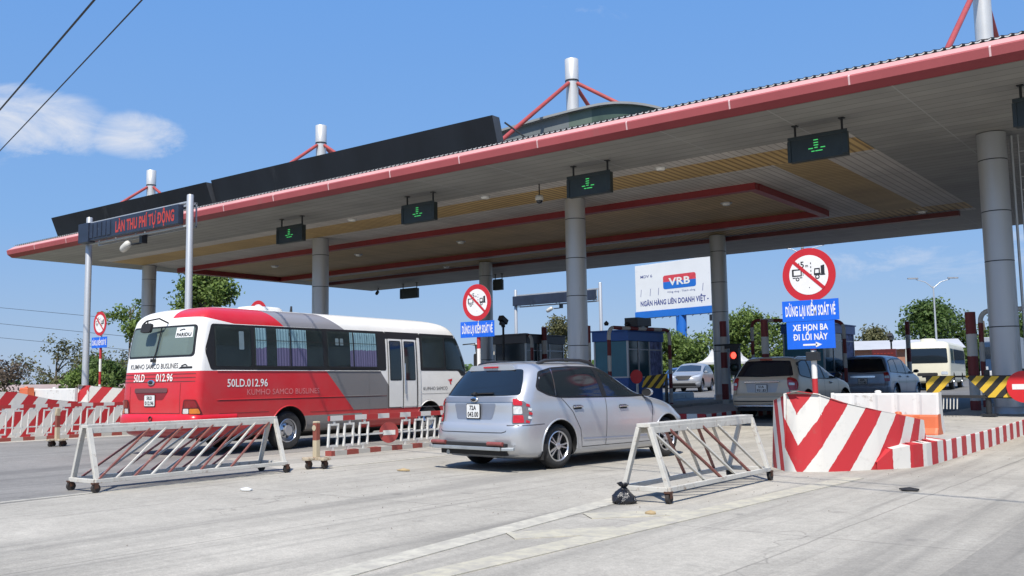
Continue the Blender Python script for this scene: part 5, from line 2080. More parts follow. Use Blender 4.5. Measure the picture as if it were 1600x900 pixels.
def gantry_sign(loc, w, htop, label, text, pole_h, dark_left=0.0):
    r = empty('gantry_sign', loc)
    tag(r, label, 'gantry sign')
    for x in (0, w):
        mb = MB()
        mb.tube([(x, 0, -.05), (x, 0, pole_h - .03), (x, 0, pole_h)], [.115, .105, .09], 18)
        mb.lathe([(.2, .0), (.2, .03), (.12, .03)], 18, 0, Matrix.Translation((x, 0, .25)))
        mb.build('pole', M_GALV, r)
    mb = MB()
    for z in (htop, htop - .74):
        mb.beam((.1, -.03, z), (w - .1, -.03, z), .05, .05)
        mb.beam((.1, .30, z), (w - .1, .30, z), .05, .05)
    for x in (.12, 1.2, w / 2, w - .45, w - .12):
        mb.beam((x, -.03, htop - .76), (x, -.03, htop + .02), .04, .04)
        mb.beam((x, .30, htop - .76), (x, .30, htop + .02), .04, .04)
        mb.beam((x, -.03, htop), (x, .30, htop), .04, .04)
    mb.build('frame', M_GALV, r)
    mb = MB()
    mb.bx(-.06, w - .25, -.26, -.06, htop - .68, htop - .07, 0)
    if dark_left:
        for k in range(7):
            xx = .05 + k * .28
            mb.box((xx, -.27, htop - .36), (.22, .03, .5), 0, Matrix.Rotation(.02 * (k % 3 - 1), 3, 'Y'))
        mb.bx(-.16, .5, -.32, -.05, htop - .72, htop - .05, 0)
    mb.build('display_case', M_NAVY, r, bevel=.02)
    if text:
        mb = MB()
        mb.text(text, .36, 0, front_M(dark_left + (w - .35 - dark_left) / 2, -.266, htop - .56), w - .55 - dark_left, .035)
        mb.build('lettering', M_LEDR, r)
    mb = MB()
    mb.tube([(w * .53, .1, htop - .74), (w * .53, .05, htop - 1.0), (w * .47, -.05, htop - 1.02)], .035, 8)
    mb.box((w * .54, .1, htop - .86), (.16, .2, .3), 0)
    mb.build('bracket', M_DARK, r)
    mb = MB()
    M = Matrix.Translation((w * .43, -.12, htop - 1.06)) @ Matrix.Rotation(-.45, 4, 'Y') @ Matrix.Rotation(pi / 2, 4, 'Y')
    mb.lathe([(0, -.24), (.10, -.24), (.125, -.15), (.125, .12), (.10, .2), (0, .22)], 14, 0, M)
    mb.build('lane_camera', M_CAMW, r)
    return r


gantry_sign((-31.58, 17.0, 0), 5.98, 7.02, 'steel gantry with a navy panel and red led lettering over the bus lane', 'LÀN THU PHÍ TỰ ĐỘNG', 7.24, 2.05)
gantry_sign((-36.85, 48.3, gz(48)), 6.4, 6.4, 'distant steel gantry with a long unlit display behind the middle column', None, 6.75)

# ------------------------------------------------------------------ round no overtaking signs with blue plaques
M_SRED = mat('sign red', (.46, .015, .022), .4, 0, .06, 4)
M_SWHITE = mat('sign white', (.70, .69, .68), .45, 0, .05, 4, dirt=(.4, .37, .33), dirt_amt=.2)
M_SBLUE = mat('sign blue', (.008, .115, .62), .4, 0, .06, 3)
M_SBACK = mat('sign back', (.3, .3, .3), .5, .3, .1, 4)
M_SPOLE = stripe_mat('red and white sign post', (.42, .02, .025), (.68, .67, .64), .92, 0, .0, wear=.15)


def round_sign(loc, zc, label, plaques, u0, R_=.44):
    """loc = foot of the post; disc centre at zc above it; plaques: (z0, z1, half width, lines, dx)"""
    r = empty('road_sign', loc)
    tag(r, label, 'road sign', 'no passing signs at the lane heads')
    mb = MB()
    mb.tube([(0, 0, -.02), (0, 0, zc + .30)], .045, 14, 0, True, u0)
    mb.build('post', M_SPOLE, r)
    mb = MB()
    F = front_M(0, -.055, zc)
    circ = lambda rr, n=48: [(rr * cos(2 * pi * k / n), rr * sin(2 * pi * k / n)) for k in range(n)]
    mb.prism(circ(R_), -.012, 0, F @ Matrix.Translation((0, 0, -.001)), 1)
    mb.face([F @ Vector((x, y, .0015)) for x, y in circ(R_)], 0)
    d = mb.build('disc', [M_SRED, M_SBACK], r)
    mb = MB()
    mb.face([F @ Vector((x, y, .004)) for x, y in circ(R_ * .735)], 0)
    mb.build('disc_face', M_SWHITE, d)
    # symbols: lorry pair and the gap figure
    mb = MB()
    S_ = R_ / .44
    sym = Matrix.Scale(S_, 4)

    def pol(p, z=.006):
        mb.face([F @ (sym @ Vector((x, y, z))) for x, y in p], 0)

    def ringp(cx_, cy_, ro, ri, z=.0062):
        n = 18
        for k in range(n):
            a0, a1 = 2 * pi * k / n, 2 * pi * (k + 1) / n
            mb.face([F @ (sym @ Vector((cx_ + q * cos(a), cy_ + q * sin(a), z))) for q, a in ((ro, a0), (ro, a1), (ri, a1), (ri, a0))], 0)
    pol([(-.275, .105), (-.11, .105), (-.11, .085), (-.275, .085)])
    pol([(-.275, .085), (-.245, .085), (-.245, -.015), (-.275, -.015)])
    pol([(-.13, .085), (-.11, .085), (-.11, -.015), (-.13, -.015)])
    pol([(-.245, .005), (-.13, .005), (-.13, -.015), (-.245, -.015)])
    pol([(-.265, -.03), (-.215, -.03), (-.215, -.045), (-.265, -.045)])
    pol([(-.15, -.03), (-.105, -.03), (-.105, -.045), (-.15, -.045)])
    ringp(-.185, -.06, .032, .016)
    pol([(-.095, .05), (-.085, .05), (-.085, -.01), (-.095, -.01)])
    pol([(.10, .10), (.19, .10), (.19, .08), (.115, .08)])
    pol([(.09, .02), (.20, .02), (.20, -.015), (.09, -.015)])
    pol([(.17, .08), (.19, .08), (.19, .02), (.17, .02)])
    pol([(.10, .10), (.118, .10), (.108, .02), (.09, .02)])
    pol([(.205, .135), (.265, .15), (.265, .0), (.205, .0)])
    pol([(.20, .0), (.275, .0), (.275, -.02), (.20, -.02)])
    ringp(.145, -.04, .038, .02)
    for k in range(4):
        pol([(.035, .20 - k * .062), (.05, .20 - k * .062), (.05, .172 - k * .062), (.035, .172 - k * .062)])
    pol([(-.16, .205), (-.145, .205), (-.145, .175), (-.16, .175)])
    mb.text('5', .105 * S_, 0, F @ Matrix.Translation((-.10 * S_, .125 * S_, .006)), None, .02)
    mb.text('m', .05 * S_, 0, F @ Matrix.Translation((-.025 * S_, .13 * S_, .006)), None, .02)
    pol([(.0, -.2), (.014, -.2), (.014, -.215), (.0, -.215)])
    mb.build('symbol', M_INK, d)
    mb = MB()
    c_, s_ = cos(radians(-43)), sin(radians(-43))
    bar = [(-R_ * .76, -.028 * S_), (R_ * .76, -.028 * S_), (R_ * .76, .028 * S_), (-R_ * .76, .028 * S_)]
    mb.face([F @ Vector((x * c_ - y * s_, x * s_ + y * c_, .008)) for x, y in bar], 0)
    mb.build('slash', M_SRED, d)
    for (z0, z1, hw_, lines, dx, arrow) in plaques:
        mb = MB()
        mb.bx(dx - hw_, dx + hw_, -.066, -.054, z0, z1)
        p = mb.build('plaque', M_SBLUE, r)
        mb = MB()
        for (txt, h_, wd, zz) in lines:
            mb.text(txt, h_, 0, front_M(dx, -.0685, zz), wd, .03)
        if arrow:
            za = arrow
            fm = front_M(dx + .03, -.0685, za)
            mb.face([fm @ Vector(q) for q in ((-.16, -.014, 0), (.07, -.014, 0), (.07, .014, 0), (-.16, .014, 0))])
            mb.face([fm @ Vector(q) for q in ((.05, -.045, 0), (.15, 0, 0), (.05, .045, 0))])
        mb.build('lettering', M_SWHITE, p)
    return r


STOP = 'DỪNG LẠI KIỂM SOÁT VÉ'
s1 = round_sign((-5.55, 15.2, .25), 2.68, 'round no passing sign over two blue plaques behind the striped crash block',
                [(1.93, 2.27, .465, [(STOP, .165, .82, 2.02)], .0, None), (1.48, 1.925, .395, [('XE HON BA', .10, .58, 1.78), ('ĐI LỐI NÀY', .10, .56, 1.625)], -.01, 1.545)], .36)
mb = MB()
mb.box((.0, -.02, 1.36), (.20, .14, .14))
mb.build('junction_box', M_DARK, s1, bevel=.01)
round_sign((-14.48, 17.5, 0), 3.19, 'round no passing sign over one blue plaque, beside the front of the bus', [(2.36, 2.74, .52, [(STOP, .19, .94, 2.46)], .01, None)], .65)
round_sign((-32.97, 18.3, 0), 3.66, 'round no passing sign over one blue plaque, next to the gantry pole on the left', [(2.78, 3.17, .52, [(STOP, .19, .94, 2.88)], .0, None)], .36)
round_sign((-23.45, 18.0, 0), 3.42, 'red rim of a round sign just showing above the bus roof', [], 0)

# ------------------------------------------------------------------ striped posts, pipe guards, booths
M_POST = stripe_mat('maroon and white post paint', (.17, .022, .022), (.52, .51, .48), 1.08, 0, .5, wear=.2)
M_POST2 = stripe_mat('maroon and white pipe paint', (.17, .022, .022), (.50, .49, .46), 1.0, 0, .3, wear=.25)
M_CAPW = mat('white painted base', (.55, .54, .5), .6, 0, .1, 4)


def post(x, y, ztop, zfoot, r, label):
    mb = MB()
    mb.tube([(0, 0, 0), (0, 0, ztop - zfoot)], r, 20, 0, True, -((ztop - zfoot) % 1.08) + .0)
    o = mb.build('bollard_post', [M_POST], None, (x, y, zfoot))
    tag(o, label, 'bollard', 'striped steel posts on the islands')
    return o


post(-16.42, 25.2, 3.02, .37, .115, 'maroon and white post against the right of the middle column')
post(-22.24, 31.0, 3.48, .45, .11, 'maroon and white post standing alone left of the middle column')
post(-14.32, 30.6, 3.28, .42, .115, 'maroon and white post beside the red traffic light')
post(-11.76 - .3, 28.8, 3.13, .40, .115, 'maroon and white post behind the champagne car, left of the blue plaques')
post(-10.73, 40.0, 3.48, gz(40), .09, 'plain maroon post beyond the roof of the blue grey car')
post(-5.30, 25.3, 2.81, .42, .12, 'maroon and white post just left of the right column')


def pipe_guard(pts, label, r=.062, mid=()):
    """bent pipe with rounded corners, feet first and last"""
    P = [Vector(p) for p in pts]
    out = [P[0]]
    for i in range(1, len(P) - 1):
        a, p, b = P[i - 1], P[i], P[i + 1]
        s, e = p + (a - p).normalized() * .3, p + (b - p).normalized() * .3
        for k in range(7):
            t = k / 6
            out.append(s * (1 - t) ** 2 + p * 2 * t * (1 - t) + e * t * t)
    out.append(P[-1])
    mb = MB()
    base = P[0]
    mb.tube([p - base for p in out], r, 12)
    o = mb.build('pipe_guard', [M_POST2], None, base)
    tag(o, label, 'pipe guard', 'striped pipe guards round the booths')
    return o


pipe_guard([(-16.05, 25.9, .38), (-16.05, 25.9, 2.98), (-15.93, 29.7, 3.02), (-15.93, 29.7, .4)], 'maroon pipe guard bent over the blue booth by the middle column')
pipe_guard([(-23.9, 30.1, .45), (-23.9, 30.1, 3.16), (-22.2, 30.1, 3.16), (-22.2, 30.1, .45)], 'dark pipe guard bent over the booth behind the sign by the bus')
pipe_guard([(-14.3, 33.0, .45), (-14.3, 33.0, 3.42), (-10.95, 33.0, 3.2), (-10.95, 33.0, .45)], 'striped pipe guard spanning behind the two blue plaques')
pipe_guard([(-5.42, 27.0, .42), (-5.42, 27.0, 2.93), (-3.4, 27.0, 2.93), (-3.4, 27.0, .42)], 'striped pipe guard passing behind the right column')
M_BBLUE = mat('blue booth fascia', (.010, .085, .34), .4, 0, .12, 1.5)
M_BTEAL = mat('teal booth panel', (.035, .17, .24), .4, 0, .15, 1.5)
M_BALU = mat('booth aluminium', (.40, .42, .44), .4, .4, .08, 3)
M_BGLASS = glass_mat('booth glass', (.02, .06, .08), .05)
M_BGLASS2 = glass_mat('booth dark glass', (.012, .022, .03), .05)
M_BANNER = mat('printed booth sheet', (.12, .14, .30), .6, 0, .9, 6)


def booth(loc, w, l, h, label, dark=False):
    r = empty('toll_booth', loc)
    tag(r, label, 'toll booth', 'ticket booths on the islands')
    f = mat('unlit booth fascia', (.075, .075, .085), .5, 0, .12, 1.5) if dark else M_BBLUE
    mb = MB()
    mb.bx(-w / 2 - .06, w / 2 + .06, -.06, l + .06, h - .32, h, 0)
    mb.bx(-w / 2 - .10, w / 2 + .10, -.10, l + .10, h, h + .05, 0)
    mb.build('fascia', f, r, bevel=.01)
    mb = MB()
    mb.bx(-w / 2, w / 2, 0, l, 0, .95, 0)
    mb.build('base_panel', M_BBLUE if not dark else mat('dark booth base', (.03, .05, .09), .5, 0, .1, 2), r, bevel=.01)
    mb = MB()
    for x, y in ((-w / 2, 0), (w / 2, 0), (-w / 2, l), (w / 2, l), (w / 2, l * .30), (w / 2, l * .62), (-w / 2, l * .5)):
        mb.box((x * .985, y * .985 + .012, (h - .32 + .95) / 2), (.06, .06, h - .32 - .95), 0)
    mb.bx(-w / 2, w / 2, -.01, .05, .95, 1.0, 0)
    mb.bx(w / 2 - .04, w / 2 + .012, .051, l, .95, 1.0, 0)
    mb.bx(w / 2 - .04, w / 2 + .012, .051, l, h - .62, h - .58, 0)
    mb.build('frame', M_BALU, r)
    for (x0, x1, y0, y1, m_) in ((-w / 2 + .03, w / 2 - .03, .005, .02, M_BTEAL if not dark else M_BGLASS2), (w / 2 - .02, w / 2 - .005, .06, l * .30 - .04, M_BGLASS), (w / 2 - .02, w / 2 - .005, l * .30 + .04, l * .62 - .04, M_BGLASS), (w / 2 - .02, w / 2 - .005, l * .62 + .04, l - .05, M_BANNER if not dark else M_BGLASS2),
                                 (-w / 2 + .005, -w / 2 + .02, .06, l - .05, M_BGLASS), (-w / 2 + .03, w / 2 - .03, l - .02, l - .005, M_BGLASS)):
        mb = MB()
        mb.bx(x0, x1, y0, y1, 1.001, h - .325)
        mb.build('window', m_, r)
    return r


b1 = booth((-16.85, 27.3, .42), 1.30, 2.3, 2.50, 'blue ticket booth with glazed sides right of the middle column')
mb = MB()
for (dx, dy) in ((-.9, -.5), (-.2, -.45), (.5, -.3)):
    mb.lathe([(0, .0), (.06, .0), (.085, .08), (0, .16)], 10, 0, Matrix.Translation((-16.2 + dx * .2, 26.3 + (dx + .9) * 1.5, 3.07)))
mb.bx(-16.35, -15.85, 27.4, 28.3, 3.09, 3.36)
o = mb.build('lane_floodlight', M_DARK, None)
tag(o, 'dark box lamp lying on the pipe guard above the blue booth', 'floodlight')
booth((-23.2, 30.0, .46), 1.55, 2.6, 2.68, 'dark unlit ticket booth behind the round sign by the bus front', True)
booth((-13.15, 35.0, .50), 1.55, 3.4, 2.78, 'blue ticket booth hidden behind the blue plaques and striped posts')
booth((-3.15, 27.6, .46), 1.1, 2.4, 2.5, 'blue ticket booth at the edge of the photo behind the right column')

# traffic light by the island
tl = empty('traffic_light', (-13.86, 30.5, .42))
tag(tl, 'black lane signal showing red beside a striped post', 'traffic light')
mb = MB()
mb.tube([(0, 0, 0), (0, 0, 1.0)], .045, 10)
mb.build('post', M_DARK, tl)
mb = MB()
mb.bx(-.16, .16, -.10, .10, .98, 1.95)
mb.bx(-.75, .22, -.05, .05, 2.0, 2.06)
mb.bx(-.35, .20, -.09, -.02, 1.90, 2.04)
mb.build('case', M_DARK, tl, bevel=.01)
for z, m_ in ((1.66, mat('lit red signal', (.4, .02, .02), .4, emit=(1, .06, .04), emit_s=2.2)), (1.25, mat('unlit signal', (.03, .05, .03), .3))):
    mb = MB()
    mb.lathe([(0, .02), (.09, .015), (.115, 0)], 18, 0, front_M(0, -.102, z))
    mb.build('lens', m_, tl)
    mb = MB()
    mb.lathe([(.125, 0), (.125, .10)], 18, 0, front_M(0, -.100, z))
    mb.build('hood', M_DARK, tl)

# cameras on thin posts beside the booths
for (x, y, z0, z1, lab) in ((-20.4, 26.0, .12, 3.45, 'thin post with a lane camera beside the dark booth'), (-13.1, 46.0, .42, 3.15, 'thin post with a camera above the blue grey car')):
    r = empty('camera_post', (x, y, z0))
    tag(r, lab, 'camera post', 'lane camera posts')
    mb = MB()
    mb.tube([(0, 0, 0), (0, 0, z1 - z0 - .2)], .04, 10)
    mb.build('post', M_UNDER, r)
    mb = MB()
    mb.box((0, 0, z1 - z0), (.20, .34, .18), 0, Matrix.Rotation(-.5, 3, 'X'))
    mb.box((.05, -.12, z1 - z0 - .14), (.12, .2, .12), 0, Matrix.Rotation(-.3, 3, 'X'))
    mb.tube([(0, 0, z1 - z0 - .25), (0, 0, z1 - z0 - .05)], .07, 10)
    mb.build('lane_camera', M_DARK, r, bevel=.01)
# red text display by the lane
o = empty('lane_display', (-12.85, 44, gz(44)))
tag(o, 'maroon lane display box on a post above the blue grey car', 'lane display')
mb = MB()
mb.tube([(0, 0, 0), (0, 0, 1.7)], .05, 8)
mb.build('post', M_DARK, o)
mb = MB()
mb.bx(-.52, .52, -.1, .1, 1.72, 2.12)
mb.build('case', mat('maroon display case', (.10, .018, .022), .5, 0, .15, 3), o, bevel=.015)
mb = MB()
for k in range(6):
    mb.bx(-.44 + k * .15, -.34 + k * .15, -.108, -.102, 1.90, 1.95)
mb.build('lettering', mat('unlit red led', (.22, .03, .025), .5), o)

# ------------------------------------------------------------------ swing gates with yellow and black boards
M_CHEV = stripe_mat('yellow and black board', (.62, .40, .03), (.018, .017, .015), .30, .9, .1, wear=.12, dirt=(.1, .08, .05))
M_STOPR = mat('stop disc red', (.55, .018, .022), .4, 0, .06, 4)


def board(mb, poly, y, th=.02):
    F = front_M(0, y, 0)
    a = [F @ Vector((p[0], p[1], 0)) for p in poly]
    b = [F @ Vector((p[0], p[1], -th)) for p in poly]
    mb.face(a, 0, [(p[0], p[1]) for p in poly])
    mb.face(b[::-1], 1)
    n = len(poly)
    for i in range(n):
        j = (i + 1) % n
        mb.face([a[j], a[i], b[i], b[j]], 1)


g = empty('swing_gate', (-4.45, 22.4, .42))
tag(g, 'low swing gate with striped boards and red stop disc by the right column', 'swing gate')
mb = MB()
mb.tube([(0, .06, -.02), (0, .06, .95)], .06, 12)
mb.box((0, .06, .0), (.3, .3, .04))
mb.build('post', M_DARK, g)
mb = MB()
mb.beam((-1.3, 0, .40), (1.9, 0, .36), .05, .06)
mb.beam((-1.3, 0, .83), (1.9, 0, .80), .04, .04)
mb.build('boom', M_UNDER, g)
mb = MB()
board(mb, [(-1.22, .46), (-.98, .46), (-.60, .84), (-1.22, .84)], -.04)
board(mb, [(-.42, .84), (.02, .37), (.78, .37), (.78, .80)], -.04)
mb.build('warning_board', [M_CHEV, M_UNDER], g)
mb = MB()
F = front_M(.72, -.075, .59)
mb.prism([(.33 * cos(2 * pi * k / 40), .33 * sin(2 * pi * k / 40)) for k in range(40)], .012, 0, F)
d = mb.build('stop_disc', M_STOPR, g)
mb = MB()
mb.prism([(-.22, -.055), (.22, -.055), (.22, .055), (-.22, .055)], .003, 0, F @ Matrix.Translation((0, 0, .0125)))
mb.build('stop_bar', M_SWHITE, d)
mb = MB()
for k in range(6):
    mb.tube([(-.95 + k * .07, .0, .40), (-.97 + k * .07, .0, .12)], .014, 6)
mb.build('hanging_rods', M_CAPW, g)

g = empty('swing_gate', (-14.75, 26.5, .36))
tag(g, 'small yellow and black board with a red disc in front of the blue booth', 'swing gate')
mb = MB()
mb.tube([(.35, .05, 0), (.35, .05, 1.1)], .05, 10)
mb.build('post', M_DARK, g)
mb = MB()
board(mb, [(-.50, .70), (.20, .66), (.43, 1.12), (-.37, 1.05)], 0)
mb.build('warning_board', [M_CHEV, M_UNDER], g)
mb = MB()
F = front_M(-.66, -.03, 1.04)
mb.prism([(.22 * cos(2 * pi * k / 32), .22 * sin(2 * pi * k / 32)) for k in range(32)], .012, 0, F)
mb.build('stop_disc', M_STOPR, g)
mb = MB()
mb.tube([(-.66, 0, 0), (-.66, 0, .84)], .04, 10)
mb.build('disc_post', M_CAPW, g)

# ------------------------------------------------------------------ striped concrete crash blocks
M_CRASH = stripe_mat('red and white crash block paint', (.43, .020, .026), (.60, .585, .545), .66, .80, .42, wear=.28, rough=.7)
M_CRASH_V = stripe_mat('red and white upright stripes', (.43, .020, .026), (.60, .585, .545), .64, 0, .1, wear=.28, rough=.7)


def crash_block(path_r, path_l, name='crash_block', lean=.06, lk=1.7):
    """path rows: (x, y, top height); both start at the nose ridge; inner wall leans in"""
    mb = MB()
    for path, s in ((path_r, 1), (path_l, -1)):
        L = 0
        for (a, b) in zip(path[:-1], path[1:]):
            pa, pb = Vector(a[:2]), Vector(b[:2])
            d = (pb - pa).length
            dr = (pb - pa).normalized()
            n = Vector((dr.y, -dr.x)) * s
            k = max(1, int(d / .25))
            for i in range(k):
                t0, t1 = i / k, (i + 1) / k
                q0, q1 = pa.lerp(pb, t0), pa.lerp(pb, t1)
                h0, h1 = a[2] + (b[2] - a[2]) * t0, a[2] + (b[2] - a[2]) * t1
                i0, i1 = -n * lean * h0, -n * lean * h1
                pts = [(*q0, -.03), (*q1, -.03), (*(q1 + i1), h1), (*(q0 + i0), h0)]
                uv = [(L + d * t0, -.03), (L + d * t1, -.03), (L + d * t1, h1), (L + d * t0, h0)]
                if s < 0:
                    uv = [(q_[0] * lk, q_[1]) for q_ in uv]
                    pts, uv = pts[::-1], uv[::-1]
                mb.face(pts, 0, uv)
            L += d

    def at(path, t):
        tot = [0]
        for a, b in zip(path[:-1], path[1:]):
            tot.append(tot[-1] + (Vector(b[:2]) - Vector(a[:2])).length)
        x = t * tot[-1]
        for i in range(len(path) - 1):
            if x <= tot[i + 1] + 1e-9:
                f = (x - tot[i]) / max(1e-9, tot[i + 1] - tot[i])
                return Vector(path[i]).lerp(Vector(path[i + 1]), f)
    N = 16
    for i in range(N):
        r0, r1 = at(path_r, i / N), at(path_r, (i + 1) / N)
        l0, l1 = at(path_l, i / N), at(path_l, (i + 1) / N)
        ins = lambda p, s_: (p[0] - s_ * lean * p[2], p[1], p[2])
        mb.face([ins(r0, 1), ins(r1, 1), ins(l1, -1), ins(l0, -1)], 1)
    r, l = path_r[-1], path_l[-1]
    mb.face([(r[0], r[1], -.03), (l[0], l[1], -.03), (l[0] + lean * l[2], l[1], l[2]), (r[0] - lean * r[2], r[1], r[2])], 1)
    return mb


mb = crash_block([(-4.90, 12.66, 1.09), (-4.60, 12.80, 1.04), (-4.36, 13.08, .92), (-4.07, 13.50, .81), (-3.88, 13.95, .73), (-3.82, 14.45, .665), (-3.82, 15.0, .61)],
                 [(-4.90, 12.66, 1.09), (-5.08, 12.64, 1.05), (-5.5, 13.2, .95), (-5.72, 14.0, .75), (-5.75, 15.0, .61)])
o = mb.build('crash_block', [M_CRASH, M_ISL], None, bevel=.03, angle=48)
tag(o, 'tall red and white striped concrete nose at the head of the right island', 'crash block', 'striped concrete crash blocks')
mb = MB()
L = 0
pth = [(-4.10, 13.42), (-3.95, 13.60), (-3.76, 13.95), (-3.67, 14.30), (-3.655, 14.6), (-3.655, 15.3)]
for a, b in zip(pth[:-1], pth[1:]):
    d = (Vector(b) - Vector(a)).length
    ha, hb = (.315 if a[1] > 13.8 else .27 if a[1] > 13.55 else .10), (.315 if b[1] > 13.8 else .27)
    mb.face([(*a, -.02), (*b, -.02), (*b, hb), (*a, ha)], 0, [(L, 0), (L + d, 0), (L + d, .325), (L, .325)])
    mb.face([(*a, ha), (*b, hb), (b[0] - .3, b[1] + .1, hb + .03), (a[0] - .3, a[1] + .2, ha + .05)], 0, [(L, 0), (L + d, 0), (L + d, .3), (L, .3)])
    L += d
o = mb.build('kerb', [M_CRASH_V, M_ISL], None)
structure(o)
mb = crash_block([(-26.3, 9.3, 1.30), (-26.0, 9.6, 1.32), (-26.0, 12.1, 1.24), (-26.05, 13.2, 1.0), (-26.2, 14.6, .88), (-26.3, 16.2, .80)],
                 [(-26.3, 9.3, 1.30), (-26.9, 9.8, 1.25), (-27.3, 12, 1.2), (-27.3, 13.2, 1.0), (-27.3, 16.2, .8)])
o = mb.build('crash_block', [M_CRASH, M_ISL], None, bevel=.03, angle=48)
tag(o, 'red and white striped concrete nose running out of the photo on the left', 'crash block', 'striped concrete crash blocks')
mb = crash_block([(-28.55, 15.1, 1.42), (-28.2, 15.25, 1.40), (-27.7, 16.4, 1.28), (-27.3, 18.0, 1.1), (-27.2, 19.5, .95)],
                 [(-28.55, 15.1, 1.42), (-28.8, 15.2, 1.38), (-29.3, 16.5, 1.2), (-29.3, 19.5, .95)])
o = mb.build('crash_block', [M_CRASH, M_ISL], None, bevel=.03, angle=48)
tag(o, 'red and white striped concrete nose right behind the rear of the bus', 'crash block', 'striped concrete crash blocks')

# ------------------------------------------------------------------ water filled plastic barriers
M_PLW = mat('dirty white plastic', (.60, .595, .575), .5, 0, .08, 2, dirt=(.30, .27, .23), dirt_amt=.35)
M_PLO = mat('faded orange plastic', (.55, .125, .045), .5, 0, .14, 2, dirt=(.35, .14, .08), dirt_amt=.3)


def water_barrier(loc, L, h, m, label, rz=0.0, ribs=5, d=.42):
    mb = MB()
    prof_ = [(-d / 2, 0), (d / 2, 0), (d / 2, .18 * h), (d * .30, .42 * h), (d * .22, h - .03), (d * .18, h), (-d * .18, h), (-d * .22, h - .03), (-d * .30, .42 * h), (-d / 2, .18 * h)]
    n = ribs * 8
    P = []
    for i in range(n + 1):
        x = -L / 2 + L * i / n
        ph = (i % 8) / 8
        q = 1.0 - .16 * (1 if ph < .2 else 0)
        P.append([(x, y * (q if z > .1 * h and z < h * .96 else 1), z) for y, z in prof_])
    mb.grid(P, 0, closed_v=True, sm=False, flip=True)
    mb.face(P[0], 0)
    mb.face(P[-1][::-1], 0)
    o = mb.build('plastic_barrier', m, None, loc, rz, bevel=.012)
    tag(o, label, 'plastic barrier', 'water filled plastic barriers')
    mb = MB()
    mb.lathe([(.055, 0), (.055, .035), (.03, .05), (0, .05)], 14, 0, Matrix.Translation((-L * .06, 0, h)))
    mb.build('filler_cap', m, o)
    return o


water_barrier((-5.0, 17.0, .245), 1.80, .735, M_PLW, 'white plastic barrier standing behind the tall striped concrete nose')
o = water_barrier((-4.60, 16.58, .27), 1.15, .36, M_PLO, 'low orange plastic barrier in front of the white one on the right island', ribs=3, d=.36)
water_barrier((-29.95, 15.2, 0), 2.65, 1.32, M_PLW, 'white plastic barrier behind the striped concrete on the left', ribs=6)
water_barrier((-31.4, 14.95, 0), .55, 1.36, M_PLO, 'orange plastic barrier at the left end of the white barrier', ribs=2)

# ------------------------------------------------------------------ welded trestles on castors
M_TRW = mat('chipped white paint', (.50, .485, .44), .55, 0, .14, 5, dirt=(.21, .13, .075), dirt_amt=.42)
M_TRR = mat('faded red brown paint', (.20, .07, .055), .55, 0, .2, 6, dirt=(.35, .28, .24), dirt_amt=.4)
M_TRG = mat('bare grey bar', (.33, .33, .31), .5, .2, .15, 6)
M_RUST = mat('rusty castor', (.085, .04, .025), .8, .2, .35, 12)


def castor(mb, x, y):
    mb.box((x, y, .115), (.07, .07, .02), 0)
    mb.beam((x - .03, y, .11), (x - .03, y + .01, .055), .008, .05, 0)
    mb.beam((x + .03, y, .11), (x + .03, y + .01, .055), .008, .05, 0)
    mb.tube([(x - .02, y + .01, .055), (x + .02, y + .01, .055)], .055, 14, 1)


def trestle(loc, rz, L, w, h, lean, n, label, wt=.10):
    """A shaped end frames, one wide top bar, slanting bars on both faces"""
    r = empty('trestle_barrier', loc, rz)
    tag(r, label, 'trestle', 'wheeled trestle barriers')
    zb = .14
    mb = MB()
    mb.box((0, L / 2, h), (wt * 2.2, L, .04), 0)
    mb.beam((-wt, 0, h - .05), (-wt, L, h - .05), .02, .07)
    mb.beam((wt, 0, h - .05), (wt, L, h - .05), .02, .07)
    mb.build('top_bar', M_TRW, r, bevel=.004)
    for sx in (-1, 1):
        for y in (0.03, L - .03):
            mb = MB()
            mb.beam((sx * w / 2, y, zb - .03), (sx * wt * .9, y, h - .02), .062, .045)
            mb.build('leg', M_TRW, r, bevel=.004)
        mb = MB()
        mb.beam((sx * w / 2, 0, zb), (sx * w / 2, L, zb), .05, .05)
        mb.build('bottom_rail', M_TRW, r, bevel=.004)
        for k in range(n):
            y0 = .04 + (L - .9) * (k + (.0 if sx > 0 else .45)) / (n - .55)
            y1 = y0 + .82
            zt_, yb_, yt_ = h - .06, (y0 if lean > 0 else y1), (y1 if lean > 0 else y0)
            mb = MB()
            mb.beam((sx * w / 2, yb_, zb + .02), (sx * wt, yt_, zt_), .020, .032, 0, (1, 0, 0))
            mb.build('bar', ((M_TRR, M_TRW) if sx > 0 else (M_TRR, M_TRG))[k % 2] if n > 6 else (M_TRW, M_TRR)[k % 2], r)
    for y in (.0, L):
        mb = MB()
        mb.beam((-w / 2, y, zb), (w / 2, y, zb), .05, .05)
        mb.build('end_rail', M_TRW, r, bevel=.004)
        for sx in (-1, 1):
            mb = MB()
            castor(mb, sx * w / 2, y)
            mb.build('castor', [M_RUST, mat('worn black castor wheel', (.03, .025, .022), .8, 0, .3, 10)], r)
    return r


trestle((-11.55, 6.22, 0), radians(.5), 2.95, .58, .80, 1, 9, 'long white trestle with slanting red brown bars in front of the bus rear', .07)
trestle((-5.05, 8.78, 0), radians(.5), 2.66, .54, .79, -1, 5, 'shorter white trestle with slanting bars in front of the silver car bonnet', .075)


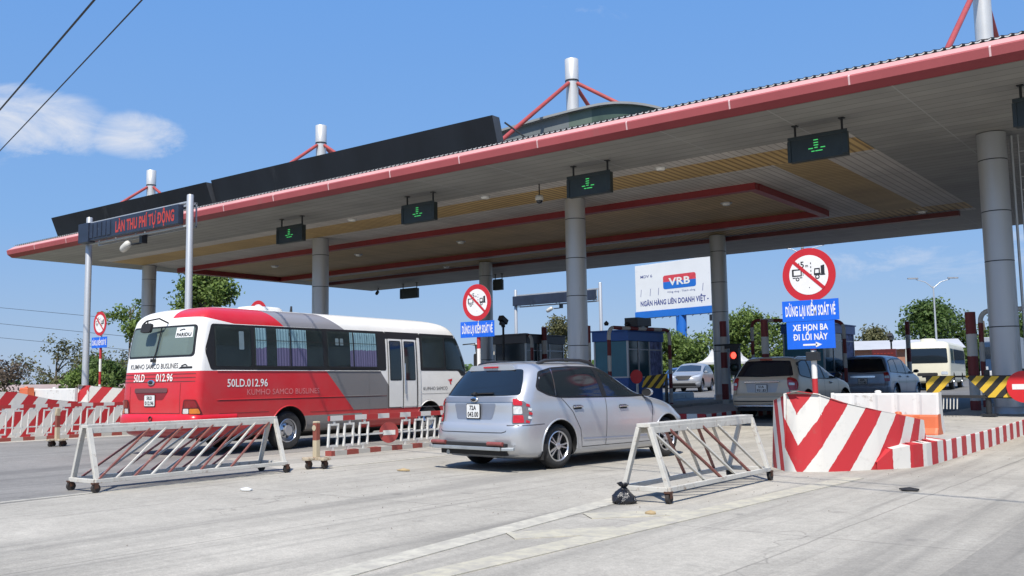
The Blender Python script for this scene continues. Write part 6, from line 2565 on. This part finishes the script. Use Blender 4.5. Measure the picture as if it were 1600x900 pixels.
def wheel_post(loc, h, label, m):
    r = empty('wheeled_post', loc)
    tag(r, label, 'wheeled post', 'short posts on castor feet')
    mb = MB()
    mb.box((0, 0, .13 + (h - .13) / 2), (.085, .085, h - .13), 0, None, (2, 0))
    mb.tube([(0, 0, h * .86), (.0, -.05, h * .86)], .035, 10)
    mb.build('post', m, r, bevel=.01)
    mb = MB()
    mb.beam((-.25, 0, .15), (.25, 0, .15), .15, .035)
    mb.beam((0, -.22, .153), (0, .22, .153), .13, .035)
    mb.build('foot', mat('rusty cream foot', (.42, .36, .26), .7, 0, .2, 8, dirt=(.16, .07, .035), dirt_amt=.6), r, bevel=.005)
    for x, y in ((-.18, 0), (.18, 0), (0, -.16), (0, .16)):
        mb = MB()
        castor(mb, x, y)
        mb.build('castor', [M_RUST, mat('worn black castor wheel', (.03, .025, .022), .8, 0, .3, 10)], r)
    return r


M_WP = stripe_mat('rusty cream and brown post', (.22, .06, .04), (.45, .38, .26), .52, 0, .42, wear=.5, dirt=(.14, .06, .03))
wheel_post((-11.42, 9.86, 0), .72, 'rusty cream and brown post on castors beside the white picket barrier', M_WP)
wheel_post((-21.4, 10.9, 0), .86, 'brown post on castors left of the bus in front of striped concrete', M_WP)

# ------------------------------------------------------------------ low picket barriers
M_PKW = mat('white picket paint', (.60, .60, .57), .5, 0, .08, 6, dirt=(.3, .2, .15), dirt_amt=.4)
M_RAIL = stripe_mat('red and white rail', (.40, .03, .03), (.60, .58, .55), .62, 0, .45, wear=.25, duty=.5)
M_FOOTK = stripe_mat('brick red and white footing', (.28, .06, .045), (.46, .44, .40), .60, 0, .35, wear=.35)


def picket_barrier(loc, rz, L, label, disc_at=None, top=.66):
    r = empty('picket_barrier', loc, rz)
    tag(r, label, 'picket barrier', 'low picket barriers between the lanes')
    mb = MB()
    mb.box((0, L / 2, .045), (.16, L, .09), 0, None, (1, 2))
    mb.build('footing', M_FOOTK, r)
    mb = MB()
    mb.box((0, L / 2, top - .05), (.04, L, .09), 0, None, (1, 2))
    mb.build('top_rail', M_RAIL, r)
    mb = MB()
    mb.beam((0, 0, .34), (0, L, .34), .022, .032)
    mb.build('middle_rail', M_PKW, r)
    n = int(L / .39)
    for k in range(n):
        y = .12 + k * .39
        if disc_at and abs(y - disc_at) < .30:
            continue
        mb = MB()
        zt_, zl_ = top - .145, .155
        mb.box((0, y + .02, top - .12), (.024, .045, .06))
        mb.box((0, y - .02, .125), (.024, .045, .08))
        mb.box((0, y + .01, zt_ - .018), (.028, .26, .036))
        mb.box((0, y - .02, zl_ + .018), (.028, .26, .036))
        mb.beam((0, y - .13, zl_), (0, y - .10, zt_), .026, .042, 0, (1, 0, 0))
        mb.beam((0, y + .09, zl_), (0, y + .12, zt_), .026, .042, 0, (1, 0, 0))
        mb.build('picket', M_PKW, r)
    if disc_at:
        M = Matrix.Translation((.035, disc_at, .345)) @ Matrix.Rotation(radians(-22), 4, 'Z') @ Matrix(((0, 0, 1, 0), (1, 0, 0, 0), (0, 1, 0, 0), (0, 0, 0, 1)))
        mb = MB()
        mb.prism([(.20 * cos(2 * pi * k / 32), .20 * sin(2 * pi * k / 32)) for k in range(32)], .015, 0, M)
        d = mb.build('stop_disc', mat('faded stop disc', (.30, .05, .045), .5, 0, .2, 6), r)
        mb = MB()
        mb.prism([(-.13, -.045), (.13, -.045), (.13, .045), (-.13, .045)], .004, 0, M @ Matrix.Translation((0, 0, .0155)))
        mb.build('stop_bar', M_PKW, d)
    return r


picket_barrier((-13.25, 11.72, 0), radians(2.0), 5.4, 'low white picket barrier with a faded stop disc along the side of the bus', 1.55, .72)
picket_barrier((-24.95, 9.6, 0), radians(0), 6.6, 'low white picket barrier in front of the striped concrete on the left', None, .92)

# ------------------------------------------------------------------ small things on the ground
mb = MB()
rows = []
random.seed(5)
for i, (rr, z) in enumerate(((.155, .0), (.165, .04), (.15, .10), (.11, .16), (.05, .205), (.03, .225), (.07, .26), (.085, .285))):
    rows.append([(rr * (1 + .28 * math.sin(3 * a + i * 1.3) * .5 + random.uniform(-.12, .12)) * cos(a), rr * (1 + random.uniform(-.14, .14)) * sin(a), z + random.uniform(-.012, .012)) for a in [2 * pi * k / 22 for k in range(22)]])
mb.grid(rows, 0, closed_v=True, sm=False)
mb.face(rows[0][::-1])
o = mb.build('plastic_bag', mat('black plastic film', (.012, .013, .017), .22, 0, .2, 6, .6), None, (-5.20, 8.60, .004))
o.scale = (.72, .72, .72)
tag(o, 'crumpled black plastic bag on the road against the right trestle', 'plastic bag')


def scrap(x, y, s, m, label, seed, cat='litter', nm='litter_scrap'):
    random.seed(seed)
    mb = MB()
    n = 11
    P = [(s * (1 + random.uniform(-.35, .35)) * cos(2 * pi * k / n), s * .55 * (1 + random.uniform(-.35, .35)) * sin(2 * pi * k / n)) for k in range(n)]
    hs_ = [random.uniform(.004, .02) for _ in P]
    for k in range(n):
        j = (k + 1) % n
        mb.face([(0, 0, .035), (*P[k], hs_[k]), (*P[j], hs_[j])])
        mb.face([(*P[j], hs_[j]), (*P[k], hs_[k]), (*P[k], 0), (*P[j], 0)])
    o = mb.build(nm, m, None, (x, y, .009))
    tag(o, label, cat)


scrap(-9.78, 7.35, .10, M_PLATE, 'white scrap of paper on the road between the trestle and the silver car', 3)
scrap(-3.05, 11.1, .12, M_UNDER, 'flat black scrap on the road in front of the striped nose', 4)
scrap(-9.9, 10.2, .11, mat('dry leaf scrap', (.35, .26, .14), .8), 'brown scrap on the road left of the silver car', 6)
scrap(-4.55, 8.0, .07, mat('dry leaf scrap', (.35, .26, .14), .8), 'tan scrap on the road below the right trestle', 8)
scrap(-23.5, 7.9, .18, M_PLATE, 'white scrap on the asphalt at the left edge', 9)

# conduit and ladder rail on the right column
cd = empty('column_ladder', (-3.85, 24.30, .4))
tag(cd, 'thin grey conduits and a ladder running up the right column', 'ladder')
for dx, r_, m_ in ((-.12, .03, M_GALV), (.02, .016, M_GALV), (.17, .016, M_GALV)):
    mb = MB()
    mb.tube([(dx, 0, 0), (dx, 0, 6.4)], r_, 8)
    mb.build('rail', m_, cd)
mb = MB()
for k in range(20):
    mb.tube([(.02, 0, .3 + k * .3), (.17, 0, .3 + k * .3)], .010, 6)
mb.build('rungs', M_GALV, cd)

# ------------------------------------------------------------------ beyond the plaza
# bank hoarding on a blue mast
vb = empty('billboard', (-61.1, 116.2, .8), radians(-12))
vb.scale = (1.24, 1.0, 1.0)
tag(vb, 'large white bank billboard on a blue mast beyond the toll plaza', 'billboard')
M_BBW = mat('billboard sheet', (.66, .67, .70), .6, 0, .05, .4, dirt=(.5, .52, .6), dirt_amt=.25)
M_BBB = mat('billboard blue', (.012, .13, .50), .5, 0, .08, .6)
M_BBN = mat('billboard navy ink', (.03, .05, .22), .6)
M_BBR = mat('billboard red ink', (.55, .05, .07), .6)
W2, ZB, ZT = 5.7, 10.2, 16.75
mb = MB()
mb.bx(-W2, W2, -.35, .35, ZB, ZT, 0)
mb.build('panel', M_BBW, vb, bevel=.03)
mb = MB()
mb.bx(-W2 - .1, W2 + .1, -.45, .45, ZB - .95, ZB - .02, 0)
mb.build('lower_band', M_BBB, vb, bevel=.03)
mb = MB()
mb.tube([(.55, .1, -.5), (.55, .1, ZB - .9)], .62, 20)
mb.lathe([(.64, 5.0), (.68, 5.05), (.64, 5.1)], 20, 0, Matrix.Translation((.55, .1, 0)))
mb.build('mast', M_BBB, vb)
mb = MB()
for k in range(10):
    x = -4.6 + k * 1.05
    mb.tube([(x, -.5, ZB - .95), (x + .1, -1.1, ZB - 1.2)], .04, 6)
mb.bx(5.0, 5.7, -.9, -.3, ZB - 2.0, ZB - 1.2)
mb.build('lamp_arms', M_DARK, vb)
mb = MB()
mb.text('VRB', 1.0, 0, front_M(.75, -.385, 13.5), 3.0, .03)
mb.build('lettering', M_SWHITE, vb)
mb = MB()
fm = front_M(.75, -.362, 13.95)
lo = round_poly([(-2.3, -.95), (2.3, -.95), (2.3, .95), (-2.3, .95)], .35)
mb.face([fm @ Vector((x, min(y, .05), 0)) for x, y in lo if y <= .05] + [fm @ Vector((2.3, .05, 0)), fm @ Vector((-2.3, .05, 0))] if False else [fm @ Vector((x, y, 0)) for x, y in [(-2.3, .05)] + [p for p in lo if p[1] <= 0.0] + [(2.3, .05)]], 1)
top_ = [p for p in lo if p[1] > 0.0]
mb.face([fm @ Vector((x, y, 0)) for x, y in [(2.3, .05)] + sorted(top_, key=lambda p: atan2(p[1], p[0])) + [(-2.3, .05)]], 0)
mb.build('bank_logo', [M_BBR, M_BBB], vb)
mb = MB()
mb.text('NGÂN HÀNG LIÊN DOANH VIỆT -', .72, 0, front_M(-.15, -.362, 10.95), 9.6, .03)
mb.text('MDV 6', .40, 0, front_M(-4.0, -.362, 14.9), 1.75, .01)
mb.text('Vững vàng - Thành công', .26, 0, front_M(.95, -.362, 12.45), 3.9, .0)
for x in (-4.9, -3.5, -2.3, 3.9):
    mb.beam((x, -.363, 12.3), (x + .1, -.363, 13.3), .05, .02, 0, (0, 1, 0))
mb.build('lettering', M_BBN, vb)

# street lamps
def street_lamp(loc, h, label, arms, reach=2.2, rz=0):
    r = empty('street_lamp', loc, rz)
    tag(r, label, 'street lamp', 'tall street lamps beyond the plaza')
    mb = MB()
    mb.tube([(0, 0, 0), (0, 0, h - .3)], [.12, .06], 10)
    mb.build('pole', M_GALV, r)
    for a in arms:
        dx, dy = cos(a), sin(a)
        mb = MB()
        mb.tube([(0, 0, h - .5), (dx * reach * .45, dy * reach * .45, h + .1), (dx * reach, dy * reach, h + .35)], [.05, .045, .035], 8)
        mb.build('arm', M_GALV, r)
        mb = MB()
        R = Matrix.Translation((dx * (reach + .3), dy * (reach + .3), h + .40)) @ Matrix.Rotation(a, 4, 'Z')
        mb.prism(round_poly([(-.5, -.13), (.5, -.13), (.5, .13), (-.5, .13)], .1), .12, 0, R)
        mb.build('lamp_head', mat('grey lamp head', (.25, .26, .28), .5), r)
    return r


street_lamp((-23.1, 95.7, .8), 9.3, 'slim street lamp with two arms in front of the trees on the right', (radians(37), radians(217)), 1.6)
street_lamp((-32.6, 87.6, .8), 12.6, 'street lamp with arms just showing above the round sign', (radians(20), radians(200), radians(110)), 2.0)

# low roofs and tents beyond the barriers
def shed(loc, rz, l, w, h, roof_h, mroof, mwall, label, name='warehouse', cat='warehouse'):
    r = empty(name, loc, rz)
    tag(r, label, cat)
    mb = MB()
    mb.bx(-l / 2, l / 2, -w / 2, w / 2, 0, h)
    mb.build('wall', mwall, r)
    mb = MB()
    o_ = .5
    a = [(-l / 2 - o_, -w / 2 - o_, h - .05), (l / 2 + o_, -w / 2 - o_, h - .05), (l / 2 + o_, w / 2 + o_, h - .05), (-l / 2 - o_, w / 2 + o_, h - .05)]
    t = [(-l / 2 - o_, 0, h + roof_h), (l / 2 + o_, 0, h + roof_h)]
    for q in ([a[0], a[1], t[1], t[0]], [a[2], a[3], t[0], t[1]], [a[1], a[2], t[1]], [a[3], a[0], t[0]], [a[3], a[2], a[1], a[0]]):
        mb.face(q)
    mb.build('roof', mroof, r)
    n = max(2, int(l / 4))
    for k in range(n):
        mb = MB()
        x = -l / 2 + (k + .5) * l / n
        mb.bx(x - .8, x + .8, -w / 2 - .03, -w / 2 + .02, h * .35, h * .75)
        mb.build('window', M_GLASS, r)
    return r


M_WROOF = mat('pale steel roof', (.50, .50, .50), .5, .2, .1, .3)
M_WWALL = mat('brick red wall', (.34, .16, .10), .8, 0, .2, .6)
M_WWALL2 = mat('white plaster wall', (.58, .57, .54), .8, 0, .1, .5)
shed((-27.5, 92, .8), radians(20), 13, 8, 3.0, .9, M_WROOF, M_WWALL, 'low brick coloured building with a pale roof behind the blue grey car')
shed((-40, 110, .8), radians(15), 18, 8, 3.3, 1.0, M_WROOF, M_WWALL2, 'low white walled building with a pale roof beyond the champagne car')
shed((-58, 75, .8), radians(30), 6, 6, 4.3, .2, M_WWALL2, mat('beige plaster wall', (.45, .41, .34), .8, 0, .1, .5), 'small beige block between the dark booth and the middle column')
shed((-71, 36.5, 0), radians(62), 9, 4, 1.25, .5, mat('rusty pale roof', (.33, .25, .22), .6, 0, .2, .6), mat('grey wall', (.34, .33, .32), .8, 0, .15, .6), 'low shed with a rust streaked pale roof behind the white barrier on the left')
M_TENT = mat('white tent cloth', (.46, .46, .45), .8, 0, .05, 1)
for (x, y, lab) in ((-41.0, 85.0, 'white peaked tent beyond the white crossover car, left one of two'), (-38.5, 85.5, 'white peaked tent right of the rear column, right one of two')):
    t = empty('tent', (x, y, .8))
    tag(t, lab, 'tent', 'white peaked tents')
    mb = MB()
    s = 1.1
    pk = []
    for i, (k, z) in enumerate(((1.0, 2.15), (.62, 2.35), (.30, 2.72), (.08, 3.25), (.0, 3.5))):
        pk.append([(s * k * a, s * k * b, z) for a, b in ((-1, -1), (0, -1), (1, -1), (1, 0), (1, 1), (0, 1), (-1, 1), (-1, 0))])
    mb.grid(pk, 0, closed_v=True, sm=False)
    for a, b in ((-1, -1), (1, -1), (1, 1), (-1, 1)):
        pass
    mb.bx(-s, s, -s - .01, -s + .02, 1.95, 2.16)
    mb.bx(s - .02, s + .01, -s + .021, s, 1.95, 2.16)
    mb.bx(-s - .01, -s + .02, -s + .021, s, 1.95, 2.16)
    mb.build('canvas', M_TENT, t)
    for a, b in ((-1, -1), (1, -1), (1, 1), (-1, 1)):
        mb = MB()
        mb.tube([(a * s * .97, b * s * .97, 0), (a * s * .97, b * s * .97, 2.1)], .03, 6)
        mb.build('pole', M_GALV, t)


# ------------------------------------------------------------------ trees
def leaf_mat(name, rgb, var=.45):
    m = bpy.data.materials.new(name)
    m.use_nodes = True
    nt = m.node_tree
    b = nt.nodes['Principled BSDF']
    b.inputs['Roughness'].default_value = .6
    b.inputs['Specular IOR Level'].default_value = .3
    t = nt.nodes.new('ShaderNodeTexCoord')
    n = nt.nodes.new('ShaderNodeTexNoise')
    n.inputs['Scale'].default_value = .9
    n.inputs['Detail'].default_value = 6
    nt.links.new(t.outputs['Object'], n.inputs['Vector'])
    r = nt.nodes.new('ShaderNodeMapRange')
    r.inputs['From Min'].default_value = .3
    r.inputs['From Max'].default_value = .7
    r.inputs['To Min'].default_value = 1 - var
    r.inputs['To Max'].default_value = 1 + var
    nt.links.new(n.outputs['Fac'], r.inputs['Value'])
    vm = nt.nodes.new('ShaderNodeVectorMath')
    vm.operation = 'SCALE'
    vm.inputs[0].default_value = rgb
    nt.links.new(r.outputs[0], vm.inputs['Scale'])
    nt.links.new(vm.outputs[0], b.inputs['Base Color'])
    tr = nt.nodes.new('ShaderNodeBsdfTranslucent')
    nt.links.new(vm.outputs[0], tr.inputs['Color'])
    mx = nt.nodes.new('ShaderNodeMixShader')
    mx.inputs[0].default_value = .38
    nt.links.new(b.outputs[0], mx.inputs[1])
    nt.links.new(tr.outputs[0], mx.inputs[2])
    nt.links.new(mx.outputs[0], nt.nodes['Material Output'].inputs['Surface'])
    return m


LEAF = [leaf_mat('mid green leaves', (.13, .19, .045)), leaf_mat('dark green leaves', (.085, .14, .036)), leaf_mat('dry olive leaves', (.125, .125, .055)), leaf_mat('brown dry twigs', (.10, .075, .055))]
M_BARK = mat('tree bark', (.12, .095, .07), .9, 0, .3, 4, .5)


def tree(loc, h, rx, rz, label, seed, leaf=0, n=5200, ls=.26, trunk=None, name='broadleaf_tree', cat='tree', lobes=14, group=None, ry=None, flat=1.0, dens=1.0):
    """tapered trunk with limbs; leaf clumps round lobes scattered through the crown's volume"""
    rnd = random.Random(seed)
    r = empty(name, loc)
    tag(r, label, cat, group)
    ry = ry or rx
    cz = h - rz
    LB = []
    for k in range(lobes):
        for _ in range(50):
            a, u, v = rnd.uniform(0, 2 * pi), rnd.uniform(.25, 1) ** .5, rnd.uniform(-1, 1)
            q = sqrt(max(0, 1 - v * v)) * u
            p = Vector((rx * .78 * q * cos(a), ry * .78 * q * sin(a), cz + rz * .80 * v * flat))
            if p.z > .4:
                break
        s = rnd.uniform(.28, .50)
        LB.append((p, Vector((rx * s, ry * s, rz * s * .9))))
    mb = MB()
    tr_ = trunk or h * .03
    top = Vector((rnd.uniform(-.2, .2) * rx * .4, 0, cz))
    mb.tube([(0, 0, -.3), (0, 0, h * .18), top * .55 + Vector((0, 0, 0)), top + Vector((0, 0, rz * .4))], [tr_ * 1.3, tr_, tr_ * .75, tr_ * .25], 10)
    for p, s in LB:
        st = Vector((0, 0, max(h * .15, min(cz, p.z - (p.xy.length) * .6))))
        mid = st.lerp(p, .55) + Vector((0, 0, .08 * h * rnd.uniform(0, 1)))
        mb.tube([st, mid, p], [tr_ * .45, tr_ * .28, tr_ * .10], 6)
    mb.build('trunk', M_BARK, r, angle=60)
    tot = sum(s.x * s.z for _, s in LB)
    V, F = [], []
    n = int(n * 1.7)
    for p, s in LB:
        cnt = int(n * s.x * s.z / tot)
        ncl = max(4, cnt // 26)
        for c in range(ncl):
            d = Vector((rnd.gauss(0, 1), rnd.gauss(0, 1), rnd.gauss(0, 1))).normalized()
            rad = rnd.uniform(.45, 1.08)
            cc = p + Vector((d.x * s.x * rad, d.y * s.y * rad, d.z * s.z * rad))
            cs = rnd.uniform(.6, 1.25) * ls * 2.1
            for _ in range(26):
                q = cc + Vector((rnd.gauss(0, cs * .55), rnd.gauss(0, cs * .55), rnd.gauss(0, cs * .42)))
                nn = (d * .6 + Vector((rnd.uniform(-1, 1), rnd.uniform(-1, 1), rnd.uniform(-.4, 1.2)))).normalized()
                t = nn.orthogonal().normalized()
                t = (Matrix.Rotation(rnd.uniform(0, 6.28), 3, nn) @ t)
                b = nn.cross(t)
                l = ls * rnd.uniform(.6, 1.25)
                i = len(V)
                V += [q - t * l * .5, q + b * l * .27, q + t * l * .5, q - b * l * .27]
                F.append((i, i + 1, i + 2, i + 3))
    me = bpy.data.meshes.new('crown')
    me.from_pydata([tuple(v) for v in V], [], F)
    me.materials.append(LEAF[leaf])
    o = bpy.data.objects.new('crown', me)
    COL.objects.link(o)
    o.parent = r
    return r


tree((-51.9, 35.4, 0), 8.5, 2.15, 1.8, 'bushy green tree showing between the canopy and the bus roof', 11, 0, 5200, .30, lobes=16)
tree((-64.4, 38.0, 0), 8.3, 1.55, 1.75, 'open leafy tree left of the leftmost column', 12, 0, 1100, .28, lobes=8, trunk=.12)
tree((-60.0, 33.6, 0), 3.3, 1.7, 1.5, 'dark green bush beside the rear of the bus on the left', 13, 1, 2200, .26, name='shrub', cat='shrub')
gsh = 'scrubby bushes along the far left side'
tree((-79, 40, 0), 5.4, 3.6, 2.6, 'tallest dry olive bush behind the low shed on the left', 14, 2, 2200, .26, name='shrub', cat='shrub', group=gsh)
tree((-84, 36, 0), 4.0, 4.2, 2.0, 'broad olive bush left of the tallest one, towards the edge of the photo', 15, 2, 2300, .26, name='shrub', cat='shrub', group=gsh)
tree((-76, 43.0, 0), 4.2, 3.4, 1.9, 'olive green bush between the tallest bush and the gantry pole', 16, 2, 2300, .26, name='shrub', cat='shrub', group=gsh)
tree((-62.5, 28.3, 0), 3.3, 2.2, 1.7, 'bare brown twiggy bush at the left edge of the photo', 17, 3, 1300, .22, name='shrub', cat='shrub', lobes=16, group=gsh)
tree((-66, 27.5, 0), 2.6, 2.6, 1.3, 'low dry scrub behind the bare bush at the left edge', 18, 2, 1800, .24, name='shrub', cat='shrub', group=gsh)
tree((-58.0, 31.5, 0), 2.6, 1.6, 1.2, 'bright green low bush just left of the bus', 19, 0, 1800, .24, name='shrub', cat='shrub', group=gsh)
tree((-45.8, 66.0, .7), 5.8, 1.9, 2.0, 'small pale leafed tree left of the middle column', 21, 2, 2400, .26)
gtr = 'trees beyond the plaza'
tree((-56.5, 105, .8), 6.2, 4.0, 3.0, 'green tree at the foot of the billboard mast', 22, 0, 4200, .42, group=gtr)
tree((-50.0, 104, .8), 7.4, 4.6, 3.6, 'green tree between the billboard mast and the rear column', 23, 0, 5200, .42, group=gtr)
tree((-44.6, 104, .8), 8.3, 4.0, 3.8, 'tall green tree just right of the rear column', 24, 0, 5200, .42, group=gtr)
tree((-40.0, 106, .8), 6.8, 3.8, 3.2, 'green tree left of the blue plaques', 25, 0, 4200, .42, group=gtr)
tree((-30.9, 101, .8), 5.4, 2.5, 2.6, 'rounded olive tree above the blue grey car', 26, 2, 3600, .34, group=gtr)
tree((-29.2, 118, .8), 8.8, 4.6, 4.2, 'dark green tree behind the slim street lamp', 27, 1, 6200, .45, group=gtr)
tree((-23.6, 120, .8), 9.4, 4.6, 4.4, 'tall dark green tree left of the right column', 28, 1, 6200, .45, group=gtr)
tree((-18.0, 121, .8), 8.0, 4.2, 3.8, 'dark green tree hidden behind the right column', 29, 1, 4800, .45, group=gtr)
tree((-62.5, 104, .8), 5.6, 3.6, 2.7, 'green tree left of the billboard mast behind the blue booth', 30, 0, 3600, .42, group=gtr)
# far off line of woods that reads as one mass
rnd = random.Random(3)
V, F = [], []
for k in range(15000):
    a = rnd.uniform(-66, 12)
    R_ = rnd.uniform(235, 330)
    px = R_ * sin(radians(a))
    py = R_ * cos(radians(a))
    hmax = 3.4 + 2.0 * sin(a * .9) + 1.3 * sin(a * 2.3 + 1)
    q = Vector((px + rnd.gauss(0, 1), py + rnd.gauss(0, 1), .3 + max(1.4, hmax) * rnd.uniform(0, 1) ** .8))
    nn = Vector((rnd.uniform(-1, 1), rnd.uniform(-1.4, .6), rnd.uniform(-.2, 1.2))).normalized()
    t = nn.orthogonal().normalized()
    b = nn.cross(t)
    l = rnd.uniform(1.0, 2.2)
    i = len(V)
    V += [tuple(q - t * l * .5), tuple(q + b * l * .4), tuple(q + t * l * .5), tuple(q - b * l * .4)]
    F.append((i, i + 1, i + 2, i + 3))
me = bpy.data.meshes.new('far_woods')
me.from_pydata(V, [], F)
me.materials.append(LEAF[1])
o = bpy.data.objects.new('far_woods', me)
COL.objects.link(o)
o['kind'] = 'stuff'
o['label'] = 'far line of low green woods along the horizon'
o['category'] = 'woods'

# overhead wires
M_WIRE = mat('black cable', (.02, .02, .022), .6)


def wire(p, q, r, label, sag=.25, group='overhead wires'):
    p, q = Vector(p), Vector(q)
    pts = []
    for k in range(25):
        t = k / 24
        v = p.lerp(q, t)
        v.z -= sag * 4 * t * (1 - t)
        pts.append(v)
    mb = MB()
    mb.tube([v - p for v in pts], r, 6)
    o = mb.build('overhead_wire', M_WIRE, None, p)
    tag(o, label, 'wire', group)


def extend(a, b, k0, k1):
    a, b = Vector(a), Vector(b)
    return a + (b - a) * k0, a + (b - a) * k1


a, b = extend((-26.37, 11.57, 9.0), (-17.76, 9.43, 9.0), -2.5, 3.2)
wire(a, b, .024, 'thicker black cable crossing the top left corner of the sky', .12)
a, b = extend((-30.95, 13.63, 9.0), (-17.04, 10.03, 9.0), -1.5, 2.2)
wire(a, b, .017, 'thinner black cable below the thicker one in the top left corner', .12)
for a, b, lab in (((-113.75, 50.77, 10.98), (-96.12, 51.88, 9.08), 'uppermost of the faint far wires left of the gantry'),
                  ((-113.88, 50.9, 9.14), (-96.25, 52.01, 7.34), 'middle one of the faint far wires left of the gantry'),
                  ((-114.0, 51.01, 7.52), (-96.35, 52.1, 5.93), 'lowest of the faint far wires left of the gantry')):
    a, b = extend(a, b, -3.0, 2.6)
    wire(a, b, .024, lab, .05, 'faint far wires')

# grit swept along the islands and the trestles
rnd = random.Random(9)
mb = MB()
for k in range(230):
    x, y = rnd.choice(((-5.1, 9.5), (-4.3, 12.2), (-3.3, 15), (-11.4, 8), (-12.6, 12.6), (-6.5, 7.5), (-8.5, 8.5)))
    x += rnd.gauss(0, .6)
    y += rnd.gauss(0, 1.6)
    s_ = rnd.uniform(.004, .011)
    a = rnd.uniform(0, 6.28)
    P = [(x + s_ * cos(a + i * 1.57) * rnd.uniform(.6, 1.2), y + s_ * sin(a + i * 1.57) * rnd.uniform(.6, 1.2), .006) for i in range(4)]
    t = (x, y, .008 + s_ * rnd.uniform(.5, .9))
    for i in range(4):
        mb.face([P[i], P[(i + 1) % 4], t])
o = mb.build('grit', mat('grey brown grit', (.17, .15, .125), .9, 0, .4, 30))
o['kind'] = 'stuff'
o['label'] = 'loose grit and crumbs scattered over the pale road'
o['category'] = 'grit'
